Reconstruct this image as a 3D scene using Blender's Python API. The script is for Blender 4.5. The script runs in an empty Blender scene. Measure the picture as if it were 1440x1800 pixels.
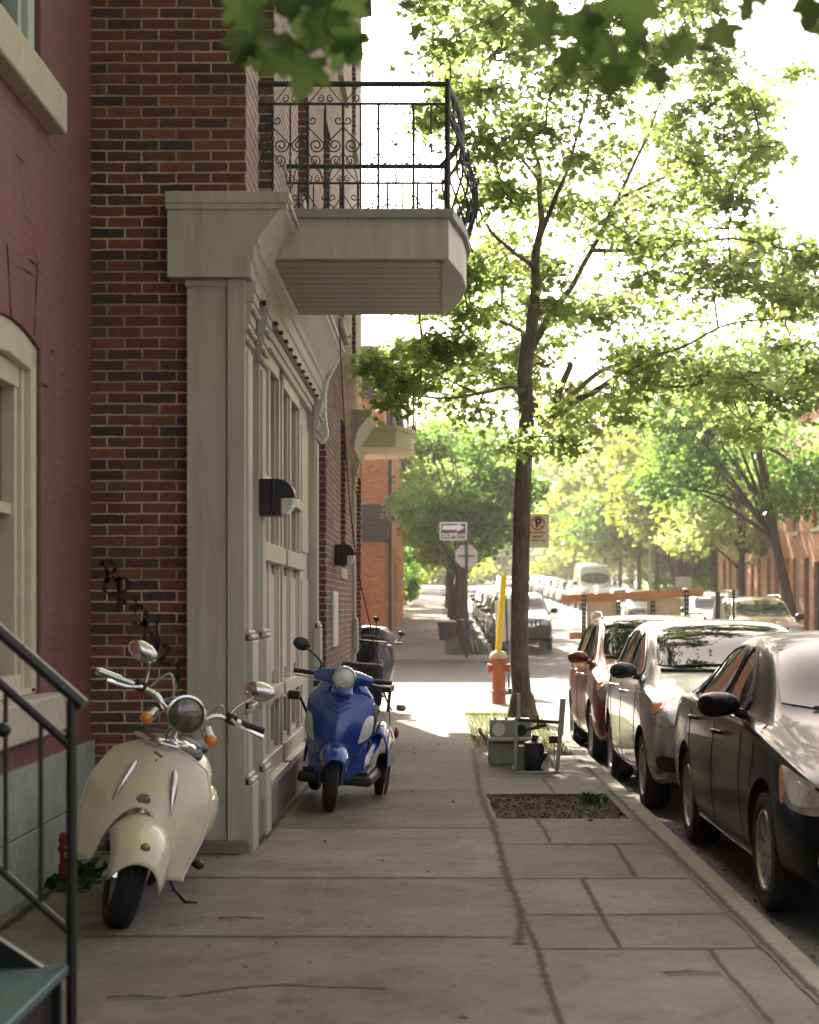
import bpy, bmesh, math, random
import numpy as np
from mathutils import Vector, Matrix, Euler, Quaternion, geometry, noise
from mathutils.bvhtree import BVHTree
random.seed(7)
SC = bpy.context.scene
C = SC.collection
R = math.radians
PI = math.pi
EYE = 1.45
V = Vector


def P(px, py, D):
    """point seen at photo pixel (px,py) at distance D along the street"""
    return V(((px - 770) / 3000 * D, D, EYE + (1066 - py) / 3000 * D))


def sm(a, b, t):
    t = max(0, min(1, (t - a) / (b - a)))
    return t * t * (3 - 2 * t)


def zroad(y):
    if y < 30:
        return -.10 - .005 * y
    if y < 46:
        t = sm(30, 46, y)
        return -.25 + .23 * t
    return -.02 + .026 * (min(y, 260) - 46)


def zs(y):
    return zroad(y) + .10 if y < 30 or y > 45 else zroad(y) + .10


# ------------------------------------------------------------------ materials
MATS = {}


def nodes(name):
    m = bpy.data.materials.new(name)
    m.use_nodes = True
    nt = m.node_tree
    return m, nt, nt.nodes['Principled BSDF']


def N(nt, typ, **kw):
    n = nt.nodes.new(typ)
    for k, v in kw.items():
        if k in n.inputs:
            n.inputs[k].default_value = v
        else:
            setattr(n, k, v)
    return n


def c4(c):
    return (c[0], c[1], c[2], 1)


def mat(name, col, rough=.6, metal=0., var=.12, scale=9., bump=0., bscale=60., coat=0., spec=.5, col2=None, emit=None, stretch=None, rvar=.1):
    if name in MATS:
        return MATS[name]
    m, nt, b = nodes(name)
    L = nt.links.new
    tc = N(nt, 'ShaderNodeTexCoord')
    mp = N(nt, 'ShaderNodeMapping')
    if stretch:
        mp.inputs['Scale'].default_value = stretch
    L(tc.outputs['Object'], mp.inputs['Vector'])
    n1 = N(nt, 'ShaderNodeTexNoise', Scale=scale, Detail=7., Roughness=.62)
    L(mp.outputs[0], n1.inputs['Vector'])
    r = N(nt, 'ShaderNodeValToRGB')
    r.color_ramp.elements[0].position = .3
    r.color_ramp.elements[1].position = .7
    if col2 is None:
        a = [max(0, x * (1 - var)) for x in col]
        bb = [min(1, x * (1 + var)) for x in col]
    else:
        a, bb = col2, col
    r.color_ramp.elements[0].color = c4(a)
    r.color_ramp.elements[1].color = c4(bb)
    L(n1.outputs['Fac'], r.inputs['Fac'])
    L(r.outputs['Color'], b.inputs['Base Color'])
    b.inputs['Metallic'].default_value = metal
    b.inputs['Specular IOR Level'].default_value = spec
    b.inputs['Coat Weight'].default_value = coat
    b.inputs['Coat Roughness'].default_value = .06
    mr = N(nt, 'ShaderNodeMapRange')
    mr.inputs['To Min'].default_value = max(0, rough - rvar * rough)
    mr.inputs['To Max'].default_value = min(1, rough + rvar * rough)
    L(n1.outputs['Fac'], mr.inputs['Value'])
    L(mr.outputs[0], b.inputs['Roughness'])
    if bump:
        n2 = N(nt, 'ShaderNodeTexNoise', Scale=bscale, Detail=5.)
        L(mp.outputs[0], n2.inputs['Vector'])
        bp = N(nt, 'ShaderNodeBump', Strength=bump, Distance=.01)
        L(n2.outputs['Fac'], bp.inputs['Height'])
        L(bp.outputs[0], b.inputs['Normal'])
    if emit:
        b.inputs['Emission Color'].default_value = c4(emit[0])
        b.inputs['Emission Strength'].default_value = emit[1]
    MATS[name] = m
    return m


def brick_mat(name, ramp, mortar, bw=.213, rh=.0677, ms=.0105, painted=None, rough=.7, bumpd=.006, patch=.35):
    m, nt, b = nodes(name)
    L = nt.links.new
    g = N(nt, 'ShaderNodeNewGeometry')
    sp = N(nt, 'ShaderNodeSeparateXYZ')
    L(g.outputs['Position'], sp.inputs[0])
    sn = N(nt, 'ShaderNodeSeparateXYZ')
    L(g.outputs['True Normal'], sn.inputs[0])
    ab = N(nt, 'ShaderNodeMath', operation='ABSOLUTE')
    L(sn.outputs['X'], ab.inputs[0])
    gt = N(nt, 'ShaderNodeMath', operation='GREATER_THAN')
    gt.inputs[1].default_value = .6
    L(ab.outputs[0], gt.inputs[0])
    mx = N(nt, 'ShaderNodeMix', data_type='FLOAT')
    L(gt.outputs[0], mx.inputs[0])
    L(sp.outputs['X'], mx.inputs[2])
    L(sp.outputs['Y'], mx.inputs[3])
    cb = N(nt, 'ShaderNodeCombineXYZ')
    L(mx.outputs[0], cb.inputs['X'])
    L(sp.outputs['Z'], cb.inputs['Y'])
    # slight unevenness of the courses
    nz = N(nt, 'ShaderNodeTexNoise', Scale=3.2, Detail=3.)
    L(g.outputs['Position'], nz.inputs['Vector'])
    va = N(nt, 'ShaderNodeVectorMath', operation='MULTIPLY_ADD')
    L(nz.outputs['Color'], va.inputs[0])
    va.inputs[1].default_value = (.012, .012, 0)
    L(cb.outputs[0], va.inputs[2])
    nf = N(nt, 'ShaderNodeTexNoise', Scale=55., Detail=3.)
    L(g.outputs['Position'], nf.inputs['Vector'])
    va2 = N(nt, 'ShaderNodeVectorMath', operation='MULTIPLY_ADD')
    L(nf.outputs['Color'], va2.inputs[0])
    va2.inputs[1].default_value = (.011, .011, 0)
    L(va.outputs[0], va2.inputs[2])
    br = N(nt, 'ShaderNodeTexBrick')
    br.inputs['Color1'].default_value = (0, 0, 0, 1)
    br.inputs['Color2'].default_value = (1, 1, 1, 1)
    br.inputs['Mortar'].default_value = (.5, .5, .5, 1)
    br.inputs['Scale'].default_value = 1
    br.inputs['Mortar Size'].default_value = ms / 2
    br.inputs['Mortar Smooth'].default_value = .25
    br.inputs['Brick Width'].default_value = bw
    br.inputs['Row Height'].default_value = rh
    L(va2.outputs[0], br.inputs['Vector'])
    rp = N(nt, 'ShaderNodeValToRGB')
    els = rp.color_ramp.elements
    while len(els) < len(ramp):
        els.new(.5)
    for e, (p, c) in zip(els, ramp):
        e.position = p
        e.color = c4(c)
    L(br.outputs['Color'], rp.inputs['Fac'])
    n1 = N(nt, 'ShaderNodeTexNoise', Scale=14., Detail=8., Roughness=.7)
    L(g.outputs['Position'], n1.inputs['Vector'])
    mu = N(nt, 'ShaderNodeMix', data_type='RGBA', blend_type='OVERLAY')
    mu.inputs[0].default_value = .75
    L(rp.outputs[0], mu.inputs[6])
    L(n1.outputs['Fac'], mu.inputs[7])
    # large patches where the pointing is paler and wider
    n3 = N(nt, 'ShaderNodeTexNoise', Scale=1.1, Detail=3.)
    mpp = N(nt, 'ShaderNodeMapping')
    mpp.inputs['Scale'].default_value = (1, 1, 2.6)
    L(g.outputs['Position'], mpp.inputs[0])
    L(mpp.outputs[0], n3.inputs['Vector'])
    r3 = N(nt, 'ShaderNodeMapRange')
    r3.inputs['From Min'].default_value = .4
    r3.inputs['From Max'].default_value = .62
    r3.inputs['To Min'].default_value = 1 - patch
    r3.inputs['To Max'].default_value = 1.25
    L(n3.outputs['Fac'], r3.inputs['Value'])
    mm = N(nt, 'ShaderNodeVectorMath', operation='SCALE')
    mm.inputs[0].default_value = mortar
    L(r3.outputs[0], mm.inputs['Scale'])
    fx = N(nt, 'ShaderNodeMix', data_type='RGBA')
    L(br.outputs['Fac'], fx.inputs[0])
    L(mu.outputs[2], fx.inputs[6])
    L(mm.outputs[0], fx.inputs[7])
    # soot and lime blooms
    n4 = N(nt, 'ShaderNodeTexNoise', Scale=26., Detail=6., Roughness=.75)
    L(g.outputs['Position'], n4.inputs['Vector'])
    r4 = N(nt, 'ShaderNodeMapRange')
    r4.inputs['From Min'].default_value = .64
    r4.inputs['From Max'].default_value = .82
    r4.inputs['To Max'].default_value = .5
    L(n4.outputs['Fac'], r4.inputs['Value'])
    f2 = N(nt, 'ShaderNodeMix', data_type='RGBA')
    L(r4.outputs[0], f2.inputs[0])
    L(fx.outputs[2], f2.inputs[6])
    f2.inputs[7].default_value = c4(mortar)
    out = f2.outputs[2]
    if painted:
        f2.inputs[7].default_value = c4([x * .8 for x in painted])
        pr = N(nt, 'ShaderNodeValToRGB')
        pr.color_ramp.elements[0].position = .3
        pr.color_ramp.elements[1].position = .75
        pr.color_ramp.elements[0].color = c4([x * .78 for x in painted])
        pr.color_ramp.elements[1].color = c4([x * 1.15 for x in painted])
        nn = N(nt, 'ShaderNodeTexNoise', Scale=2.2, Detail=9., Roughness=.7)
        L(g.outputs['Position'], nn.inputs['Vector'])
        L(nn.outputs['Fac'], pr.inputs['Fac'])
        out = pr.outputs[0]
    L(out, b.inputs['Base Color'])
    b.inputs['Roughness'].default_value = rough
    b.inputs['Specular IOR Level'].default_value = .5
    iv = N(nt, 'ShaderNodeMath', operation='SUBTRACT')
    iv.inputs[0].default_value = 1
    L(br.outputs['Fac'], iv.inputs[1])
    ad = N(nt, 'ShaderNodeMath', operation='MULTIPLY_ADD')
    L(n1.outputs['Fac'], ad.inputs[0])
    ad.inputs[1].default_value = .5
    L(iv.outputs[0], ad.inputs[2])
    bp = N(nt, 'ShaderNodeBump', Strength=.9 if painted else .8, Distance=bumpd)
    L(ad.outputs[0], bp.inputs['Height'])
    L(bp.outputs[0], b.inputs['Normal'])
    MATS[name] = m
    return m


def leaf_mat(name, c, t, mixf=.5, var=.35):
    m, nt, b = nodes(name)
    L = nt.links.new
    out = nt.nodes['Material Output']
    at = N(nt, 'ShaderNodeAttribute', attribute_name='tone')
    r1 = N(nt, 'ShaderNodeMapRange')
    r1.inputs['To Min'].default_value = 1 - var
    r1.inputs['To Max'].default_value = 1 + var
    L(at.outputs['Fac'], r1.inputs['Value'])
    sc1 = N(nt, 'ShaderNodeVectorMath', operation='SCALE')
    sc1.inputs[0].default_value = c
    L(r1.outputs[0], sc1.inputs['Scale'])
    sc2 = N(nt, 'ShaderNodeVectorMath', operation='SCALE')
    sc2.inputs[0].default_value = t
    L(r1.outputs[0], sc2.inputs['Scale'])
    L(sc1.outputs[0], b.inputs['Base Color'])
    b.inputs['Roughness'].default_value = .5
    b.inputs['Specular IOR Level'].default_value = .16
    tr = N(nt, 'ShaderNodeBsdfTranslucent')
    L(sc2.outputs[0], tr.inputs['Color'])
    mx = N(nt, 'ShaderNodeMixShader')
    mx.inputs[0].default_value = mixf
    L(b.outputs[0], mx.inputs[1])
    L(tr.outputs[0], mx.inputs[2])
    L(mx.outputs[0], out.inputs['Surface'])
    MATS[name] = m
    return m


def glass_mat(name, tint=(.02, .022, .024), rough=.03):
    m, nt, b = nodes(name)
    L = nt.links.new
    b.inputs['Base Color'].default_value = c4(tint)
    b.inputs['Specular IOR Level'].default_value = .55
    tc = N(nt, 'ShaderNodeTexCoord')
    n1 = N(nt, 'ShaderNodeTexNoise', Scale=1.7, Detail=4.)
    L(tc.outputs['Object'], n1.inputs['Vector'])
    mr = N(nt, 'ShaderNodeMapRange')
    mr.inputs['To Min'].default_value = rough * .5
    mr.inputs['To Max'].default_value = rough * 2
    L(n1.outputs['Fac'], mr.inputs['Value'])
    L(mr.outputs[0], b.inputs['Roughness'])
    bp = N(nt, 'ShaderNodeBump', Strength=.06, Distance=.02)
    L(n1.outputs['Fac'], bp.inputs['Height'])
    L(bp.outputs[0], b.inputs['Normal'])
    MATS[name] = m
    return m


# ------------------------------------------------------------------ objects
def tag(o, label=None, cat=None, group=None, kind=None):
    if label: o['label'] = label
    if cat: o['category'] = cat
    if group: o['group'] = group
    if kind: o['kind'] = kind
    return o


def thing(name, label, cat, loc=(0, 0, 0), rot=(0, 0, 0), group=None):
    o = bpy.data.objects.new(name, None)
    o.empty_display_size = .2
    C.objects.link(o)
    o.location = loc
    o.rotation_euler = rot
    return tag(o, label, cat, group)


def wm(o):
    m = o.matrix_basis.copy()
    return wm(o.parent) @ m if o.parent else m


class MB:
    def __init__(s):
        s.v, s.f, s.mi, s.cur = [], [], [], 0
        s.T = None

    def mat(s, i):
        s.cur = i
        return s

    def add(s, vs, fs):
        b = len(s.v)
        for p in vs:
            p = V(p)
            if s.T is not None:
                p = s.T @ p
            s.v.append((p.x, p.y, p.z))
        for f in fs:
            s.f.append([i + b for i in f])
            s.mi.append(s.cur)
        return s

    def bx(s, x0, x1, y0, y1, z0, z1):
        vs = [(x, y, z) for x in (x0, x1) for y in (y0, y1) for z in (z0, z1)]
        return s.add(vs, [(0, 1, 3, 2), (4, 6, 7, 5), (0, 4, 5, 1), (2, 3, 7, 6), (0, 2, 6, 4), (1, 5, 7, 3)])

    def box(s, c, d, rot=None):
        c = V(c)
        vs = []
        for x in (-.5, .5):
            for y in (-.5, .5):
                for z in (-.5, .5):
                    p = V((x * d[0], y * d[1], z * d[2]))
                    if rot is not None:
                        p = rot @ p
                    vs.append(c + p)
        return s.add(vs, [(0, 1, 3, 2), (4, 6, 7, 5), (0, 4, 5, 1), (2, 3, 7, 6), (0, 2, 6, 4), (1, 5, 7, 3)])

    def tube(s, pts, r, n=8, cap=True, closed=False, flat=1.):
        pts = [V(p) for p in pts]
        m = len(pts)
        rs = r if isinstance(r, (list, tuple)) else [r] * m
        vs, fs = [], []
        up = None
        for i, p in enumerate(pts):
            if closed:
                t = pts[(i + 1) % m] - pts[i - 1]
            else:
                t = pts[min(i + 1, m - 1)] - pts[max(i - 1, 0)]
            if t.length < 1e-9:
                t = V((0, 0, 1))
            t.normalize()
            if up is None:
                a = V((0, 0, 1)) if abs(t.z) < .9 else V((1, 0, 0))
                up = (a - t * a.dot(t)).normalized()
            else:
                up = (up - t * up.dot(t))
                if up.length < 1e-6:
                    up = t.orthogonal()
                up.normalize()
            sd = t.cross(up)
            for k in range(n):
                a = 2 * PI * k / n
                vs.append(p + (up * math.cos(a) + sd * math.sin(a) * flat) * rs[i])
        for i in range(m if closed else m - 1):
            j = (i + 1) % m
            for k in range(n):
                l = (k + 1) % n
                fs.append((i * n + k, i * n + l, j * n + l, j * n + k))
        if cap and not closed:
            fs.append(tuple(range(n))[::-1])
            fs.append(tuple((m - 1) * n + k for k in range(n)))
        return s.add(vs, fs)

    def cyl(s, p0, p1, r0, r1=None, n=16):
        return s.tube([p0, p1], [r0, r0 if r1 is None else r1], n)

    def ell(s, c, r, rot=None, nu=18, nv=10):
        c = V(c)
        vs, fs = [], []
        for j in range(nv + 1):
            th = PI * j / nv
            for i in range(nu):
                ph = 2 * PI * i / nu
                p = V((r[0] * math.sin(th) * math.cos(ph), r[1] * math.sin(th) * math.sin(ph), r[2] * math.cos(th)))
                if rot is not None:
                    p = rot @ p
                vs.append(c + p)
        for j in range(nv):
            for i in range(nu):
                k = (i + 1) % nu
                fs.append((j * nu + i, (j + 1) * nu + i, (j + 1) * nu + k, j * nu + k))
        return s.add(vs, fs)

    def lathe(s, prof, o, ax, n=32, a0=0, a1=2 * PI):
        """prof: list of (radius, along)"""
        o, ax = V(o), V(ax).normalized()
        u = ax.orthogonal().normalized()
        if abs(ax.x) > .9:
            u = V((0, 0, 1))
        w = ax.cross(u)
        full = abs(a1 - a0 - 2 * PI) < 1e-6
        k = n if full else n + 1
        vs, fs = [], []
        for r, t in prof:
            for i in range(k):
                a = a0 + (a1 - a0) * i / n
                vs.append(o + ax * t + (u * math.cos(a) + w * math.sin(a)) * r)
        for j in range(len(prof) - 1):
            for i in range(n):
                l = (i + 1) % k
                fs.append((j * k + i, j * k + l, (j + 1) * k + l, (j + 1) * k + i))
        return s.add(vs, fs)

    def prism(s, poly, ex):
        """poly: 3D points of a planar outline, extruded by vector ex"""
        n = len(poly)
        ex = V(ex)
        vs = [V(p) for p in poly] + [V(p) + ex for p in poly]
        fs = [tuple(range(n))[::-1], tuple(range(n, 2 * n))]
        for i in range(n):
            j = (i + 1) % n
            fs.append((i, j, n + j, n + i))
        return s.add(vs, fs)

    def grid(s, fn, nu, nv):
        vs = [fn(i / nu, j / nv) for j in range(nv + 1) for i in range(nu + 1)]
        k = nu + 1
        return s.add(vs, [(j * k + i, j * k + i + 1, (j + 1) * k + i + 1, (j + 1) * k + i) for j in range(nv) for i in range(nu)])

    def build(s, name, mats, parent=None, world=True, bevel=0, smooth=38, solid=0, sub=0, seg=2):
        me = bpy.data.meshes.new(name)
        vs = s.v
        if parent is not None and world:
            iv = wm(parent).inverted()
            vs = [iv @ V(p) for p in vs]
        me.from_pydata([tuple(p) for p in vs], [], s.f)
        if not isinstance(mats, (list, tuple)):
            mats = [mats]
        for m in mats:
            me.materials.append(m)
        me.polygons.foreach_set('material_index', s.mi)
        bm = bmesh.new()
        bm.from_mesh(me)
        bmesh.ops.remove_doubles(bm, verts=bm.verts, dist=1e-5)
        bmesh.ops.recalc_face_normals(bm, faces=bm.faces)
        bm.to_mesh(me)
        bm.free()
        if smooth:
            me.polygons.foreach_set('use_smooth', [True] * len(me.polygons))
            me.set_sharp_from_angle(angle=R(smooth))
        me.update()
        o = bpy.data.objects.new(name, me)
        C.objects.link(o)
        if parent is not None:
            o.parent = parent
        if solid:
            md = o.modifiers.new('solid', 'SOLIDIFY')
            md.thickness = solid
            md.offset = 0
        if bevel:
            md = o.modifiers.new('bevel', 'BEVEL')
            md.width = bevel
            md.segments = seg
            md.limit_method = 'ANGLE'
            md.angle_limit = R(40)
        if sub:
            md = o.modifiers.new('sub', 'SUBSURF')
            md.levels = md.render_levels = sub
        return o


def chaikin(pts, it=2, closed=True):
    for _ in range(it):
        q = []
        n = len(pts)
        for i in range(n if closed else n - 1):
            a, b = pts[i], pts[(i + 1) % n]
            q.append(tuple(a[k] * .75 + b[k] * .25 for k in range(len(a))))
            q.append(tuple(a[k] * .25 + b[k] * .75 for k in range(len(a))))
        if not closed:
            q = [pts[0]] + q + [pts[-1]]
        pts = q
    return pts


def spline(pts, n=8):
    """Catmull-Rom through the points"""
    pts = [V(p) for p in pts]
    q = [pts[0] * 2 - pts[1]] + pts + [pts[-1] * 2 - pts[-2]]
    out = []
    for i in range(1, len(q) - 2):
        a, b, c, d = q[i - 1:i + 3]
        for k in range(n):
            t = k / n
            out.append(.5 * ((2 * b) + (c - a) * t + (2 * a - 5 * b + 4 * c - d) * t * t + (3 * b - a - 3 * c + d) * t ** 3))
    out.append(pts[-1])
    return out


def copy_tree(o, parent=None, paint=None):
    c = o.copy()
    C.objects.link(c)
    if parent:
        c.parent = parent
    if paint is not None and c.type == 'MESH' and c.name.split('.')[0] == 'body':
        c.data = c.data.copy()
        c.data.materials[0] = paint
    for ch in [x for x in ALLCH(o)]:
        copy_tree(ch, c, paint)
    return c


def ALLCH(o):
    return [x for x in bpy.data.objects if x.parent == o]


def text_mesh(txt, size, mat_, parent, M4, name='lettering', ext=.001, align='CENTER', sx=1., bold=0.):
    cu = bpy.data.curves.new(name, 'FONT')
    cu.body = txt
    cu.size = size
    cu.extrude = ext
    cu.offset = bold
    cu.align_x = align
    cu.align_y = 'CENTER'
    o = bpy.data.objects.new('tmp', cu)
    C.objects.link(o)
    bpy.context.view_layer.update()
    dg = bpy.context.evaluated_depsgraph_get()
    me = bpy.data.meshes.new_from_object(o.evaluated_get(dg))
    bpy.data.objects.remove(o)
    me.name = name
    me.transform(M4 @ Matrix.Diagonal((sx, 1, 1, 1)))
    if parent is not None:
        me.transform(wm(parent).inverted())
    me.materials.clear()
    me.materials.append(mat_)
    o = bpy.data.objects.new(name, me)
    C.objects.link(o)
    if parent is not None:
        o.parent = parent
    return o


# ------------------------------------------------------------------ camera, light
cam = bpy.data.cameras.new('camera')
cam.sensor_fit = 'VERTICAL'
cam.sensor_height = 36
cam.sensor_width = 36
cam.lens = 60
cam.shift_y = (1066 - 900) / 1800
cam.shift_x = -(770 - 720) / 1800
cam.clip_start = .05
cam.clip_end = 3000
cam.dof.use_dof = True
cam.dof.focus_distance = 12.5
cam.dof.aperture_fstop = 3.4
co = bpy.data.objects.new('camera', cam)
C.objects.link(co)
co.location = (0, 0, EYE)
co.rotation_euler = (R(90), 0, 0)
SC.camera = co

SUN_AZ = -11.5   # degrees right of straight ahead
SUN_EL = 31
w = bpy.data.worlds.new('World')
SC.world = w
w.use_nodes = True
wn = w.node_tree
bg = wn.nodes['Background']
sky = wn.nodes.new('ShaderNodeTexSky')
sky.sky_type = 'NISHITA'
sky.sun_disc = False
sky.sun_elevation = R(SUN_EL)
sky.sun_rotation = R(SUN_AZ)
sky.air_density = 1.0
sky.dust_density = 7.0
sky.ozone_density = 1.0
hs = wn.nodes.new('ShaderNodeHueSaturation')
hs.inputs['Saturation'].default_value = .5
tint = wn.nodes.new('ShaderNodeVectorMath')
tint.operation = 'MULTIPLY'
tint.inputs[1].default_value = (1.09, .965, .93)
wn.links.new(sky.outputs[0], hs.inputs['Color'])
wn.links.new(hs.outputs[0], tint.inputs[0])
wn.links.new(tint.outputs[0], bg.inputs['Color'])
bg.inputs['Strength'].default_value = .085
sun = bpy.data.lights.new('sun', 'SUN')
sun.energy = 5.0
sun.angle = R(.5)
sun.color = (1, .88, .7)
so = bpy.data.objects.new('sun', sun)
C.objects.link(so)
d = V((math.sin(R(SUN_AZ)) * math.cos(R(SUN_EL)), math.cos(R(SUN_AZ)) * math.cos(R(SUN_EL)), math.sin(R(SUN_EL))))
so.rotation_euler = d.to_track_quat('Z', 'Y').to_euler()
SC.view_settings.view_transform = 'Standard'
SC.view_settings.look = 'None'
SC.view_settings.exposure = 2.25
SC.view_settings.gamma = 1
SC.render.film_transparent = False
SC.cycles.max_bounces = 8
SC.cycles.transparent_max_bounces = 8
SC.cycles.caustics_reflective = False
SC.cycles.caustics_refractive = False
SC.cycles.sample_clamp_indirect = 5
SC.cycles.use_denoising = True
# ------------------------------------------------------------------ shared materials
m_brick = brick_mat('dark_brick', [(0, (.05, .032, .03)), (.2, (.115, .042, .034)), (.6, (.165, .056, .04)), (.88, (.215, .075, .048)), (1, (.045, .038, .046))], (.45, .37, .29), ms=.0135)
m_red = brick_mat('red_painted_brick', [(0, (.2, .1, .1)), (1, (.3, .15, .15))], (.2, .1, .1), painted=(.215, .085, .083), bumpd=.004)
m_orange = brick_mat('orange_brick', [(0, (.52, .16, .055)), (.5, (.6, .2, .07)), (1, (.66, .24, .085))], (.5, .22, .12), ms=.006, rh=.07)
m_tan = brick_mat('tan_brick', [(0, (.36, .16, .08)), (.5, (.44, .21, .11)), (1, (.5, .25, .13))], (.45, .28, .17), ms=.006)
m_wood = mat('beige_grey_paint', (.49, .465, .395), .5, var=.16, scale=11, bump=.2, bscale=45, stretch=(1, 1, .12))
m_wood2 = mat('cream_paint', (.62, .56, .44), .42, var=.13, scale=10, bump=.2, bscale=40, stretch=(1, 1, .2))
m_soffit = mat('soffit_boards', (.42, .37, .27), .5, var=.1, scale=6)
m_cream = mat('window_cream', (.62, .56, .43), .5, var=.07, scale=12, bump=.08)
m_stone = mat('cut_stone', (.5, .46, .36), .85, var=.14, scale=20, bump=.5, bscale=30)
m_found = mat('painted_foundation', (.34, .355, .34), .8, var=.18, scale=6, bump=.5, bscale=18)
m_black = mat('black_metal', (.012, .012, .014), .38, spec=.6, var=.2)
m_iron = mat('flare_tinted_iron_paint', (.03, .035, .045), .45, var=.2)  # black iron paint, with the bluish lift of lens flare put into its colour
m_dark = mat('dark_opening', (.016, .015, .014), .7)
m_glass = glass_mat('window_glass', (.03, .033, .03), .03)
m_glass2 = glass_mat('curtained_glass', (.16, .17, .15), .06)
m_screen = mat('screened_glass', (.05, .052, .05), .55, var=.2, scale=30)
m_white = mat('white_paint', (.75, .73, .68), .5, var=.06)
m_chrome = mat('chrome', (.72, .71, .69), .12, 1., var=.08, scale=6)
m_steel = mat('galvanised_steel', (.4, .4, .4), .4, .9, var=.15)
m_rubber = mat('tyre_rubber', (.018, .018, .018), .8, var=.25, scale=30)
m_plastic = mat('black_plastic', (.016, .016, .018), .42, var=.2)
m_brown = mat('brown_cornice', (.06, .045, .04), .7, var=.2)
m_dirtjoint = mat('joint_dirt', (.035, .032, .027), .95, var=.4, scale=40)


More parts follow.
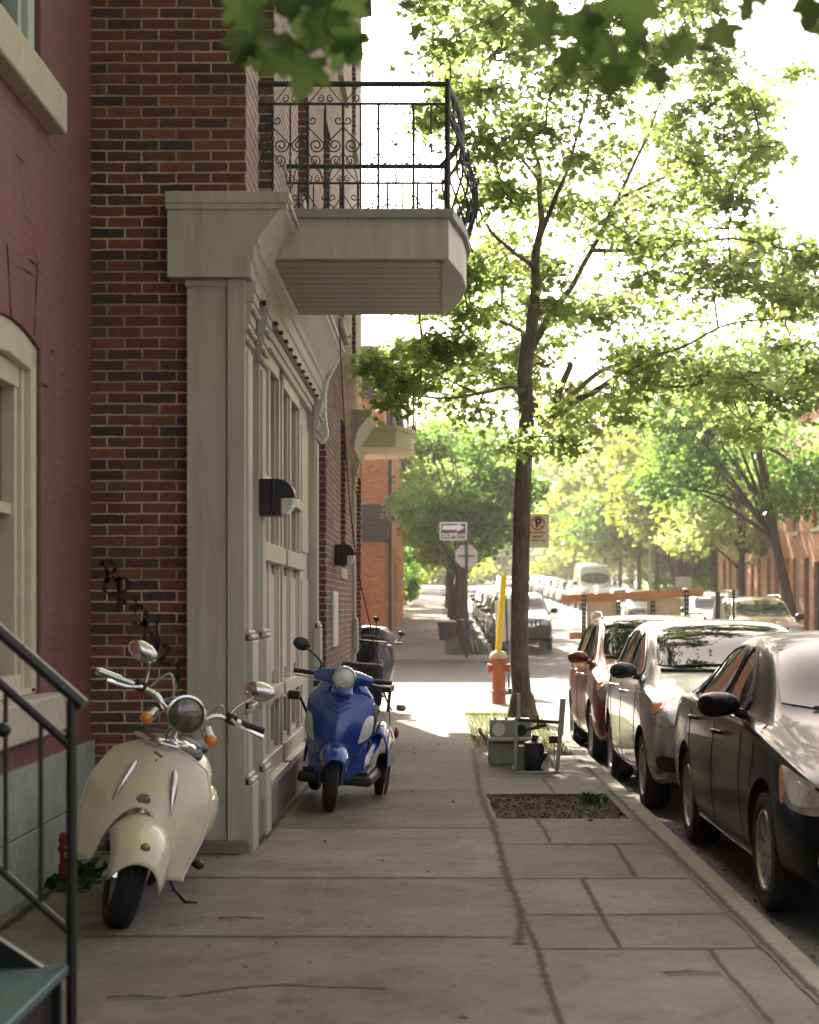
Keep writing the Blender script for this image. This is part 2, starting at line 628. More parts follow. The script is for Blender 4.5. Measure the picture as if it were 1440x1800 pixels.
def concrete(name, a, bcol, joint=False, slabs=False):
    m, nt, b = nodes(name)
    L = nt.links.new
    g = N(nt, 'ShaderNodeNewGeometry')
    n1 = N(nt, 'ShaderNodeTexNoise', Scale=1.3, Detail=6., Roughness=.6)
    n2 = N(nt, 'ShaderNodeTexNoise', Scale=11., Detail=7., Roughness=.7)
    n3 = N(nt, 'ShaderNodeTexNoise', Scale=58., Detail=5., Roughness=.85)
    n5 = N(nt, 'ShaderNodeTexNoise', Scale=4.5, Detail=3., Roughness=.5)
    for n in (n1, n2, n3, n5):
        L(g.outputs['Position'], n.inputs['Vector'])
    a1 = N(nt, 'ShaderNodeMath', operation='MULTIPLY_ADD')
    L(n2.outputs['Fac'], a1.inputs[0])
    a1.inputs[1].default_value = .6
    L(n1.outputs['Fac'], a1.inputs[2])
    a2 = N(nt, 'ShaderNodeMath', operation='MULTIPLY_ADD')
    L(n3.outputs['Fac'], a2.inputs[0])
    a2.inputs[1].default_value = 1.25
    L(a1.outputs[0], a2.inputs[2])
    r = N(nt, 'ShaderNodeValToRGB')
    r.color_ramp.elements[0].position = .39
    r.color_ramp.elements[1].position = .69
    r.color_ramp.elements[0].color = c4(a)
    r.color_ramp.elements[1].color = c4(bcol)
    sc = N(nt, 'ShaderNodeMath', operation='MULTIPLY')
    sc.inputs[1].default_value = .40
    L(a2.outputs[0], sc.inputs[0])
    L(sc.outputs[0], r.inputs['Fac'])
    # chewing gum spots and grit
    vo = N(nt, 'ShaderNodeTexVoronoi', Scale=3.1)
    L(g.outputs['Position'], vo.inputs['Vector'])
    rv = N(nt, 'ShaderNodeMapRange')
    rv.inputs['From Min'].default_value = .045
    rv.inputs['From Max'].default_value = .07
    rv.inputs['To Min'].default_value = .62
    rv.inputs['To Max'].default_value = 1.
    L(vo.outputs['Distance'], rv.inputs['Value'])
    vg = N(nt, 'ShaderNodeVectorMath', operation='SCALE')
    L(r.outputs['Color'], vg.inputs[0])
    L(rv.outputs[0], vg.inputs['Scale'])
    if slabs:
        # every slab was poured on its own day: its own tone
        sx = N(nt, 'ShaderNodeSeparateXYZ')
        L(g.outputs['Position'], sx.inputs[0])
        yy = N(nt, 'ShaderNodeMath', operation='DIVIDE')
        yy.inputs[1].default_value = 32.
        L(sx.outputs['Y'], yy.inputs[0])
        rs = random.Random(21)
        outs = []
        for js in ((5.9, 7.68, 9.4, 11.6, 14.1, 16.6, 19.2, 21.8, 24.4), (6.1, 7.4, 8.25, 9.38, 10.78, 12.15, 13.85, 15.2, 17.2)):
            cr = N(nt, 'ShaderNodeValToRGB')
            cr.color_ramp.interpolation = 'CONSTANT'
            for k, yj in enumerate(js):
                e = cr.color_ramp.elements[0] if k == 0 else cr.color_ramp.elements.new(yj / 32)
                e.position = yj / 32
                v_ = rs.uniform(.80, 1.14)
                e.color = (v_, v_ * rs.uniform(.98, 1.01), v_ * rs.uniform(.95, 1.), 1)
            cr.color_ramp.elements[-1].color = (1, 1, 1, 1)
            L(yy.outputs[0], cr.inputs['Fac'])
            outs.append(cr)
        gx = N(nt, 'ShaderNodeMath', operation='GREATER_THAN')
        gx.inputs[1].default_value = .385
        L(sx.outputs['X'], gx.inputs[0])
        mt_ = N(nt, 'ShaderNodeMix', data_type='RGBA')
        L(gx.outputs[0], mt_.inputs[0])
        L(outs[0].outputs[0], mt_.inputs[6])
        L(outs[1].outputs[0], mt_.inputs[7])
        ml = N(nt, 'ShaderNodeVectorMath', operation='MULTIPLY')
        L(vg.outputs[0], ml.inputs[0])
        L(mt_.outputs[2], ml.inputs[1])
        vg = ml
    # worn dark stains
    r5 = N(nt, 'ShaderNodeMapRange')
    r5.inputs['From Min'].default_value = .6
    r5.inputs['From Max'].default_value = .75
    r5.inputs['To Max'].default_value = .5
    L(n5.outputs['Fac'], r5.inputs['Value'])
    mx = N(nt, 'ShaderNodeMix', data_type='RGBA')
    L(r5.outputs[0], mx.inputs[0])
    L(vg.outputs[0], mx.inputs[6])
    mx.inputs[7].default_value = c4([x * .6 for x in a])
    if joint:
        at = N(nt, 'ShaderNodeAttribute', attribute_name='core')
        m1 = N(nt, 'ShaderNodeMath', operation='MULTIPLY_ADD')
        L(n2.outputs['Fac'], m1.inputs[0])
        m1.inputs[1].default_value = 1.5
        L(at.outputs['Fac'], m1.inputs[2])
        m2 = N(nt, 'ShaderNodeMapRange')
        m2.inputs['From Min'].default_value = .98
        m2.inputs['From Max'].default_value = 1.55
        m2.inputs['To Max'].default_value = .93
        L(m1.outputs[0], m2.inputs['Value'])
        mj = N(nt, 'ShaderNodeMix', data_type='RGBA')
        L(m2.outputs[0], mj.inputs[0])
        L(mx.outputs[2], mj.inputs[6])
        mj.inputs[7].default_value = (.022, .02, .017, 1)
        L(mj.outputs[2], b.inputs['Base Color'])
    else:
        L(mx.outputs[2], b.inputs['Base Color'])
    b.inputs['Roughness'].default_value = .88
    b.inputs['Specular IOR Level'].default_value = .3
    bp = N(nt, 'ShaderNodeBump', Strength=.5, Distance=.004)
    L(a2.outputs[0], bp.inputs['Height'])
    L(bp.outputs[0], b.inputs['Normal'])
    MATS[name] = m
    return m


m_conc = concrete('pavement_concrete', (.076, .069, .057), (.25, .23, .192), slabs=True)
m_joint = concrete('pavement_joint', (.076, .069, .057), (.25, .23, .192), True, True)
m_kerb = concrete('kerb_concrete', (.14, .13, .108), (.32, .295, .245))
m_asph = concrete('road_asphalt', (.06, .057, .055), (.115, .11, .104))
m_soil = mat('soil', (.075, .052, .033), .95, var=.5, scale=30, bump=.9, bscale=50, col2=(.03, .022, .015))
m_earth = mat('earth', (.1, .1, .05), .95, var=.4, scale=1.5)

# ------------------------------------------------------------------ ground, road, pavements


def sheet(name, strips, m, step=1., off=0., skirt=.0, kind='structure'):
    """strips: (x0,x1,y0,y1); top follows the street profile"""
    mb = MB()
    for (x0, x1, y0, y1) in strips:
        n = max(1, int(round((y1 - y0) / step)))
        for i in range(n):
            a, b = y0 + (y1 - y0) * i / n, y0 + (y1 - y0) * (i + 1) / n
            za, zb = zroad(a) + off, zroad(b) + off
            mb.add([(x0, a, za), (x1, a, za), (x1, b, zb), (x0, b, zb)], [(0, 1, 2, 3)])
            if skirt:
                mb.add([(x1, a, za), (x1, b, zb), (x1, b, zb - skirt), (x1, a, za - skirt)], [(0, 1, 2, 3)])
                mb.add([(x0, a, za), (x0, b, zb), (x0, b, zb - skirt), (x0, a, za - skirt)], [(0, 1, 2, 3)])
                if i == 0:
                    mb.add([(x0, a, za), (x1, a, za), (x1, a, za - skirt), (x0, a, za - skirt)], [(0, 1, 2, 3)])
                if i == n - 1:
                    mb.add([(x0, b, zb), (x1, b, zb), (x1, b, zb - skirt), (x0, b, zb - skirt)], [(0, 1, 2, 3)])
    o = mb.build(name, m, smooth=0)
    o['kind'] = kind
    return o


sheet('ground', [(-700, 700, -60, 1400)], m_earth, step=4, off=-.35)
sheet('road', [(1.57, 9.6, -12, 30.6), (-70, 70, 30.6, 44.6), (1.57, 9.6, 44.6, 270)], m_asph, step=1)
KX = 1.42
PIT1 = (.36, 1.36, 12.15, 13.85)
PIT2 = (.40, 1.42, 17.6, 25.2)
pav = sheet('pavement', [(-2.2, .36, -6, 26.4), (.36, KX, -6, PIT1[2]), (PIT1[1], KX, PIT1[2], PIT1[3]), (.36, KX, PIT1[3], PIT2[2]),
                         (.36, .40, PIT2[2], PIT2[3]), (.36, KX, PIT2[3], 26.4), (-60, KX, 26.4, 30.4)], m_conc, off=.10, skirt=.2)
sheet('kerb', [(KX, 1.57, -6, 30.4), (-60, 1.57, 30.4, 30.56), (KX, 1.57, 44.8, 230), (-60, 1.57, 44.64, 44.8), (9.6, 9.75, 44.8, 230), (9.6, 60, 44.64, 44.8), (9.6, 9.75, -6, 30.4)],
      m_kerb, off=.096, skirt=.15)
sheet('far_pavement', [(-1.62, .22, 44.8, 230), (.22, KX, 44.8, 47.2), (-60, -1.62, 44.8, 50)], m_conc, off=.098, skirt=.2)
sheet('opposite_pavement', [(9.75, 11.5, 44.8, 230), (9.75, 16, -6, 30.4)], m_conc, off=.098, skirt=.2)
sheet('verge', [(.22, KX, 47.2, 230)], m_soil, off=.09)
sheet('tree_pit_soil', [(PIT1[0], PIT1[1], PIT1[2], PIT1[3]), (PIT2[0], PIT2[1], PIT2[2], PIT2[3])], m_soil, off=.075, step=.25)

# joints and cracks of the slabs: dirt-filled, ragged lines
jm = MB()
jcore = []


def crackline(pts, w0, w1=None, seed=0, z=.1035, amp=.012):
    pts = [V((p[0], p[1], 0)) for p in pts]
    rnd = random.Random(seed)
    q = []
    for a, b in zip(pts[:-1], pts[1:]):
        n = max(2, int((b - a).length / .05))
        for i in range(n):
            q.append(a.lerp(b, i / n))
    q.append(pts[-1])
    w1 = w1 or w0
    vs, jf = [], []
    for i, p in enumerate(q):
        t = (q[min(i + 1, len(q) - 1)] - q[max(i - 1, 0)]).normalized()
        s = V((-t.y, t.x, 0))
        k = i / len(q)
        nn = noise.noise(V((p.x * 3 + seed, p.y * 3, seed * 1.7)))
        w_ = (w0 * (1 - k) + w1 * k) * (.55 + .9 * abs(noise.noise(V((p.x * 9, p.y * 9, seed + 5)))) + .3 * rnd.random())
        c = p + s * nn * amp
        e = w_ * 1.0 + .008
        a, b = c + s * e, c - s * e
        vs += [(a.x, a.y, zroad(a.y) + z - .001), (c.x, c.y, zroad(c.y) + z - .0005), (b.x, b.y, zroad(b.y) + z - .001)]
        jcore.extend((0, 1, 0))
    for i in range(len(q) - 1):
        k = 3 * i
        jf.append((k, k + 1, k + 4, k + 3))
        jf.append((k + 1, k + 2, k + 5, k + 4))
    jm.add(vs, jf)


crackline([(.44, 4), (.43, 7.5), (.40, 8.2), (.385, 9.5), (.375, 12.1)], .012, .05, 1)
crackline([(.36, 7.5), (.41, 8.4), (.395, 8.8)], .05, .03, 21)
crackline([(.37, 12.1), (.345, 13.9), (.36, 16), (.385, 18.5)], .04, .05, 2)
crackline([(KX + .01, 4), (KX + .015, 8), (KX, 12), (KX - .01, 17.5)], .022, .03, 3, z=.1075)
for i, y in enumerate((7.68, 9.4, 11.6, 14.1, 16.6, 19.2, 21.8, 24.4)):
    crackline([(-1.6 if y < 10.5 else -1.15, y + .02), (.4, y)], .009, .009, 10 + i)
for i, y in enumerate((7.4, 8.25, 9.38, 10.78, 15.2, 17.2)):
    crackline([(.42, y), (KX, y + .03)], .013, .012, 30 + i)
crackline([(.8, 7.42), (.785, 8.3), (.79, 9.35)], .018, .028, 41)
crackline([(1.1, 9.45), (1.115, 10.75)], .03, .02, 42)
crackline([(.72, 10.85), (.70, 12.1)], .02, .03, 43)
crackline([(1.18, 5), (1.17, 7.38)], .02, .02, 44)
crackline([(.95, 13.9), (.93, 15.1)], .02, .02, 45)
crackline([(-1.0, 6.5), (-.6, 6.7), (-.2, 6.62)], .008, .004, 46, amp=.05)
crackline([(-1.14, 10.4), (-1.1, 14), (-1.13, 20), (-1.1, 26)], .05, .03, 47)
crackline([(-2.05, 10.35), (-1.2, 10.33)], .04, .06, 48)
crackline([(-2.0, 6), (-2.03, 10.2)], .05, .05, 49)
for i, (x, y) in enumerate(((1.02, 6.9), (-.95, 8.15), (-1.15, 6.45))):
    crackline([(x - .1, y), (x, y + .03), (x + .12, y)], .05, .02, 60 + i)
me = bpy.data.meshes.new('joint')
me.from_pydata(jm.v, [], jm.f)
at = me.attributes.new('core', 'FLOAT', 'POINT')
at.data.foreach_set('value', [float(x) for x in jcore])
me.materials.append(m_joint)
j = bpy.data.objects.new('joint', me)
C.objects.link(j)
j.parent = pav

# ------------------------------------------------------------------ wall tools


def wall_x(mb, x, y0, y1, z0, z1, ops, th=.16):
    """wall in the plane X = x with openings (y0,y1,z0,z1); reveals go th deep towards -th"""
    ys = sorted({y0, y1} | {v for o in ops for v in o[:2]})
    zz = sorted({z0, z1} | {v for o in ops for v in o[2:]})
    for a, b in zip(ys[:-1], ys[1:]):
        for c, d_ in zip(zz[:-1], zz[1:]):
            cy, cz = (a + b) / 2, (c + d_) / 2
            if any(o[0] < cy < o[1] and o[2] < cz < o[3] for o in ops):
                continue
            mb.add([(x, a, c), (x, b, c), (x, b, d_), (x, a, d_)], [(0, 1, 2, 3)])
    for a, b, c, d_ in ops:
        for q in ([(a, c), (b, c)], [(b, c), (b, d_)], [(b, d_), (a, d_)], [(a, d_), (a, c)]):
            mb.add([(x, q[0][0], q[0][1]), (x, q[1][0], q[1][1]), (x - th, q[1][0], q[1][1]), (x - th, q[0][0], q[0][1])], [(0, 1, 2, 3)])


def window_x(parent, x, y0, y1, z0, z1, fm, gm, fw=.07, dep=.05, rail=None, mull=None, sill=None, sg=1, name='window'):
    """a window in the plane X=x (its outer frame face), sg=+1 faces +X"""
    mb = MB()
    a, b = sorted((x, x - dep * sg))
    mb.bx(a, b, y0, y0 + fw, z0, z1)
    mb.bx(a, b, y1 - fw, y1, z0, z1)
    mb.bx(a, b, y0 + fw, y1 - fw, z1 - fw, z1)
    mb.bx(a, b, y0 + fw, y1 - fw, z0, z0 + fw)
    a2, b2 = sorted((x - .012 * sg, x - dep * sg))
    if rail:
        mb.bx(a2, b2, y0 + fw, y1 - fw, rail - .03, rail + .03)
    if mull:
        mb.bx(a2, b2, mull - .025, mull + .025, z0 + fw, z1 - fw)
    wo = mb.build(name, fm, parent, bevel=.006)
    g = MB()
    a3, b3 = sorted((x - (dep - .008) * sg, x - (dep + .004) * sg))
    g.bx(a3, b3, y0 + .01, y1 - .01, z0 + .01, z1 - .01)
    g.build('pane', gm, wo, smooth=0)
    if sill:
        s = MB()
        a4, b4 = sorted((x + sill * sg, x - dep * sg))
        s.bx(a4, b4, y0 - .12, y1 + .12, z0 - .14, z0 - .002)
        s.build('sill', m_stone, wo, bevel=.012)
    return wo


# ------------------------------------------------------------------ brick corner building with the storefront
XF = -1.18
bb = thing('brick_building', 'dark red brick corner building with beige wooden storefront and iron balcony', 'building', (-1.5, 18, -.1))
mb = MB()
ops = [(10.72, 16.5, -.1, 3.42), (16.75, 18.0, -.1, 3.6), (20.7, 21.8, 1.9, 3.75), (23.6, 26.2, .1, 3.4),
       (11.2, 12.3, 4.1, 6.3), (14.4, 15.5, 4.9, 6.6), (17.6, 18.7, 4.9, 6.6), (20.4, 21.5, 4.9, 6.6), (23.4, 24.5, 4.9, 6.6),
       (14.4, 15.5, 7.9, 9.6), (11.2, 12.3, 7.9, 9.6), (17.6, 18.7, 7.9, 9.6), (20.4, 21.5, 7.9, 9.6), (23.4, 24.5, 7.9, 9.6)]
wall_x(mb, XF, 10.5, 26.4, -.4, 10.6, ops, th=.2)
mb.add([(-9, 10.5, -.4), (XF, 10.5, -.4), (XF, 10.5, 10.6), (-9, 10.5, 10.6)], [(0, 1, 2, 3)])
mb.add([(-9, 26.4, -.4), (XF, 26.4, -.4), (XF, 26.4, 10.6), (-9, 26.4, 10.6)], [(0, 1, 2, 3)])
mb.add([(-9, 26.4, -.4), (-9, 10.5, -.4), (-9, 10.5, 10.6), (-9, 26.4, 10.6)], [(0, 1, 2, 3)])
mb.build('wall', m_brick, bb, smooth=0)
rf = MB()
rf.bx(-9.1, XF + .16, 10.4, 26.5, 10.6, 10.85)
rf.build('roof', m_brown, bb)
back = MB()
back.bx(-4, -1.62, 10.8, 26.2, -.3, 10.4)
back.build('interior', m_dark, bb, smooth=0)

# pilasters ------------------------------------------------


def pilaster(y0, near=False, xw=0.):
    q = MB()
    if near:
        q.bx(-1.535, -1.29, y0, y0 + .12, .02, 3.45)
        q.bx(-1.285, XF + .005, y0 - .02, y0 + .3, .02, 3.45)
        q.bx(-1.545, -1.27, y0 - .012, y0 + .1, 3.40, 3.445)
        x1 = XF + .005
        q.bx(-1.50, x1 - .01, y0 + .02, y0 + .3, -.12, .02)
    else:
        q.bx(XF - .2, XF + .005 + xw, y0, y0 + .3, -.12, 3.45)
        x1 = XF + .005 + xw
    for z0, z1 in ((.86, 1.24), (-.1, .36)):
        q.bx(x1 - .02, x1 + .05, y0 - .015, y0 + .285, z0, z1)
        for z in ((z0, z1) if z0 > 0 else (z1,)):
            s_ = 1 if z == z1 else -1
            q.tube([(x1 + .033, y0 - .02, z + .02 * s_), (x1 + .033, y0 + .29, z + .02 * s_)], .016, 10)
            q.tube([(x1 + .016, y0 - .02, z + .048 * s_), (x1 + .016, y0 + .29, z + .048 * s_)], .016, 10)
    for k in range(6):
        q.bx(x1 - .02, x1 + .012 + .011 * k, y0 - .012, y0 + .27, 3.06 + .062 * k, 3.06 + .062 * (k + 1))
    for k in (0, 1, 3):
        q.tube([(x1 + .018 + .011 * k, y0 - .016, 3.07 + .062 * k), (x1 + .018 + .011 * k, y0 + .275, 3.07 + .062 * k)], .015, 10)
    # slim raised moulding along the street face
    q.bx(x1 - .01, x1 + .018, y0 + .03, y0 + .24, .42, .82)
    q.bx(x1 - .01, x1 + .018, y0 + .03, y0 + .24, 1.3, 3.02)
    return q.build('pilaster', m_wood, bb, bevel=.006)


pilaster(10.42, True)
pilaster(11.25)
pilaster(16.35)
pilaster(23.5, False, .02)
pl = MB()
pl.bx(-1.56, XF + .035, 10.395, 10.7, -.2, .02)
pl.bx(-1.52, XF + .03, 10.7, 16.6, -.2, .20)
pl.build('plinth', concrete('plinth_stone', (.12, .115, .1), (.27, .255, .22)), bb, bevel=.012)
# cornice --------------------------------------------------
prof = [(-1.3, 3.97), (-.90, 3.97), (-.90, 3.935), (-.925, 3.93), (-.925, 3.895), (-.955, 3.875), (-.985, 3.83), (-1.03, 3.765), (-1.085, 3.70), (-1.095, 3.655),
        (-1.115, 3.645), (-1.118, 3.55), (-1.135, 3.54), (-1.135, 3.45), (-1.3, 3.45)]


def cornice(y0, y1, xl, dx=0., dz=0.):
    q = MB()
    end = [(xl, 3.97)] + prof[1:-1] + [(xl, 3.45)]
    end = [(x + (dx if i else 0), z + dz) for i, (x, z) in enumerate(end)]
    q.prism([(x, y0, z) for x, z in end], (0, .2, 0))
    q.prism([(x - .012 if x > -1.2 else x, y0 + .2, z - .004) for x, z in [(p[0] + dx, p[1] + dz) for p in prof]], (0, y1 - y0 - .2, 0))
    for k, (a, b) in enumerate(((3.925, .02), (3.89, .012))):
        q.bx(xl - .01, prof[2][0] + dx - .02 * k, y0 - b, y0 - .0005, a + dz - .03, a + dz + .043)
    o = q.build('cornice', m_wood, bb, bevel=.004, smooth=25)
    return o


cor = cornice(10.36, 16.75, -1.645)
cornice(23.3, 26.45, -1.30, .0, .17)
for k in range(15):
    vn = MB()
    y = 10.75 + k * .41
    vn.bx(-1.158, -1.128, y, y + .1, 3.437, 3.452)
    vn.build('vent', m_dark, cor)
sf = MB()
sf.bx(-1.36, -1.185, 10.72, 16.3, 3.36, 3.448)
sf.bx(-1.34, -1.20, 11.55, 16.3, 3.30, 3.36)
sf.build('soffit', m_wood, cor, bevel=.004)
# corbel at the far end of the storefront
q = MB()
q.prism([(x, 16.66, z) for x, z in chaikin([(-1.2, 3.95), (-.93, 3.95), (-1.02, 3.78), (-1.1, 3.62), (-1.1, 3.3), (-1.06, 3.1), (-1.2, 3.02)], 2)], (0, .2, 0))
q.build('corbel', m_wood2, bb)
# shop windows ---------------------------------------------
XS = XF - .05
for (a, b, m1) in ((11.62, 13.32, 12.55), (13.5, 15.3, 14.35)):
    q = MB()
    q.bx(XS - .1, XS, a, a + .09, .22, 3.3)
    q.bx(XS - .1, XS, b - .09, b, .22, 3.3)
    q.bx(XS - .1, XS - .006, m1 - .05, m1 + .05, .22, 3.3)
    for z0, z1, pr in ((2.30, 2.38, .02), (1.77, 1.9, .045), (.76, .86, .03), (.22, .37, .02), (3.2, 3.3, .0)):
        q.bx(XS - .1, XS + pr, a + .001, b - .001, z0, z1)
    q.bx(XS - .1, XS + .07, a, b, .2, .235)
    for s0, s1 in ((a + .09, m1 - .05), (m1 + .05, b - .09)):
        q.bx(XS - .09, XS - .03, s0, s0 + .035, 1.9, 3.2)
        q.bx(XS - .09, XS - .03, s1 - .035, s1, 1.9, 3.2)
        q.bx(XS - .09, XS - .03, s0 + .04, s0 + .075, .37, .76)
        q.bx(XS - .09, XS - .03, s1 - .075, s1 - .04, .37, .76)
        q.bx(XS - .09, XS - .03, s0 + .04, s1 - .04, .70, .745)
        q.bx(XS - .09, XS - .03, s0 + .04, s1 - .04, .375, .42)
    wf = q.build('shop_window', m_wood2, bb, bevel=.005)
    g = MB()
    g.bx(XS - .085, XS - .075, a + .02, b - .02, 2.32, 3.28)
    g.build('pane', m_glass, wf, smooth=0)
    for z0, z1 in ((1.85, 2.33), (.3, .8)):
        g = MB()
        g.bx(XS - .086, XS - .074, a + .02, b - .02, z0, z1)
        g.build('screen', m_screen, wf, smooth=0)
    g = MB()
    for s0, s1 in ((a + .09, m1 - .05), (m1 + .05, b - .09)):
        mid = (s0 + s1) / 2
        g.bx(XS - .08, XS - .05, s0, s1, .86, 1.77)
        g.bx(XS - .055, XS - .03, s0 + .09, s1 - .09, .95, 1.70)
        g.bx(XS - .05, XS - .022, s0 + .001, s0 + .05, .862, 1.768)
        g.bx(XS - .05, XS - .022, s1 - .05, s1 - .001, .862, 1.768)
    g.build('panel', m_wood2, wf, bevel=.006)
q = MB()
q.bx(XS - .1, XS - .02, 15.36, 16.3, .2, 3.3)
q.bx(XS - .04, XS + .0, 15.5, 16.2, .4, 1.7)
q.bx(XS - .04, XS + .0, 15.5, 16.2, 1.95, 3.1)
q.build('panel', m_wood2, bb, bevel=.006)
q = MB()
q.bx(XS - .1, XS - .03, 10.74, 11.24, .2, 3.3)
q.bx(XS - .04, XS - .012, 10.76, 11.22, 1.95, 2.12)
sp_ = q.build('side_panel', m_wood2, bb, bevel=.006)
q = MB()
q.bx(XS - .032, XS - .022, 10.82, 11.18, 2.2, 3.25)
q.build('pane', m_glass, sp_)
# second shop window and door further along
window_x(bb, XF - .12, 16.78, 17.97, -.05, 3.55, m_wood, m_glass, .09, .06, rail=2.4, name='door')
window_x(bb, XF - .15, 20.73, 21.77, 1.93, 3.72, m_brown, m_glass, .06, .05, rail=2.8, sill=.17)
window_x(bb, XF - .12, 23.9, 26.15, .1, 3.38, m_wood2, m_glass, .12, .06, rail=1.4, mull=25.)
for (a, b, c, d_) in ops[4:]:
    window_x(bb, XF - .14, a, b, c, d_, m_wood, m_glass, .08, .05, rail=(c + d_) / 2, sill=.2 if c > 4.5 else None, name='window' if c > 4.5 else 'balcony_door')
# square poster board on the brick
q = MB()
q.bx(XF + .002, XF + .03, 18.9, 19.7, 1.0, 1.62)
q.build('notice_board', m_white, bb, bevel=.004)

# graffiti --------------------------------------------------
q = MB()


def scrawl(pts, w_=.023):
    """pts in photo pixels on the brick gable"""
    pp = [P(x, y, 10.494) for x, y in pts]
    pp = [V((p.x, 10.494, p.z)) for p in (spline(pp, 6) if len(pp) > 2 else pp)]
    vs = []
    for i, p in enumerate(pp):
        t = (pp[min(i + 1, len(pp) - 1)] - pp[max(i - 1, 0)]).normalized()
        s = V((-t.z, 0, t.x)) * w_ * (.4 + .25 * math.sin(i * .9))
        vs += [p + s, p - s]
    q.add(vs, [(2 * i, 2 * i + 1, 2 * i + 3, 2 * i + 2) for i in range(len(pp) - 1)])


scrawl([(178, 990), (185, 998), (190, 1010), (187, 1024)])
scrawl([(174, 992), (190, 985), (203, 995), (199, 1006), (186, 1009)])
scrawl([(192, 1016), (183, 1028), (188, 1042), (204, 1044), (210, 1030), (200, 1017), (190, 1020)])
scrawl([(208, 1014), (209, 1045), (210, 1076)])
scrawl([(206, 1018), (221, 1017), (225, 1034), (210, 1046), (222, 1062)])
scrawl([(235, 1046), (240, 1062), (238, 1078)])
scrawl([(228, 1070), (240, 1064), (253, 1070), (258, 1086), (246, 1099), (234, 1094)])
scrawl([(254, 1088), (255, 1112), (253, 1134)])
scrawl([(254, 1090), (264, 1110), (272, 1128)])
scrawl([(277, 1082), (276, 1108), (278, 1146), (272, 1152), (266, 1146), (276, 1136)])
scrawl([(284, 1134), (296, 1136), (294, 1148), (282, 1164), (300, 1168)])
scrawl([(312, 1164), (314, 1182), (312, 1202)])
q.build('graffiti', mat('spray_paint', (.012, .011, .012), .6, var=.3), bb, smooth=0)

# balcony ----------------------------------------------------
YN, YM, YFAR = 11.2, 12.2, 13.35
XB = .07
plan = [(-1.18, YN), (XB, YN), (.17, 11.8), (.205, 12.25), (.17, 12.8), (.05, YFAR), (-1.18, YFAR)]
ZS, ZD = 3.73, 4.05
q = MB()
q.prism([(x, y, ZS) for x, y in plan], (0, 0, ZD - ZS - .05))
bal = q.build('balcony', m_wood, bb, bevel=.005, smooth=20)
q = MB()
cx, cy = -.5, 12.3
q.prism([(x + (.03 if x > -1 else 0), y + (.03 if y > 12 else -.03), ZD - .055) for x, y in plan], (0, 0, .06))
q.build('deck', mat('deck_grey', (.32, .32, .32), .6), bal, bevel=.004)
q = MB()
n = 11
for k in range(n):
    y0 = YN + .06 + (YFAR - YN - .12) * k / n
    y1 = YN + .06 + (YFAR - YN - .12) * (k + 1) / n - .02
    q.bx(-1.12, .02, y0, y1, ZS - .014, ZS - .001)
q.bx(.024, .05, YN + .05, YFAR - .05, ZS - .018, ZS - .001)
q.bx(-1.16, -1.124, YN + .05, YFAR - .05, ZS - .018, ZS - .001)
q.build('soffit', m_soffit, bal, bevel=.003)


def spiral(c, r, a0, turns, fn, n=18):
    return [fn(c[0] + r * (1 - .75 * i / n) * math.cos(a0 + turns * 2 * PI * i / n), c[1] + r * (1 - .75 * i / n) * math.sin(a0 + turns * 2 * PI * i / n)) for i in range(n + 1)]


def rail_panel(Y):
    """scrollwork railing standing across the balcony at distance Y"""
    k = 11.2 / Y

    def Q(px, py):
        p = P(px, py, 11.2)
        return V((p.x, Y, p.z))
    q = MB()
    q.tube([Q(445, 146), Q(786, 146)], .019, 10)
    q.tube([Q(445, 181), Q(786, 181)], .010, 8)
    q.tube([Q(445, 372), Q(786, 372)], .012, 8)
    q.tube([Q(447, 146), Q(447, 384)], .012, 8)
    q.tube([Q(787, 138), Q(787, 384)], .018, 10)
    for i in range(11):
        x = 479 + 31 * i
        if x < 780:
            q.tube([Q(x, 181), Q(x, 380)], .006 if i % 2 else .009, 6)
    for i in range(5):
        c = 479 + 62 * i
        for s in (-1, 1):
            pts = spiral((c + s * 8, 210), 8, PI if s > 0 else 0, s * -1.1, Q)
            q.tube(pts, .0045, 5)
            q.tube([Q(c, 222), Q(c + s * 16, 238), Q(c + s * 29, 252)], .005, 5)
            q.tube([Q(c + s * 29, 252)] + spiral((c + s * 15, 254), 13, 0 if s > 0 else PI, s * 1.5, Q, 24), .0052, 5)
            q.tube(spiral((c + s * 12, 281), 11, PI / 2, s * -1.4, Q, 22), .0045, 5)
            q.tube([Q(c, 266), Q(c + s * 22, 300), Q(c + s * 28, 330)], .004, 5)
            q.tube([Q(c, 340), Q(c + s * 26, 380)], .004, 5)
            q.tube([Q(c, 181), Q(c + s * 12, 168), Q(c + s * 26, 150)], .004, 5)
            q.tube(spiral((c + s * 22, 172), 7, -PI / 2, s * 1.1, Q), .0045, 5)
    return q.build('railing', m_iron, bal)


rail_panel(YN + .02)
rail_panel(YFAR - .03)
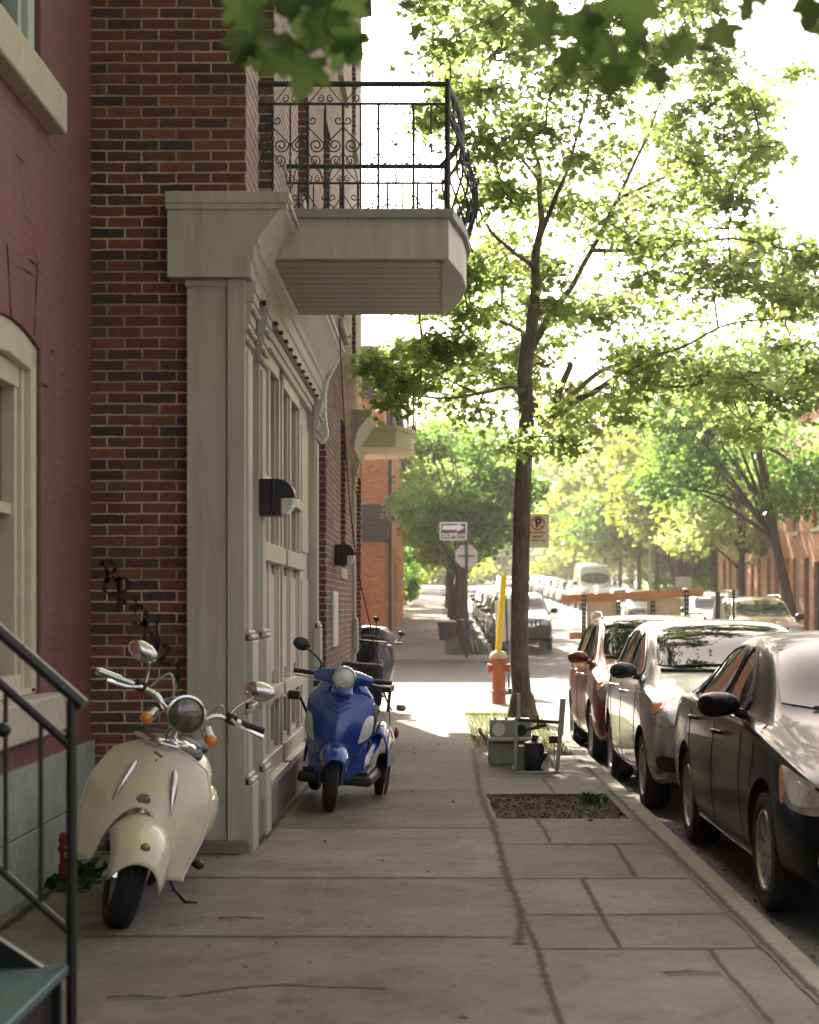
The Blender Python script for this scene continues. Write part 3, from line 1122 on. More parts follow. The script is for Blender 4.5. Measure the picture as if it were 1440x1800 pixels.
# bowed street side of the railing
q = MB()
front = [(XB - .01, YN + .02), (.14, 11.8), (.175, 12.25), (.14, 12.8), (.03, YFAR - .03)]
fs = spline([(x, y, 0) for x, y in front], 6)
for z, r in ((4.885, .024), (4.75, .012), (4.1, .012)):
    q.tube([(p.x, p.y, z) for p in fs], r, 8)
for p in fs[::3]:
    q.tube([(p.x, p.y, 4.88), (p.x + .005, p.y, 4.7), (p.x + .11, p.y, 4.42), (p.x + .1, p.y, 4.28), (p.x + .03, p.y, 4.05)], .008, 6)
for i in range(2, len(fs) - 1, 4):
    p = fs[i]
    for s in (-1, 1):
        q.tube([(p.x + .1 + .02 * math.cos(a), p.y + s * .05 + .045 * math.cos(a), 4.45 + .05 * math.sin(a)) for a in [k * .5 for k in range(12)]], .006, 5)
        q.tube([(p.x + .11, p.y + s * .05 + .04 * math.cos(a), 4.3 + .05 * math.sin(a)) for a in [k * .5 for k in range(12)]], .006, 5)
q.build('railing', m_iron, bal)
# second, rounded balcony at the street corner
q = MB()
q.prism([(-1.18, 25.2, 3.8), (-.62, 25.2, 3.8), (-.46, 25.45, 3.8), (-.38, 25.9, 3.8), (-.38, 26.5, 3.8), (-.48, 27.0, 3.8), (-.7, 27.3, 3.8), (-1.18, 27.4, 3.8)], (0, 0, .25))
q.prism([(-1.18, 25.16, 4.05), (-.6, 25.16, 4.05), (-.43, 25.42, 4.05), (-.34, 25.88, 4.05), (-.34, 26.52, 4.05), (-.45, 27.03, 4.05), (-.68, 27.34, 4.05), (-1.18, 27.45, 4.05)], (0, 0, .06))
b2 = q.build('balcony', m_cream, bb, bevel=.01)
q = MB()
for k in range(9):
    a = PI * k / 8 - PI / 2
    q.tube([(-.75 + .4 * math.cos(a), 26.3 + 1.0 * math.sin(a), 4.1), (-.75 + .4 * math.cos(a), 26.3 + 1.0 * math.sin(a), 4.9)], .012, 5)
q.tube([(-.75 + .4 * math.cos(PI * k / 16 - PI / 2), 26.3 + 1.0 * math.sin(PI * k / 16 - PI / 2), 4.9) for k in range(17)], .02, 6)
q.build('railing', m_iron, b2)

wb = thing('wire_plant_stand', 'rusty wire basket standing on the balcony behind the railing', 'plant stand', (-.32, 12.5, 4.06))
q = MB()
for z, r in ((.02, .17), (.12, .2), (.2, .22), (.28, .24)):
    q.tube([(r * math.cos(k * PI / 12), r * .8 * math.sin(k * PI / 12), z) for k in range(24)], .005, 5, closed=True)
for k in range(12):
    a = k * PI / 6
    q.tube([(.15 * math.cos(a), .12 * math.sin(a), 0), (.17 * math.cos(a), .136 * math.sin(a), .02), (.24 * math.cos(a), .19 * math.sin(a), .28)], .004, 5)
q.build('basket', mat('rusty_wire', (.1, .06, .035), .8), wb, world=False)

# wall lamps ---------------------------------------------------


def wall_lamp(x, y, z, s, label):
    t = thing('wall_lamp', label, 'lamp', (x, y, z), group='black wall lamps along the storefront')
    pr = [(0, -.115), (0, .115), (.115, .115)]
    pr += [(.115 + .105 * math.sin(a), .0 + .115 * math.cos(a)) for a in [k * PI / 16 for k in range(1, 9)]]
    pr += [(.13, 0), (.13, -.115)]
    q = MB()
    q.prism([(px * s, -.11 * s, pz * s) for px, pz in pr], (0, .22 * s, 0))
    q.bx(.075 * s, .095 * s, -.116 * s, .116 * s, -.1 * s, .118 * s)
    q.build('housing', m_plastic, t, world=False, bevel=.006)
    l = [(.131, -.003)] + [(.131 + .085 * math.cos(a), -.003 - .105 * math.sin(a)) for a in [k * PI / 16 for k in range(9)]]
    q = MB()
    q.prism([(px * s, -.1 * s, pz * s) for px, pz in l], (0, .2 * s, 0))
    q.build('lens', mat('lamp_lens', (.62, .6, .52), .25, spec=.7, var=.15, scale=40, bump=.4), t, world=False, bevel=.008)


wall_lamp(-1.175, 11.35, 2.17, 1.05, 'black half-dome wall lamp nearest, beside the tall shop windows')
wall_lamp(-1.178, 19.6, 2.04, 1.05, 'smaller-looking black wall lamp further along on the brick facade')

# ------------------------------------------------------------------ red painted house
XR = -2.135
rh = thing('red_house', 'painted dark red brick house with cream sash windows and pale stone foundation', 'house', (-2.4, 6, -.1))
mb = MB()
wall_x(mb, XR, -14, 10.5, -.4, 10, [(8.0, 9.17, .98, 2.95), (8.0, 9.17, 4.27, 6.2), (3.6, 4.7, 1.2, 3.6)], th=.16)
mb.add([(-9, -14, -.4), (XR, -14, -.4), (XR, -14, 10), (-9, -14, 10)], [(0, 1, 2, 3)])
# brick fill above the segmental arch
arc = [(8.0 + 1.17 * k / 12, 2.83 + .07 * (1 - ((k / 12 - .5) * 2) ** 2)) for k in range(13)]
mb.prism([(XR - .001, y, z) for y, z in arc] + [(XR - .001, 9.17, 2.95), (XR - .001, 8.0, 2.95)], (-.15, 0, 0))
mb.build('wall', m_red, rh, smooth=0)
q = MB()
q.bx(-9, XR + .25, -14.1, 10.45, 10, 10.3)
q.build('roof', m_brown, rh)
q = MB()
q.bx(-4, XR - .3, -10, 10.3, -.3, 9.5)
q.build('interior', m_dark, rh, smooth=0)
q = MB()
for z0, z1 in ((-.4, .28), (.288, .63)):
    ys = [-14 + .98 * k for k in range(26)]
    for a, b in zip(ys[:-1], ys[1:]):
        o_ = .45 if z0 > 0 else 0
        q.bx(XR - .1, XR + .028, a + o_, min(b + o_ - .008, 10.49), z0, z1)
q.build('foundation', m_found, rh, bevel=.006)
# lower window
q = MB()
x0 = XR - .13
q.bx(x0, XR - .02, 9.05, 9.165, .99, 2.84)
q.bx(x0, XR - .02, 8.005, 8.12, .99, 2.84)
q.bx(x0 - .03, XR - .055, 8.99, 9.049, 1.0, 2.8)
q.bx(x0 - .03, XR - .055, 8.121, 8.18, 1.0, 2.8)
q.bx(x0 - .05, XR - .08, 8.94, 8.989, 1.05, 2.72)
q.bx(x0 - .05, XR - .08, 8.181, 8.23, 1.05, 2.72)
q.prism([(x0, y, z - .004) for y, z in arc] + [(x0, 9.165, 2.74), (x0, 9.05, 2.70), (x0, 8.6, 2.73), (x0, 8.12, 2.70), (x0, 8.005, 2.74)], (.11, 0, 0))
q.bx(x0 - .04, XR - .07, 8.18, 8.99, 2.6, 2.72)
q.bx(x0 - .03, XR - .1, 8.2, 8.97, 1.93, 1.99)
q.bx(x0 - .03, XR - .06, 8.15, 9.03, .99, 1.09)
q.bx(x0 - .04, XR - .02, 8.03, 9.14, .985, 1.02)
lw = q.build('window', m_cream, rh, bevel=.006)
q = MB()
q.bx(x0 - .03, x0 - .02, 8.1, 9.04, 1.95, 2.85)
q.build('pane', m_glass2, lw, smooth=0)
q = MB()
q.bx(x0 - .05, x0 - .04, 8.1, 9.04, 1.0, 1.96)
q.build('pane', m_glass2, lw, smooth=0)
q = MB()
q.bx(XR - .15, XR + .11, 7.75, 9.34, .775, .982)
q.build('sill', m_stone, lw, bevel=.018, seg=3)
# upper window
q = MB()
q.bx(x0, XR - .03, 9.02, 9.165, 4.28, 6.19)
q.bx(x0, XR - .03, 8.005, 8.12, 4.28, 6.19)
q.bx(x0 - .03, XR - .065, 8.95, 9.019, 4.3, 6.15)
q.bx(x0, XR - .04, 8.121, 8.949, 4.28, 4.36)
q.bx(x0, XR - .04, 8.121, 8.949, 6.05, 6.19)
uw = q.build('window', mat('pale_blue_grey_paint', (.5, .55, .56), .5, var=.1, scale=20), rh, bevel=.006)
q = MB()
q.bx(x0 - .03, x0 - .02, 8.1, 9.0, 4.3, 6.18)
q.build('pane', m_glass, uw, smooth=0)
q = MB()
q.bx(XR - .15, XR + .1, 7.8, 9.38, 4.04, 4.268)
q.build('sill', m_stone, uw, bevel=.015, seg=3)
window_x(rh, XR - .1, 3.6, 4.7, 1.2, 3.6, m_cream, m_glass2, sill=.2)
# cracks in the painted brick
q = MB()


def wcrack(pts, w_):
    pp = []
    for x, y in pts:
        D = XR * 3000 / (x - 770)
        pp.append(V((XR + .003, D, EYE + (1066 - y) / 3000 * D)))
    vs = []
    for i, p in enumerate(pp):
        t = (pp[min(i + 1, len(pp) - 1)] - pp[max(i - 1, 0)]).normalized()
        s = V((0, -t.z, t.y)) * w_ * (.5 + .3 * math.sin(i * 2.1))
        vs += [p + s, p - s]
    q.add(vs, [(2 * i, 2 * i + 1, 2 * i + 3, 2 * i + 2) for i in range(len(pp) - 1)])


wcrack([(12, 428), (14, 460), (16, 500), (18, 535), (20, 556)], .016)
wcrack([(66, 460), (64, 500), (62, 545), (60, 590)], .013)
wcrack([(50, 455), (58, 462), (66, 468)], .008)
wcrack([(40, 472), (52, 480), (60, 486)], .006)
wcrack([(30, 265), (36, 290), (34, 320), (42, 350), (41, 375), (52, 395), (55, 430), (64, 448), (66, 462)], .004)
wcrack([(26, 270), (36, 280), (44, 288)], .004)
wcrack([(88, 614), (92, 618), (95, 617)], .01)
wcrack([(72, 674), (79, 678), (85, 681)], .01)
q.build('crack', mat('crack_dark', (.03, .015, .015), .95), rh, smooth=0)

# ------------------------------------------------------------------ stoop railing, close to the camera
st = thing('stoop', 'teal painted metal step with black handrail, blurred at the left edge', 'steps', (-1.5, 5.0, -.05))
q = MB()
p0, p1 = P(-420, 740, 5.35), P(148, 1240, 5.35)
q.tube([p0, p0.lerp(p1, .5), p1], .021, 14)
q.build('handrail', mat('worn_black_rail', (.02, .02, .024), .28, spec=.8, var=.3, scale=20), st)
q = MB()
q.tube([P(126, 1232, 5.35), P(126, 1870, 5.35)], .017, 12)
q.build('post', m_black, st)
q = MB()
q.tube([P(-300, 935, 5.35), P(126, 1312, 5.35)], .016, 10)
q.tube([P(-300, 1260, 5.35), P(128, 1642, 5.35)], .013, 10)
q.build('rail', m_black, st)
for k in range(6):
    x = 72 - 62 * k
    q = MB()
    q.tube([P(x, 1264 + (x - 72) * .885, 5.35), P(x, 1592 + (x - 72) * .893, 5.35)], .0075, 8)
    if k == 1:
        q.ell(P(6, 1283, 5.3), (.024, .024, .024))
    q.build('baluster', m_black, st)
q = MB()
zt = EYE - .62 / 3000 * 0 + (1066 - 1692) / 3000 * 5.35
for k in range(4):
    xa = -1.15 - .27 * k
    q.bx(xa - .30, xa, 4.05, 5.32, zt + .19 * k - .03, zt + .19 * k)
q.build('tread', mat('teal_paint', (.035, .13, .145), .55, var=.45, scale=7, bump=.2, col2=(.08, .1, .09)), st, bevel=.006)
q = MB()
for y in (5.27, 4.08):
    q.prism([(-1.17, y, -.1), (-1.17, y, zt - .035), (-2.1, y, zt + .58), (-2.1, y, -.1)], (0, .035, 0))
q.bx(-1.22, -1.19, 4.12, 5.26, -.1, zt - .035)
q.build('stringer', m_black, st)

# ------------------------------------------------------------------ orange corner building across the side street
ob = thing('orange_building', 'orange brick corner building with dark brown cornice across the side street', 'building', (-4, 62, 0))
mb = MB()
XO = -1.62
oo = [(54 + 4.2 * k, 55.1 + 4.2 * k, z0, z0 + 2.0) for k in range(6) for z0 in (1.6, 5.0)]
oo += [(56.2, 57.3, .2, 3.1), (64.6, 65.7, .3, 3.1)]
wall_x(mb, XO, 51.7, 80, -.6, 8.1, oo, th=.18)
mb.add([(-16, 51.7, -.6), (XO, 51.7, -.6), (XO, 51.7, 8.1), (-16, 51.7, 8.1)], [(0, 1, 2, 3)])
mb.add([(-16, 80, -.6), (XO, 80, -.6), (XO, 80, 8.1), (-16, 80, 8.1)], [(0, 1, 2, 3)])
mb.build('wall', m_orange, ob, smooth=0)
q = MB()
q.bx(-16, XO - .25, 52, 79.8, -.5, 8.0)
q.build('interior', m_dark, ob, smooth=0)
q = MB()
q.bx(-16.1, XO + .35, 51.35, 80, 8.1, 8.45)
q.bx(-16, XO + .12, 51.58, 80, 7.75, 8.1)
q.prism([(-16, 51.6, 8.45), (XO + .2, 51.6, 8.45), (XO + .0, 51.95, 9.4), (-16, 51.95, 9.4)], (0, 27, 0))
q.build('roof', m_brown, ob, bevel=.01)
q = MB()
for (z0, z1, e) in ((4.05, 4.18, .3), (3.9, 4.05, .22), (3.5, 3.9, .08), (3.42, 3.5, .14), (4.18, 4.55, .02)):
    q.bx(-6, XO + e, 51.7 - e, 52.3, z0, z1)
q.build('cornice', m_brown, ob, bevel=.01)
q = MB()
q.bx(-2.62, -2.5, 51.62, 51.72, -.2, 3.42)
q.bx(-16, -2.62, 51.66, 51.72, .4, 3.3)
q.build('shopfront', m_cream, ob)
for (a, b, c, d_) in oo:
    window_x(ob, XO - .12, a, b, c, d_, m_brown if c < .5 else m_cream, m_glass, sill=.14 if c > .5 else None, name='window' if c > .5 else 'door')
q = MB()
q.bx(-1.55, -1.45, 53.3, 53.42, .2, 7.7)
q.build('drainpipe', m_brown, ob)
q = MB()
for z in (5.2, 6.9):
    q.bx(-4.4, -3.4, 51.6, 51.72, z, z + 1.5)
q.build('shutter', m_cream, ob)

# ------------------------------------------------------------------ buildings on the right
tb = thing('row_house', 'orange-tan brick row house with tall dark doorways at the right edge', 'house', (14, 52, 0))
mb = MB()
XT = 11.5
zg = lambda y: zroad(y) + .1
to = []
for k in range(9):
    y = 42.2 + 3.05 * k
    to.append((y, y + .95, 3.85, 5.9))
    to.append((y + .1, y + .85, zg(y) + .25, zg(y) + 2.6) if k % 2 else (y, y + .9, zg(y) + .8, zg(y) + 2.7))
    to.append((y + 1.55, y + 2.25, zg(y) + .25, zg(y) + 2.75))
wall_x(mb, XT, 40, 70, -.6, 7.6, to, th=.2)
mb.add([(XT, 40, -.6), (24, 40, -.6), (24, 40, 7.6), (XT, 40, 7.6)], [(0, 1, 2, 3)])
mb.add([(XT, 70, -.6), (24, 70, -.6), (24, 70, 7.6), (XT, 70, 7.6)], [(0, 1, 2, 3)])
# reveals of a wall that faces -X go the other way
for i, p in enumerate(mb.v):
    if abs(p[0] - (XT - .2)) < 1e-6:
        mb.v[i] = (XT + .2, p[1], p[2])
mb.build('wall', m_tan, tb, smooth=0)
q = MB()
q.bx(XT - .15, 24, 39.9, 70.1, 7.6, 7.9)
q.build('roof', m_brown, tb)
for (a, b, c, d_) in to:
    hi = c > 3.5
    isdoor = d_ - c > 2.1 and not hi
    window_x(tb, XT + .12, a, b, c, d_, m_brown if isdoor else m_white, m_dark if isdoor else m_glass, sg=-1, sill=.18 if not isdoor else None, name='door' if isdoor else 'window')
# ------------------------------------------------------------------ cars
def paint(name, col, metal=.5, rough=.3, coat=1.):
    return mat(name, col, rough, metal, var=.06, scale=3, coat=coat, spec=.3)


m_cglass = glass_mat('car_glass', (.012, .014, .014), .015)
m_lamp = mat('headlamp_lens', (.46, .47, .47), .16, .45, var=.25, scale=5, coat=1., bump=.35, bscale=26, stretch=(2.2, 2.2, .08))
m_refl = mat('lamp_reflector', (.75, .75, .74), .1, .9, var=.1, bump=.4, bscale=40, stretch=(2, 2, .1), coat=1.)
m_amber = mat('amber_lens', (.75, .22, .03), .2, var=.15, coat=.8)
m_tail = mat('tail_lens', (.35, .012, .01), .15, var=.2, coat=1.)
m_alloy = mat('wheel_silver', (.42, .42, .42), .38, .75, var=.15)
m_trim = mat('rubber_trim', (.01, .01, .01), .55)
m_under = mat('underbody', (.008, .008, .008), .9)


class Car:
    def __init__(s, root, st, axles, pmat, wheel_r=.315, half_w=.86, arch=.375, level=2, wheel_y_in=.0):
        s.root, s.axles, s.wr, s.hw = root, axles, wheel_r, half_w
        cols = []
        for (y, zb, zbelt, zre, zt, ws, wmid, wbelt, wr) in st:
            h = zbelt - zb
            g = wbelt - .035
            cols.append([(0, zb), (ws * .85, zb), (ws * .985, zb + .05), (wmid * .985, zb + h * .28), (wmid, zb + h * .6), (wbelt * .995, zbelt - .05), (wbelt - .012, zbelt - .0),
                         (g, zbelt + min(.02, (zre - zbelt) * .3)), (g * .62 + wr * .38 + .006, zbelt * .62 + zre * .38), (g * .25 + wr * .75 + .012, zbelt * .25 + zre * .75),
                         (wr, zre), (wr * .85, zre + (zt - zre) * .6), (wr * .5, zt - .006), (0, zt)])
        n = len(cols[0])
        mb = MB()
        vs, fs = [], []
        ring = 2 * n - 2
        for (c, row) in zip(cols, st):
            y = row[0]
            for (x, z) in c:
                vs.append((-x, y, z))
            for (x, z) in c[-2:0:-1]:
                vs.append((x, y, z))
        for j in range(len(cols) - 1):
            for i in range(ring):
                k = (i + 1) % ring
                fs.append((j * ring + i, j * ring + k, (j + 1) * ring + k, (j + 1) * ring + i))
        for j, e in ((0, 0), (len(cols) - 1, 1)):
            b = j * ring
            for i in range(n - 1):
                a0, a1 = i, i + 1
                b0, b1 = (ring - i) % ring, ring - i - 1
                if i == 0:
                    f = (b, b + 1, b + ring - 1)
                elif i == n - 2:
                    f = (b + i, b + i + 1, b + b0)
                else:
                    f = (b + a0, b + a1, b + b1, b + b0)
                fs.append(f)
        mb.add(vs, fs)
        o = mb.build('body', [pmat, m_under], root, world=False, smooth=0)
        md = o.modifiers.new('s', 'SUBSURF')
        md.levels = md.render_levels = level
        cb = MB().mat(1)
        for ay in axles:
            for sd in (-1, 1):
                cb.lathe([(0, 0), (arch, 0), (arch, .5), (0, .5)], (sd * .52, ay, wheel_r + .005), (sd, 0, 0), n=40)
        cut = cb.build('cut', [pmat, m_under], None, smooth=0)
        md = o.modifiers.new('b', 'BOOLEAN')
        md.operation = 'DIFFERENCE'
        md.solver = 'EXACT'
        md.object = cut
        cut.location = (0, 0, 0)
        om, rm = o.parent, None
        o.parent = None
        bpy.context.view_layer.update()
        dg = bpy.context.evaluated_depsgraph_get()
        me = bpy.data.meshes.new_from_object(o.evaluated_get(dg))
        o.modifiers.clear()
        o.data = me
        me.name = 'body'
        bpy.data.objects.remove(cut)
        o.parent = root
        for p in me.polygons:
            if p.normal.z < -.75 and p.center.z < st[len(st) // 2][1] + .12:
                p.material_index = 1
        me.polygons.foreach_set('use_smooth', [True] * len(me.polygons))
        me.set_sharp_from_angle(angle=R(42))
        s.body = o
        s.mid = st[len(st) // 2]
        bm = bmesh.new()
        bm.from_mesh(me)
        s.bvh = BVHTree.FromBMesh(bm)
        bm.free()

    # --- projection of 2D shapes on the body
    def ray(s, u, v, d, U, W):
        o = U * u + W * v - d * 6
        h = s.bvh.ray_cast(o, d)
        if h[0] is None:
            h = s.bvh.find_nearest(U * u + W * v - d * .5)
        n = h[1]
        if n.dot(d) > 0:
            n = -n
        return h[0], n

    DIRS = {'L': ((1, 0, 0), (0, 1, 0), (0, 0, 1)), 'R': ((-1, 0, 0), (0, 1, 0), (0, 0, 1)), 'F': ((0, 1, 0), (1, 0, 0), (0, 0, 1)),
            'B': ((0, -1, 0), (1, 0, 0), (0, 0, 1)), 'T': ((0, 0, -1), (1, 0, 0), (0, 1, 0)),
            'FL': ((.8, .6, 0), (.6, -.8, 0), (0, 0, 1)), 'FR': ((-.8, .6, 0), (.6, .8, 0), (0, 0, 1)),
            'BL': ((.8, -.6, 0), (.6, .8, 0), (0, 0, 1)), 'BR': ((-.8, -.6, 0), (.6, -.8, 0), (0, 0, 1))}

    def patch(s, name, poly, dr, m, eps=.004, skirt=.012, parent=None, step=.07, rnd=2, bulge=0.):
        d, U, W = [V(x) for x in s.DIRS[dr]]
        if rnd:
            poly = chaikin(poly, rnd)
        out = []
        n = len(poly)
        for i in range(n):
            a, b = poly[i], poly[(i + 1) % n]
            L_ = math.hypot(b[0] - a[0], b[1] - a[1])
            k = max(1, int(L_ / step))
            for t in range(k):
                out.append((a[0] + (b[0] - a[0]) * t / k, a[1] + (b[1] - a[1]) * t / k))
        nb = len(out)
        xs = [p[0] for p in out]
        ys = [p[1] for p in out]
        pts = [V(p) for p in out]

        def inside(x, y):
            c = False
            for i in range(nb):
                x1, y1 = out[i]
                x2, y2 = out[i - 1]
                if (y1 > y) != (y2 > y) and x < (x2 - x1) * (y - y1) / (y2 - y1) + x1:
                    c = not c
            return c

        def dist(x, y):
            return min(math.hypot(x - p[0], y - p[1]) for p in out)
        x = min(xs) + step / 2
        while x < max(xs):
            y = min(ys) + step / 2
            while y < max(ys):
                if inside(x, y) and dist(x, y) > step * .45:
                    pts.append(V((x, y)))
                y += step
            x += step
        r = geometry.delaunay_2d_cdt([V((p[0], p[1])) for p in pts], [], [list(range(nb))], 1, 1e-6)
        v2, faces = r[0], r[2]
        mb = MB()
        vs = []
        for p in v2:
            h, nn = s.ray(p[0], p[1], d, U, W)
            e = eps
            if bulge:
                e += bulge * min(1, dist(p[0], p[1]) / .06)
            vs.append(h + nn * e)
        mb.add(vs, [tuple(f) for f in faces])
        bd = []
        for p in out:
            h, nn = s.ray(p[0], p[1], d, U, W)
            bd.append((h + nn * eps, h - nn * skirt))
        vs = [q for b in bd for q in b]
        k = len(bd)
        mb.add(vs, [(2 * i, 2 * i + 1, 2 * ((i + 1) % k) + 1, 2 * ((i + 1) % k)) for i in range(k)])
        return mb.build(name, m, parent or s.root, world=False, smooth=50)

    def ribbon(s, mb, path, dr, w_, eps=.003, closed=False, step=.05):
        d, U, W = [V(x) for x in s.DIRS[dr]]
        q = []
        n = len(path)
        for i in range(n if closed else n - 1):
            a, b = path[i], path[(i + 1) % n]
            k = max(1, int(math.hypot(b[0] - a[0], b[1] - a[1]) / step))
            for t in range(k):
                q.append((a[0] + (b[0] - a[0]) * t / k, a[1] + (b[1] - a[1]) * t / k))
        if not closed:
            q.append(path[-1])
        pts = []
        for p in q:
            h, nn = s.ray(p[0], p[1], d, U, W)
            pts.append(h + nn * eps)
        mb.tube(pts, w_ / 2, 6, closed=closed)

    def wheel(s, x, y, kind, mesh_from=None):
        sd = 1 if x > 0 else -1
        r = s.wr
        t = MB()
        wd = .105
        t.lathe([(r * .66, -wd * .8), (r * .8, -wd), (r * .95, -wd * .93), (r, -wd * .6), (r * 1.003, 0), (r, wd * .6), (r * .95, wd * .93), (r * .8, wd), (r * .66, wd * .8), (r * .6, 0)],
                (x, y, r), (sd, 0, 0), 44)
        for k in range(3):
            t.lathe([(r * 1.004, -.05 + .05 * k - .006), (r * 1.012, -.05 + .05 * k), (r * 1.004, -.05 + .05 * k + .006)], (x, y, r), (sd, 0, 0), 44)
        w_ = t.build('wheel', m_rubber, s.root, world=False)
        h = MB()
        o = (x, y, r)
        h.lathe([(r * .69, wd * .8), (r * .67, wd * .93), (r * .63, wd * .9), (r * .60, wd * .4)], o, (sd, 0, 0), 40)
        h.lathe([(0, wd * .72), (.035, wd * .72), (.05, wd * .6), (.06, wd * .3)], o, (sd, 0, 0), 20)
        ns = kind
        for k in range(ns):
            a = 2 * PI * k / ns
            ca, sa = math.cos(a), math.sin(a)
            tn = V((0, -sa, ca))
            rd = V((0, ca, sa))
            b = V(o)
            A = V((sd, 0, 0))
            wi, wo = .020 * 9 / ns * 1.1, .032 * 9 / ns * 1.15
            p = []
            for rr, ww, dp in ((.04, wi, .62), (r * .4, (wi + wo) / 2, .72), (r * .655, wo, .78)):
                for s_ in (-1, 1):
                    p.append(b + rd * rr + tn * ww * s_ + A * wd * dp)
                    p.append(b + rd * rr + tn * ww * s_ + A * wd * (dp - .3))
            h.add(p, [(0, 2, 6, 4), (4, 6, 10, 8), (0, 4, 5, 1), (4, 8, 9, 5), (2, 3, 7, 6), (6, 7, 11, 10)])
        h.build('rim', m_alloy, w_, world=False, bevel=0)
        k = MB()
        k.lathe([(0, wd * .15), (r * .62, wd * .15), (r * .62, -wd * .5)], o, (sd, 0, 0), 30)
        k.build('spoke_shade_disc', m_under, w_, world=False)  # near-black backing paints the shade behind the spokes

    def wheels(s, kind=9):
        for ay in s.axles:
            for sd in (-1, 1):
                s.wheel(sd * (s.hw - .115), ay, kind)

    def mirror(s, x, y, z, m, sz=(.115, .075, .075)):
        sd = 1 if x > 0 else -1
        mb = MB()
        prof = chaikin([(-1, -.55), (-.75, .75), (.2, 1), (.95, .6), (1, -.6), (.3, -1)], 2)
        n = len(prof)
        vs = []
        for (k, dy) in ((.55, -1.), (.92, -.55), (1, .2), (.98, .8), (.9, 1.)):
            for (a, b) in prof:
                vs.append((x + sd * a * sz[0] * k, y + dy * sz[1], z + b * sz[2] * k))
        fs = [tuple(range(n)), tuple(4 * n + i for i in range(n))]
        for j in range(4):
            for i in range(n):
                l = (i + 1) % n
                fs.append((j * n + i, j * n + l, (j + 1) * n + l, (j + 1) * n + i))
        mb.add(vs, fs)
        mb.tube([(x - sd * sz[0] * .7, y, z - sz[2] * .5), (x - sd * (sz[0] + .12), y + .0, z - sz[2] * 1.15)], [.028, .035], 8)
        o = mb.build('mirror', m, s.root, world=False, smooth=50)
        return o

    def both(s, name, poly, dr, m, **kw):
        """a patch on the left and its mirror image on the right"""
        a = s.patch(name, poly, dr + 'L' if dr in 'FB' and dr else dr, m, **kw)
        return a


def side_glass(car, polys, trim=m_trim, chrome=None):
    for dr in ('L', 'R'):
        for p in polys:
            g = car.patch('side_window', p, dr, m_cglass, eps=.005, rnd=2)
            mb = MB()
            car.ribbon(mb, chaikin(p, 2), dr, .022, eps=.003, closed=True)
            mb.build('seal', trim, g, world=False)
    if chrome:
        for dr in ('L', 'R'):
            mb = MB()
            car.ribbon(mb, chrome, dr, .012, eps=.008)
            mb.build('trim_strip', m_chrome, car.root, world=False)


def mirrored(poly):
    return [(-x, z) for x, z in poly]


def finish(car, seams, handles, pm, shut=m_under):
    for dr, sd in (('L', -1), ('R', 1)):
        mb = MB()
        for p in seams:
            car.ribbon(mb, p, dr, .009, eps=-.001)
        mb.build('door_gap', shut, car.root, world=False)
        for (y, z) in handles:
            h, n = car.ray(y, z, *[V(q) for q in car.DIRS[dr]])
            mb = MB()
            mb.tube([h + V((0, -.085, 0)), h + n * .028 + V((0, -.06, .004)), h + n * .034, h + n * .028 + V((0, .06, .004)), h + V((0, .085, 0))], [.01, .014, .016, .014, .01], 8)
            mb.build('door_handle', pm, car.root, world=False)


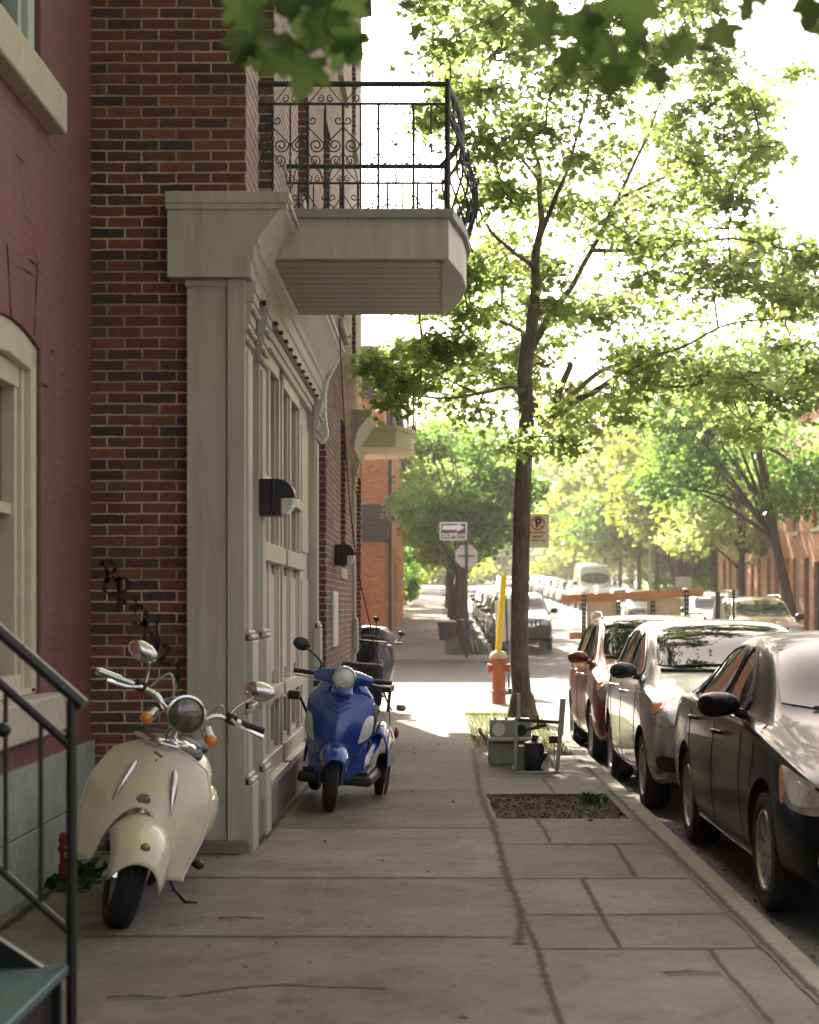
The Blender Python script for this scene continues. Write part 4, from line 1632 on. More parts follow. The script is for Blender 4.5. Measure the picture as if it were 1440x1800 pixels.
def sedan(root, pm):
    st = [(-2.30, .34, .60, .635, .655, .50, .60, .52, .40), (-2.24, .23, .665, .705, .73, .70, .76, .70, .52), (-2.05, .19, .74, .79, .815, .80, .85, .79, .60),
          (-1.6, .18, .83, .885, .915, .84, .875, .83, .66), (-1.12, .175, .90, .955, .99, .845, .875, .85, .70), (-.86, .175, .915, 1.06, 1.10, .85, .878, .852, .675),
          (-.34, .175, .925, 1.345, 1.39, .85, .88, .855, .595), (.1, .175, .935, 1.405, 1.455, .85, .88, .855, .58), (.6, .175, .945, 1.405, 1.458, .85, .88, .855, .575),
          (1.05, .175, .955, 1.34, 1.385, .85, .88, .855, .565), (1.5, .18, .965, 1.16, 1.20, .845, .878, .85, .57), (1.78, .19, .97, 1.035, 1.07, .84, .87, .84, .62),
          (2.1, .21, .95, 1.0, 1.035, .80, .85, .81, .62), (2.26, .25, .92, .965, .99, .72, .79, .75, .58), (2.32, .38, .85, .89, .91, .55, .66, .62, .46)]
    c = Car(root, st, (-1.39, 1.31), pm, .315, .865, .375, level=3)
    win = [[(-.62, .965), (-.32, 1.18), (-.02, 1.335), (.12, 1.352), (.13, .975)], [(.2, .978), (.2, 1.352), (.62, 1.34), (.98, 1.285), (1.12, 1.05), (1.10, .998)],
           [(1.15, 1.0), (1.15, 1.22), (1.42, 1.10), (1.50, 1.03)]]
    side_glass(c, win, chrome=[(-.7, .945), (.1, .962), (1.1, .98), (1.52, 1.0), (1.56, 1.04)])
    c.patch('windshield', [(-.66, 1.01), (.66, 1.01), (.615, 1.2), (.535, 1.365), (0, 1.395), (-.535, 1.365), (-.615, 1.2)], 'F', m_cglass, rnd=1, eps=.006, step=.05)
    c.patch('rear_window', [(-.6, 1.06), (.6, 1.06), (.5, 1.34), (-.5, 1.34)], 'B', m_cglass, rnd=1, eps=.002)
    for dr, f in (('FL', 1), ('FR', -1)):
        pl_ = [(f * u, z) for u, z in [(.86, .80), (1.1, .755), (1.36, .70), (1.44, .61), (1.28, .575), (1.0, .60), (.91, .68)]]
        hl = c.patch('headlight', pl_, dr, m_lamp, eps=.004, rnd=2, bulge=.012, step=.05)
        c.patch('reflector', [(f * u, z) for u, z in [(1.01, .752), (1.2, .712), (1.34, .675), (1.36, .63), (1.22, .61), (1.06, .625)]], dr, m_refl, eps=.019, rnd=2, parent=hl, step=.04)
        am = [(f * u, z) for u, z in [(.862, .79), (.92, .785), (1.0, .615), (.965, .605), (.91, .68)]]
        c.patch('turn_signal', am, dr, m_amber, eps=.012, rnd=2, parent=hl, step=.04)
    gr = c.patch('grille', [(-.46, .64), (.46, .64), (.38, .50), (-.38, .50)], 'F', m_trim, eps=.004, rnd=1)
    mb = MB()
    for z in (.615, .575, .535):
        c.ribbon(mb, [(-.42, z), (.42, z)], 'F', .014, eps=.01)
    mb.build('grille_bar', m_chrome, gr, world=False)
    c.patch('bumper_intake', [(-.55, .40), (.55, .40), (.6, .27), (-.6, .27)], 'F', m_trim, eps=.003, rnd=1)
    for f in (-1, 1):
        c.patch('fog_lamp', [(f * .64, .43), (f * .74, .42), (f * .74, .33), (f * .64, .34)], 'F', m_lamp, eps=.005, rnd=2)
    for dr, f in (('BL', 1), ('BR', -1)):
        c.patch('tail_light', [(f * 1.32, .93), (f * 1.12, .93), (f * .98, .85), (f * 1.02, .74), (f * 1.25, .72)], dr, m_tail, eps=.006, rnd=2, step=.05)
    for x in (-.93, .93):
        c.mirror(x, -.52, 1.03, pm, (.13, .085, .08))
    finish(c, [[(-.86, .28), (-.78, .62), (-.72, .92)], [(.15, .25), (.165, .6), (.165, .96)], [(1.0, .32), (.98, .5), (1.12, .72), (1.16, .98)], [(-.86, .28), (.15, .25), (1.0, .32)], [(-1.05, .95), (-1.12, .78), (-1.08, .62)]],
           [(-.02, .84), (.93, .87)], pm)
    for dr in 'LR':
        mb = MB()
        c.ribbon(mb, [(-.95, .235), (.9, .245)], dr, .016, eps=.006)
        mb.build('sill_strip', m_chrome, root, world=False)
    mb = MB()
    for s in (-1, 1):
        c.ribbon(mb, [(s * .05 + .02, 1.045), (s * .3 + .05, 1.04), (s * .55 + .05, 1.03)], 'F', .014, eps=.014)
    mb.build('wiper', m_trim, root, world=False)
    c.wheels(9)
    mb = MB()
    mb.tube([(0, .75, 1.44), (0, .82, 1.47), (0, .93, 1.475)], [.02, .016, .006], 8)
    mb.build('antenna', pm, root, world=False)
    return c


def hatch(root, pm, rails=False, dark_mirror=None, tall=0., level=2, ns=7):
    t = tall
    st = [(-2.0, .34, .60, .64, .66, .48, .58, .52, .40), (-1.94, .23, .68, .73, .76, .68, .75, .70, .52), (-1.75, .19, .79, .84, .87, .78, .83, .78, .60),
          (-1.4, .18, .89, .95, .985, .82, .85, .815, .65), (-1.02, .175, .95, 1.04, 1.075, .825, .853, .83, .68), (-.55, .175, .96, 1.28 + t * .6, 1.315 + t * .6, .83, .856, .832, .635),
          (-.18, .175, .965, 1.42 + t, 1.465 + t, .83, .857, .834, .61), (.3, .175, .97, 1.465 + t, 1.515 + t, .83, .857, .834, .605), (.9, .175, .98, 1.46 + t, 1.51 + t, .83, .857, .834, .60),
          (1.4, .18, .99, 1.41 + t, 1.46 + t, .825, .853, .828, .595), (1.72, .20, .99, 1.30 + t, 1.345 + t, .80, .84, .80, .58), (1.88, .24, .97, 1.10, 1.14, .76, .81, .765, .60), (1.97, .27, .93, .985, 1.01, .70, .77, .73, .58),
          (2.0, .38, .84, .88, .90, .56, .66, .62, .45)]
    c = Car(root, st, (-1.25, 1.25), pm, .30, .84, .36, level=level)
    win = [[(-.78, 1.01), (-.48, 1.2), (-.12, 1.37 + t), (.12, 1.405 + t), (.13, 1.02)], [(.2, 1.022), (.2, 1.41 + t), (.72, 1.405 + t), (.98, 1.38 + t), (1.02, 1.04)], [(1.09, 1.045), (1.07, 1.37 + t), (1.38, 1.30 + t), (1.5, 1.08)]]
    side_glass(c, win)
    wsh = c.patch('windshield', [(-.65, 1.09), (.65, 1.09), (.62, 1.26), (.555, 1.435 + t), (0, 1.46 + t), (-.555, 1.435 + t), (-.62, 1.26)], 'F', m_cglass, rnd=1, eps=.008, step=.05)
    mb = MB()
    c.ribbon(mb, [(-.63, 1.09), (0, 1.085), (.63, 1.09)], 'F', .03, eps=.006)
    mb.build('seal', m_trim, wsh, world=False)
    c.patch('rear_window', [(-.55, 1.06), (.55, 1.06), (.5, 1.36 + t), (-.5, 1.36 + t)], 'B', m_cglass, rnd=1, eps=.002)
    for dr, f in (('FL', 1), ('FR', -1)):
        pl_ = [(f * u, z) for u, z in [(.80, .97), (1.0, .90), (1.14, .76), (1.11, .68), (.97, .67), (.85, .75), (.775, .88)]]
        hl = c.patch('headlight', pl_, dr, m_lamp, eps=.004, rnd=2, bulge=.014, step=.05)
        c.patch('turn_signal', [(f * u, z) for u, z in [(.86, .85), (.92, .855), (.945, .81), (.92, .765), (.865, .77), (.84, .81)]], dr, m_amber, eps=.02, rnd=2, parent=hl, step=.03)
    c.patch('grille', [(-.42, .68), (.42, .68), (.36, .60), (-.36, .60)], 'F', m_trim, eps=.004, rnd=1)
    c.patch('bumper_intake', [(-.42, .50), (.42, .50), (.50, .28), (-.50, .28)], 'F', m_trim, eps=.004, rnd=1)
    for dr, f in (('FL', 1), ('FR', -1)):
        c.patch('fog_lamp', [(f * 1.0, .47), (f * 1.2, .46), (f * 1.22, .34), (f * 1.02, .36)], dr, m_trim, eps=.014, rnd=2)
    for dr, f in (('BL', 1), ('BR', -1)):
        c.patch('tail_light', [(f * 1.12, 1.2), (f * .98, 1.2), (f * .95, .85), (f * 1.1, .85)], dr, m_tail, eps=.006, rnd=2, step=.06)
    for x in (-.90, .90):
        c.mirror(x, -.66, 1.08, dark_mirror or pm, (.12, .075, .075))
    finish(c, [[(-.9, .3), (-.86, .7), (-.83, .99)], [(.15, .26), (.165, .6), (.165, 1.0)], [(.9, .36), (.92, .6), (1.03, .8), (1.05, 1.02)], [(-.9, .3), (.15, .26), (.9, .36)]], [(-.02, .88), (.86, .9)], pm)
    if rails:
        for s in (-1, 1):
            mb = MB()
            mb.tube([(s * .58, -.05, 1.47 + t), (s * .59, .1, 1.53 + t), (s * .59, 1.2, 1.52 + t), (s * .58, 1.4, 1.44 + t)], .016, 8)
            mb.build('roof_rail', pm, root, world=False)
    mb = MB()
    for s in (-1, 1):
        c.ribbon(mb, [(s * .05 + .02, 1.125), (s * .3 + .03, 1.125), (s * .55 + .03, 1.115)], 'F', .014, eps=.016)
    mb.build('wiper', m_trim, root, world=False)
    c.wheels(ns)
    return c


def suv(root, pm):
    st = [(-2.3, .48, .80, .85, .88, .66, .74, .70, .56), (-2.24, .38, .88, .95, .98, .78, .84, .80, .64), (-2.05, .34, .98, 1.04, 1.07, .84, .89, .85, .68), (-1.5, .33, 1.05, 1.10, 1.13, .88, .92, .88, .72),
          (-1.05, .33, 1.09, 1.15, 1.18, .88, .925, .89, .74), (-.55, .33, 1.10, 1.48, 1.52, .885, .925, .89, .70), (-.2, .33, 1.11, 1.64, 1.69, .885, .925, .89, .68), (.4, .33, 1.11, 1.69, 1.74, .885, .925, .89, .675),
          (1.2, .33, 1.12, 1.68, 1.73, .885, .925, .89, .67), (1.9, .34, 1.12, 1.62, 1.68, .88, .92, .885, .66), (2.15, .38, 1.11, 1.38, 1.45, .86, .9, .86, .66), (2.28, .40, 1.05, 1.10, 1.13, .80, .86, .82, .64), (2.32, .5, .95, 1.0, 1.02, .66, .76, .72, .5)]
    c = Car(root, st, (-1.4, 1.35), pm, .36, .9, .43)
    win = [[(-.8, 1.16), (-.5, 1.36), (-.22, 1.56), (.05, 1.6), (.06, 1.16)], [(.14, 1.16), (.14, 1.61), (.95, 1.61), (.98, 1.16)], [(1.06, 1.17), (1.05, 1.6), (1.8, 1.55), (1.92, 1.2)]]
    side_glass(c, win)
    c.patch('windshield', [(-.7, 1.21), (.7, 1.21), (.66, 1.42), (.61, 1.6), (0, 1.63), (-.61, 1.6), (-.66, 1.42)], 'F', m_cglass, rnd=1, eps=.002)
    c.patch('rear_window', [(-.6, 1.2), (.6, 1.2), (.55, 1.55), (-.55, 1.55)], 'B', m_cglass, rnd=1, eps=.002)
    for f in (-1, 1):
        c.patch('headlight', [(f * .50, .96), (f * .80, .97), (f * .84, .80), (f * .52, .80)], 'F', m_lamp, eps=.006, rnd=2, bulge=.01, step=.06)
        c.patch('fog_lamp', [(f * .62, .62), (f * .72, .62), (f * .72, .53), (f * .62, .53)], 'F', m_lamp, eps=.006, rnd=2, step=.05)
    gr = c.patch('grille', [(-.48, .97), (.48, .97), (.46, .76), (-.46, .76)], 'F', m_chrome, eps=.005, rnd=1)
    for k in range(7):
        x = -.37 + k * .123
        c.patch('grille_slot', [(x - .03, .945), (x + .03, .945), (x + .03, .785), (x - .03, .785)], 'F', m_under, eps=.012, rnd=1, parent=gr, step=.1)
    c.patch('bumper', [(-.78, .70), (.78, .70), (.76, .46), (-.76, .46)], 'F', m_plastic, eps=.012, rnd=1)
    for dr, f in (('BL', 1), ('BR', -1)):
        c.patch('tail_light', [(f * 1.34, 1.3), (f * 1.22, 1.3), (f * 1.22, .95), (f * 1.34, .95)], dr, m_tail, eps=.006, rnd=1, step=.08)
    for x in (-1.0, 1.0):
        c.mirror(x, -.72, 1.2, m_plastic, (.13, .07, .095))
    finish(c, [[(-.98, .45), (-.95, 1.08)], [(.1, .42), (.1, 1.12)], [(.95, .5), (1.02, .8), (1.02, 1.12)]], [(-.05, 1.0), (.85, 1.0)], pm)
    for s in (-1, 1):
        mb = MB()
        mb.tube([(s * .62, -.1, 1.68), (s * .62, .1, 1.765), (s * .62, 1.6, 1.76), (s * .62, 1.8, 1.66)], .02, 8)
        mb.build('roof_rail', m_trim, root, world=False)
    c.wheels(5)
    return c


def van(root, pm):
    st = [(-2.6, .5, .82, .88, .92, .74, .82, .78, .62), (-2.52, .36, .95, 1.02, 1.06, .88, .93, .89, .72), (-2.2, .33, 1.1, 1.2, 1.24, .94, .97, .94, .8), (-1.75, .32, 1.22, 1.42, 1.47, .95, .985, .96, .84),
          (-1.35, .32, 1.25, 1.95, 2.02, .95, .985, .965, .84), (-1.0, .32, 1.26, 2.38, 2.48, .95, .985, .97, .84), (-.5, .32, 1.27, 2.52, 2.63, .95, .985, .97, .84), (1.5, .32, 1.27, 2.54, 2.65, .95, .985, .97, .84), (2.5, .34, 1.27, 2.52, 2.62, .95, .985, .97, .83),
          (2.6, .36, 1.25, 2.4, 2.5, .93, .96, .95, .8)]
    c = Car(root, st, (-1.75, 1.7), pm, .35, .96, .42)
    c.patch('windshield', [(-.8, 1.48), (.8, 1.48), (.74, 2.06), (-.74, 2.06)], 'F', m_cglass, rnd=1, eps=.003)
    side_glass(c, [[(-1.55, 1.35), (-1.2, 1.9), (-.7, 1.95), (-.7, 1.33)]])
    for f in (-1, 1):
        c.patch('headlight', [(f * .5, 1.0), (f * .82, 1.04), (f * .84, .86), (f * .52, .84)], 'F', m_lamp, eps=.006, rnd=2, step=.08)
    c.patch('grille', [(-.42, .98), (.42, .98), (.4, .78), (-.4, .78)], 'F', m_trim, eps=.004, rnd=1)
    c.patch('bumper', [(-.8, .66), (.8, .66), (.78, .42), (-.78, .42)], 'F', m_plastic, eps=.008, rnd=1)
    for x in (-1.1, 1.1):
        c.mirror(x, -1.35, 1.5, m_plastic, (.12, .07, .15))
    c.wheels(5)
    return c


GK = 'cars parked along the near kerb'
p_black = paint('black_car_paint', (.006, .006, .007), 0., .3, .28)
bp_ = p_black.node_tree.nodes['Principled BSDF']
bp_.inputs['Specular IOR Level'].default_value = .05
bp_.inputs['Coat IOR'].default_value = 1.33
p_silver = paint('silver_car_paint', (.31, .31, .30), .85, .34)
p_red = paint('red_car_paint', (.20, .018, .012), .45, .3)
p_green = paint('dark_green_car_paint', (.014, .03, .03), .4, .3)
p_white = paint('white_car_paint', (.7, .7, .68), 0., .3)
p_gold = paint('gold_car_paint', (.36, .27, .16), .75, .35)
p_grey = paint('grey_car_paint', (.1, .11, .13), .6, .32)
p_blue = paint('pale_blue_car_paint', (.28, .33, .38), .7, .35)


def place(fn, name, label, x, yfront, group, front, **kw):
    t = thing(name, label, 'car', (0, 0, 0), group=group)
    pm = kw.pop('pm')
    cobj = fn(t, pm, **kw)
    y = yfront + front
    t.location = (x, y, zroad(y) + .004)
    t.rotation_euler = (math.atan((zroad(y + .1) - zroad(y - .1)) / .2), 0, 0)
    return t


car_black = place(sedan, 'sedan', 'shiny black sedan nearest in the parked row, at the right edge', 2.55, 8.02, GK, 2.30, pm=p_black)
car_silver = place(hatch, 'hatchback', 'silver hatchback with black mirrors parked behind the black sedan', 2.46, 12.95, GK, 2.0, pm=p_silver, dark_mirror=m_plastic)
car_red = place(hatch, 'hatchback', 'dark red hatchback with roof rails at the far end of the near row', 2.44, 17.35, GK, 2.0, pm=p_red, rails=True, tall=.04)
GF = 'cars parked beyond the side street on the left'
GR = 'cars parked along the opposite kerb'
car_suv = place(suv, 'suv', 'dark green off-roader with chrome slotted grille, first car beyond the side street', 2.50, 50.0, GF, 2.3, pm=p_green)
car_suv['category'] = 'off-roader'


def clone(src, label, x, y, group, pm=None, cat='car', yaw=0.):
    c = copy_tree(src, None, pm)
    c['label'] = label
    c['category'] = cat
    c['group'] = group
    c.location = (x, y, zroad(y) + .004)
    c.rotation_euler = (math.atan((zroad(y + .1) - zroad(y - .1)) / .2), 0, yaw)
    return c


clone(car_silver, 'white hatchback parked directly behind the dark green off-roader', 2.45, 57.6, GF, p_white)
clone(car_black, 'grey sedan third in the row behind the off-roader', 2.5, 63.4, GF, p_grey)
clone(car_red, 'pale blue car fourth in the row behind the off-roader', 2.5, 69.0, GF, p_blue)
clone(car_black, 'white sedan fifth in the row behind the off-roader', 2.5, 75.2, GF, p_white)
clone(car_silver, 'silver car sixth in the row behind the off-roader', 2.5, 81.4, GF)
clone(car_suv, 'gold pickup-like vehicle with wide windshield by the leaning tree at right', 8.45, 45.3, GR, p_gold)
clone(car_suv, 'white off-roader behind the two dark barrier posts at right', 8.5, 52.8, GR, p_white)
clone(car_black, 'white sedan seen between the barrier and the posts', 8.5, 59.6, GR, p_white)
clone(car_silver, 'dark grey hatchback seen through the gap between the plywood barrier panels', 8.45, 70.5, GR, p_grey)
clone(car_black, 'silver sedan just above the orange barrier board', 8.6, 79.0, GR, p_silver)
clone(car_silver, 'white hatchback below the tall white van', 8.6, 86.5, GR, p_white)
cv = thing('van', 'tall white delivery van with dark windshield in the far parked row', 'van', group=GR)
van(cv, p_white)
cv.location = (8.75, 96.5, zroad(96.5))
cv.rotation_euler = (.026, 0, 0)
clone(car_black, 'grey sedan parked just beyond the white van', 8.6, 104.5, GR, p_grey)
for i, (y, pm, lb) in enumerate(((111, p_white, 'second'), (117.5, p_silver, 'third'), (124, p_white, 'fourth'), (131, p_blue, 'fifth'), (138, p_white, 'sixth'), (146, p_silver, 'seventh'))):
    clone(car_silver if i % 2 else car_black, '%s sunlit car uphill beyond the white van' % lb, 8.6, y, GR, pm)
clone(car_red, 'white car driving far up the street beside the tree trunk', 5.2, 132, 'cars driving up the street', p_white)
clone(car_black, 'pale sedan driving far up the street left of the tree trunk', 4.4, 108, 'cars driving up the street', p_silver)
# ------------------------------------------------------------------ trees
LEAF = [(0, 0), (.17, -.04), (.42, -.10), (.30, .12), (.56, .42), (.30, .42), (.22, .52), (0, 1.0), (-.22, .52), (-.30, .42), (-.56, .42), (-.30, .12), (-.42, -.10), (-.17, -.04)]
LEAF_S = [(0, 0), (.4, -.05), (.5, .4), (.2, .45), (0, 1.), (-.2, .45), (-.5, .4), (-.4, -.05)]
CLUMP = [(0, -.1), (.35, -.3), (.3, .05), (.6, .3), (.25, .4), (.1, .8), (-.15, .42), (-.55, .45), (-.3, .1), (-.5, -.2)]
rng = np.random.default_rng(11)


def leaf_object(name, m, cen, size, parent, shape, tilt=.6, down=.0, fold=.12, tone=None, kind=None):
    """one mesh of many leaf-shaped faces at the points cen"""
    cen = np.asarray(cen, float)
    n = len(cen)
    L = np.array(shape, float)
    k = len(L)
    size = size * rng.uniform(.45, 1.35, n)
    yaw = rng.uniform(0, 2 * np.pi, n)
    tx = rng.normal(0, tilt, n)
    ty = rng.normal(0, tilt, n) + down
    lx = L[None, :, 0] * size[:, None]
    ly = L[None, :, 1] * size[:, None]
    lz = (np.abs(L[None, :, 0]) * fold + (L[None, :, 1] ** 2) * -fold) * size[:, None]
    # tilt round x, then y, then yaw
    c, s = np.cos(ty)[:, None], np.sin(ty)[:, None]
    y1, z1 = ly * c + lz * s, -ly * s + lz * c
    c, s = np.cos(tx)[:, None], np.sin(tx)[:, None]
    x2, z2 = lx * c + z1 * s, -lx * s + z1 * c
    c, s = np.cos(yaw)[:, None], np.sin(yaw)[:, None]
    X = x2 * c - y1 * s + cen[:, 0:1]
    Y = x2 * s + y1 * c + cen[:, 1:2]
    Z = z2 + cen[:, 2:3]
    co_ = np.stack([X, Y, Z], -1).reshape(-1, 3)
    if parent is not None:
        iv = np.array(wm(parent).inverted())
        co_ = co_ @ iv[:3, :3].T + iv[:3, 3]
    me = bpy.data.meshes.new(name)
    me.vertices.add(n * k)
    me.vertices.foreach_set('co', co_.ravel())
    me.loops.add(n * k)
    me.loops.foreach_set('vertex_index', np.arange(n * k, dtype=np.int32))
    me.polygons.add(n)
    me.polygons.foreach_set('loop_start', np.arange(0, n * k, k, dtype=np.int32))
    me.polygons.foreach_set('loop_total', np.full(n, k, dtype=np.int32))
    at = me.attributes.new('tone', 'FLOAT', 'FACE')
    t = rng.uniform(0, 1, n) if tone is None else np.clip(tone + rng.normal(0, .18, n), 0, 1)
    at.data.foreach_set('value', t.astype(np.float32))
    me.update(calc_edges=True)
    me.materials.append(m)
    o = bpy.data.objects.new(name, me)
    C.objects.link(o)
    if parent is not None:
        o.parent = parent
    return o


m_leaf = leaf_mat('maple_leaf', (.065, .11, .04), (.36, .49, .14), .62, .35)
m_leaf_y = leaf_mat('young_leaf', (.065, .115, .03), (.34, .46, .06), .6, .3)
m_leaf_d = leaf_mat('deep_leaf', (.038, .085, .034), (.2, .38, .07), .52, .4)
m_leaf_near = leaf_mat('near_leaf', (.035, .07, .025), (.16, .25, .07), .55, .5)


def bark_mat(name, a, b_):
    m, nt, b = nodes(name)
    L = nt.links.new
    tc = N(nt, 'ShaderNodeTexCoord')
    mp = N(nt, 'ShaderNodeMapping')
    mp.inputs['Scale'].default_value = (1, 1, .16)
    L(tc.outputs['Object'], mp.inputs[0])
    n1 = N(nt, 'ShaderNodeTexNoise', Scale=26., Detail=8., Roughness=.72)
    L(mp.outputs[0], n1.inputs['Vector'])
    n2 = N(nt, 'ShaderNodeTexNoise', Scale=2.5, Detail=4.)
    L(tc.outputs['Object'], n2.inputs['Vector'])
    ad = N(nt, 'ShaderNodeMath', operation='MULTIPLY_ADD')
    L(n2.outputs['Fac'], ad.inputs[0])
    ad.inputs[1].default_value = .5
    L(n1.outputs['Fac'], ad.inputs[2])
    r = N(nt, 'ShaderNodeValToRGB')
    r.color_ramp.elements[0].position = .5
    r.color_ramp.elements[1].position = .95
    r.color_ramp.elements[0].color = c4(a)
    r.color_ramp.elements[1].color = c4(b_)
    L(ad.outputs[0], r.inputs['Fac'])
    L(r.outputs[0], b.inputs['Base Color'])
    b.inputs['Roughness'].default_value = .9
    b.inputs['Specular IOR Level'].default_value = .2
    bp = N(nt, 'ShaderNodeBump', Strength=1., Distance=.025)
    L(n1.outputs['Fac'], bp.inputs['Height'])
    L(bp.outputs[0], b.inputs['Normal'])
    return m


m_bark = bark_mat('maple_bark', (.045, .036, .026), (.24, .195, .135))
m_bark_d = bark_mat('dark_bark', (.025, .02, .016), (.09, .07, .05))


def limb(mb, pts, r0, r1, n=10, it=5):
    sp = spline(pts, it)
    m = len(sp)
    sp = [p + V((noise.noise(p * 1.9), noise.noise(p * 1.9 + V((9, 0, 0))), 0)) * r0 * .5 if 0 < i < m - 1 else p for i, p in enumerate(sp)]
    mb.tube(sp, [(r0 + (r1 - r0) * (i / (m - 1)) ** .8) * (1 + .08 * noise.noise(p * 5)) for i, p in enumerate(sp)], n)
    return sp


# --- the street maple
DT = 23.7
mt = thing('maple_tree', 'big backlit street maple rising from the pavement strip behind the discarded appliances', 'tree', (1.17, DT, zs(DT)))
tb_ = MB()


def T(x, y, dd=0):
    return P(x, y, DT + dd)


sk = []
base = V((1.17, DT, zs(DT)))
tr = spline([base - V((0, 0, .15)), base + V((0, 0, .25)), T(913, 1150), T(915, 1000), T(919, 850), T(926, 745), T(922, 660), T(930, 590)], 8)
tb_.tube(tr, [.23 if i < 5 else (.215 - .012 * (i - 5) if i < 10 else .132 - .0006 * (i - 10)) * (1 + .05 * noise.noise(p * 3)) for i, p in enumerate(tr)], 20)
sk += tr[20:]
LIMBS = [([(930, 600, 0), (938, 520, .1), (943, 450, .3), (950, 390, .2), (948, 300, .4), (935, 255, .5)], .13, .03),
         ([(924, 690, 0), (958, 748, -.1), (988, 715, -.5), (1040, 690, -.8), (1095, 655, -1.2), (1135, 628, -1.5)], .10, .03),
         ([(975, 728, -.3), (985, 690, -.1), (998, 652, .1), (1002, 640, .2)], .085, .05),
         ([(1000, 700, -.5), (1060, 650, .3), (1120, 640, .9), (1190, 640, 1.4)], .06, .02),
         ([(932, 610, 0), (965, 560, .6), (1000, 510, 1.), (1040, 440, 1.3), (1085, 350, 1.5), (1130, 260, 1.6), (1160, 180, 1.7)], .09, .02),
         ([(945, 430, .3), (975, 350, -.3), (1000, 290, -.6), (1030, 180, -.8), (1050, 90, -1)], .06, .014),
         ([(922, 690, 0), (895, 680, -.6), (850, 690, -1.2), (780, 700, -1.8), (700, 690, -2.2)], .055, .012),
         ([(928, 590, 0), (895, 570, .7), (850, 560, 1.2), (800, 590, 1.5), (730, 600, 1.6)], .05, .012),
         ([(940, 470, .2), (900, 440, -.6), (860, 400, -1), (830, 330, -1.2), (800, 230, -1.3)], .05, .012),
         ([(948, 320, .4), (900, 250, .8), (870, 170, 1), (840, 100, 1.1)], .035, .01),
         ([(1085, 350, 1.5), (1150, 320, .6), (1230, 280, 0), (1300, 240, -.5), (1370, 170, -.9)], .04, .01),
         ([(1040, 440, 1.3), (1110, 440, .3), (1200, 430, -.6), (1290, 420, -1.2), (1390, 440, -1.6)], .05, .012),
         ([(1135, 628, -1.5), (1200, 610, -1.8), (1280, 570, -2), (1380, 560, -2.2)], .035, .01),
         ([(1095, 655, -1.2), (1170, 680, -2), (1250, 670, -2.4), (1350, 650, -2.6)], .035, .01),
         ([(924, 740, 0), (950, 760, -.8), (990, 765, -1.6), (1040, 750, -2)], .03, .01)]
for pts, r0, r1 in LIMBS:
    sk += limb(tb_, [T(*p) for p in pts], r0 * .72, r1 * .8)
CL = [(930, 60, 60), (1010, 90, 60), (1090, 60, 55), (800, 100, 50), (850, 150, 60), (1290, 140, 45), (1365, 160, 42), (1180, 90, 50), (770, 40, 45), (860, 40, 45),
      (790, 220, 50), (835, 265, 60), (900, 190, 65), (990, 190, 70), (1080, 180, 70), (1170, 190, 70), (1250, 230, 60), (1310, 265, 42),
      (850, 335, 45), (920, 300, 65), (1010, 300, 70), (1100, 300, 75), (1190, 310, 70), (1265, 320, 45), (840, 60, 40),
      (865, 430, 60), (890, 490, 55), (1000, 400, 55), (1090, 410, 65), (1180, 400, 70), (1270, 440, 60), (1345, 430, 45), (1410, 460, 45), (960, 450, 45),
      (850, 545, 50), (770, 580, 42), (1010, 560, 50), (1080, 530, 55), (1160, 550, 75), (1240, 520, 70), (1320, 540, 60), (1400, 560, 60), (900, 610, 40), (960, 540, 40),
      (715, 672, 45), (770, 675, 55), (850, 680, 55), (905, 700, 40), (1010, 680, 38), (1180, 650, 65), (1260, 640, 70), (1350, 640, 70), (1420, 640, 50), (670, 640, 32), (735, 645, 42), (830, 640, 40),
      (960, 775, 40), (1030, 755, 42), (1090, 720, 35), (1250, 720, 50), (1350, 720, 45), (1140, 600, 45), (730, 615, 26), (760, 450, 45), (730, 490, 40), (770, 510, 40), (815, 470, 35),
      (760, -50, 60), (860, -60, 70), (960, -70, 70), (1060, -70, 70), (1150, -60, 60), (1000, -180, 80), (900, -180, 80), (1100, -180, 70), (820, -160, 60), (980, -290, 70), (1220, -20, 45)]
pts_, tone_ = [], []
rnd = random.Random(4)
skn = np.array([(p.x, p.y, p.z) for p in sk])
clus = []
for (x, y, r) in CL:
    for sub in range(3):
        dd = rnd.choice((-1, 1)) * rnd.uniform(0, 1) ** .8 * 3.9
        if 850 < x < 1020 and y > 380 and y < 690:
            dd = abs(dd)
        c = np.array(P(x + rnd.uniform(-.95, .95) * r, y + rnd.uniform(-.85, .85) * r, DT + dd))
        rad = r / 3000 * (DT + dd)
        clus.append((c, rad))
# grow a twig to each cluster from the nearest wood, nearest first
todo = list(range(len(clus)))
ca = np.array([c for c, _ in clus])
dist = np.array([((skn - c) ** 2).sum(1).min() for c in ca])
near_i = [int(((skn - c) ** 2).sum(1).argmin()) for c in ca]
wood = [V(p) for p in skn]
wr = [1.] * len(wood)
while todo:
    j = min(todo, key=lambda q: dist[q])
    todo.remove(j)
    s0, e0 = wood[near_i[j]], V(ca[j])
    L_ = (e0 - s0).length
    mid = s0.lerp(e0, .55) + V((rnd.uniform(-.12, .12) * L_, rnd.uniform(-.12, .12) * L_, .06 * L_))
    sp_t = spline([s0, mid, e0], 5)
    tb_.tube(sp_t, [.015 * (1 - .6 * k / 10) for k in range(11)], 5)
    for p in sp_t[3:]:
        wood.append(p)
        k = len(wood) - 1
        for q in todo:
            d2 = (ca[q][0] - p.x) ** 2 + (ca[q][1] - p.y) ** 2 + (ca[q][2] - p.z) ** 2
            if d2 < dist[q]:
                dist[q], near_i[q] = d2, k
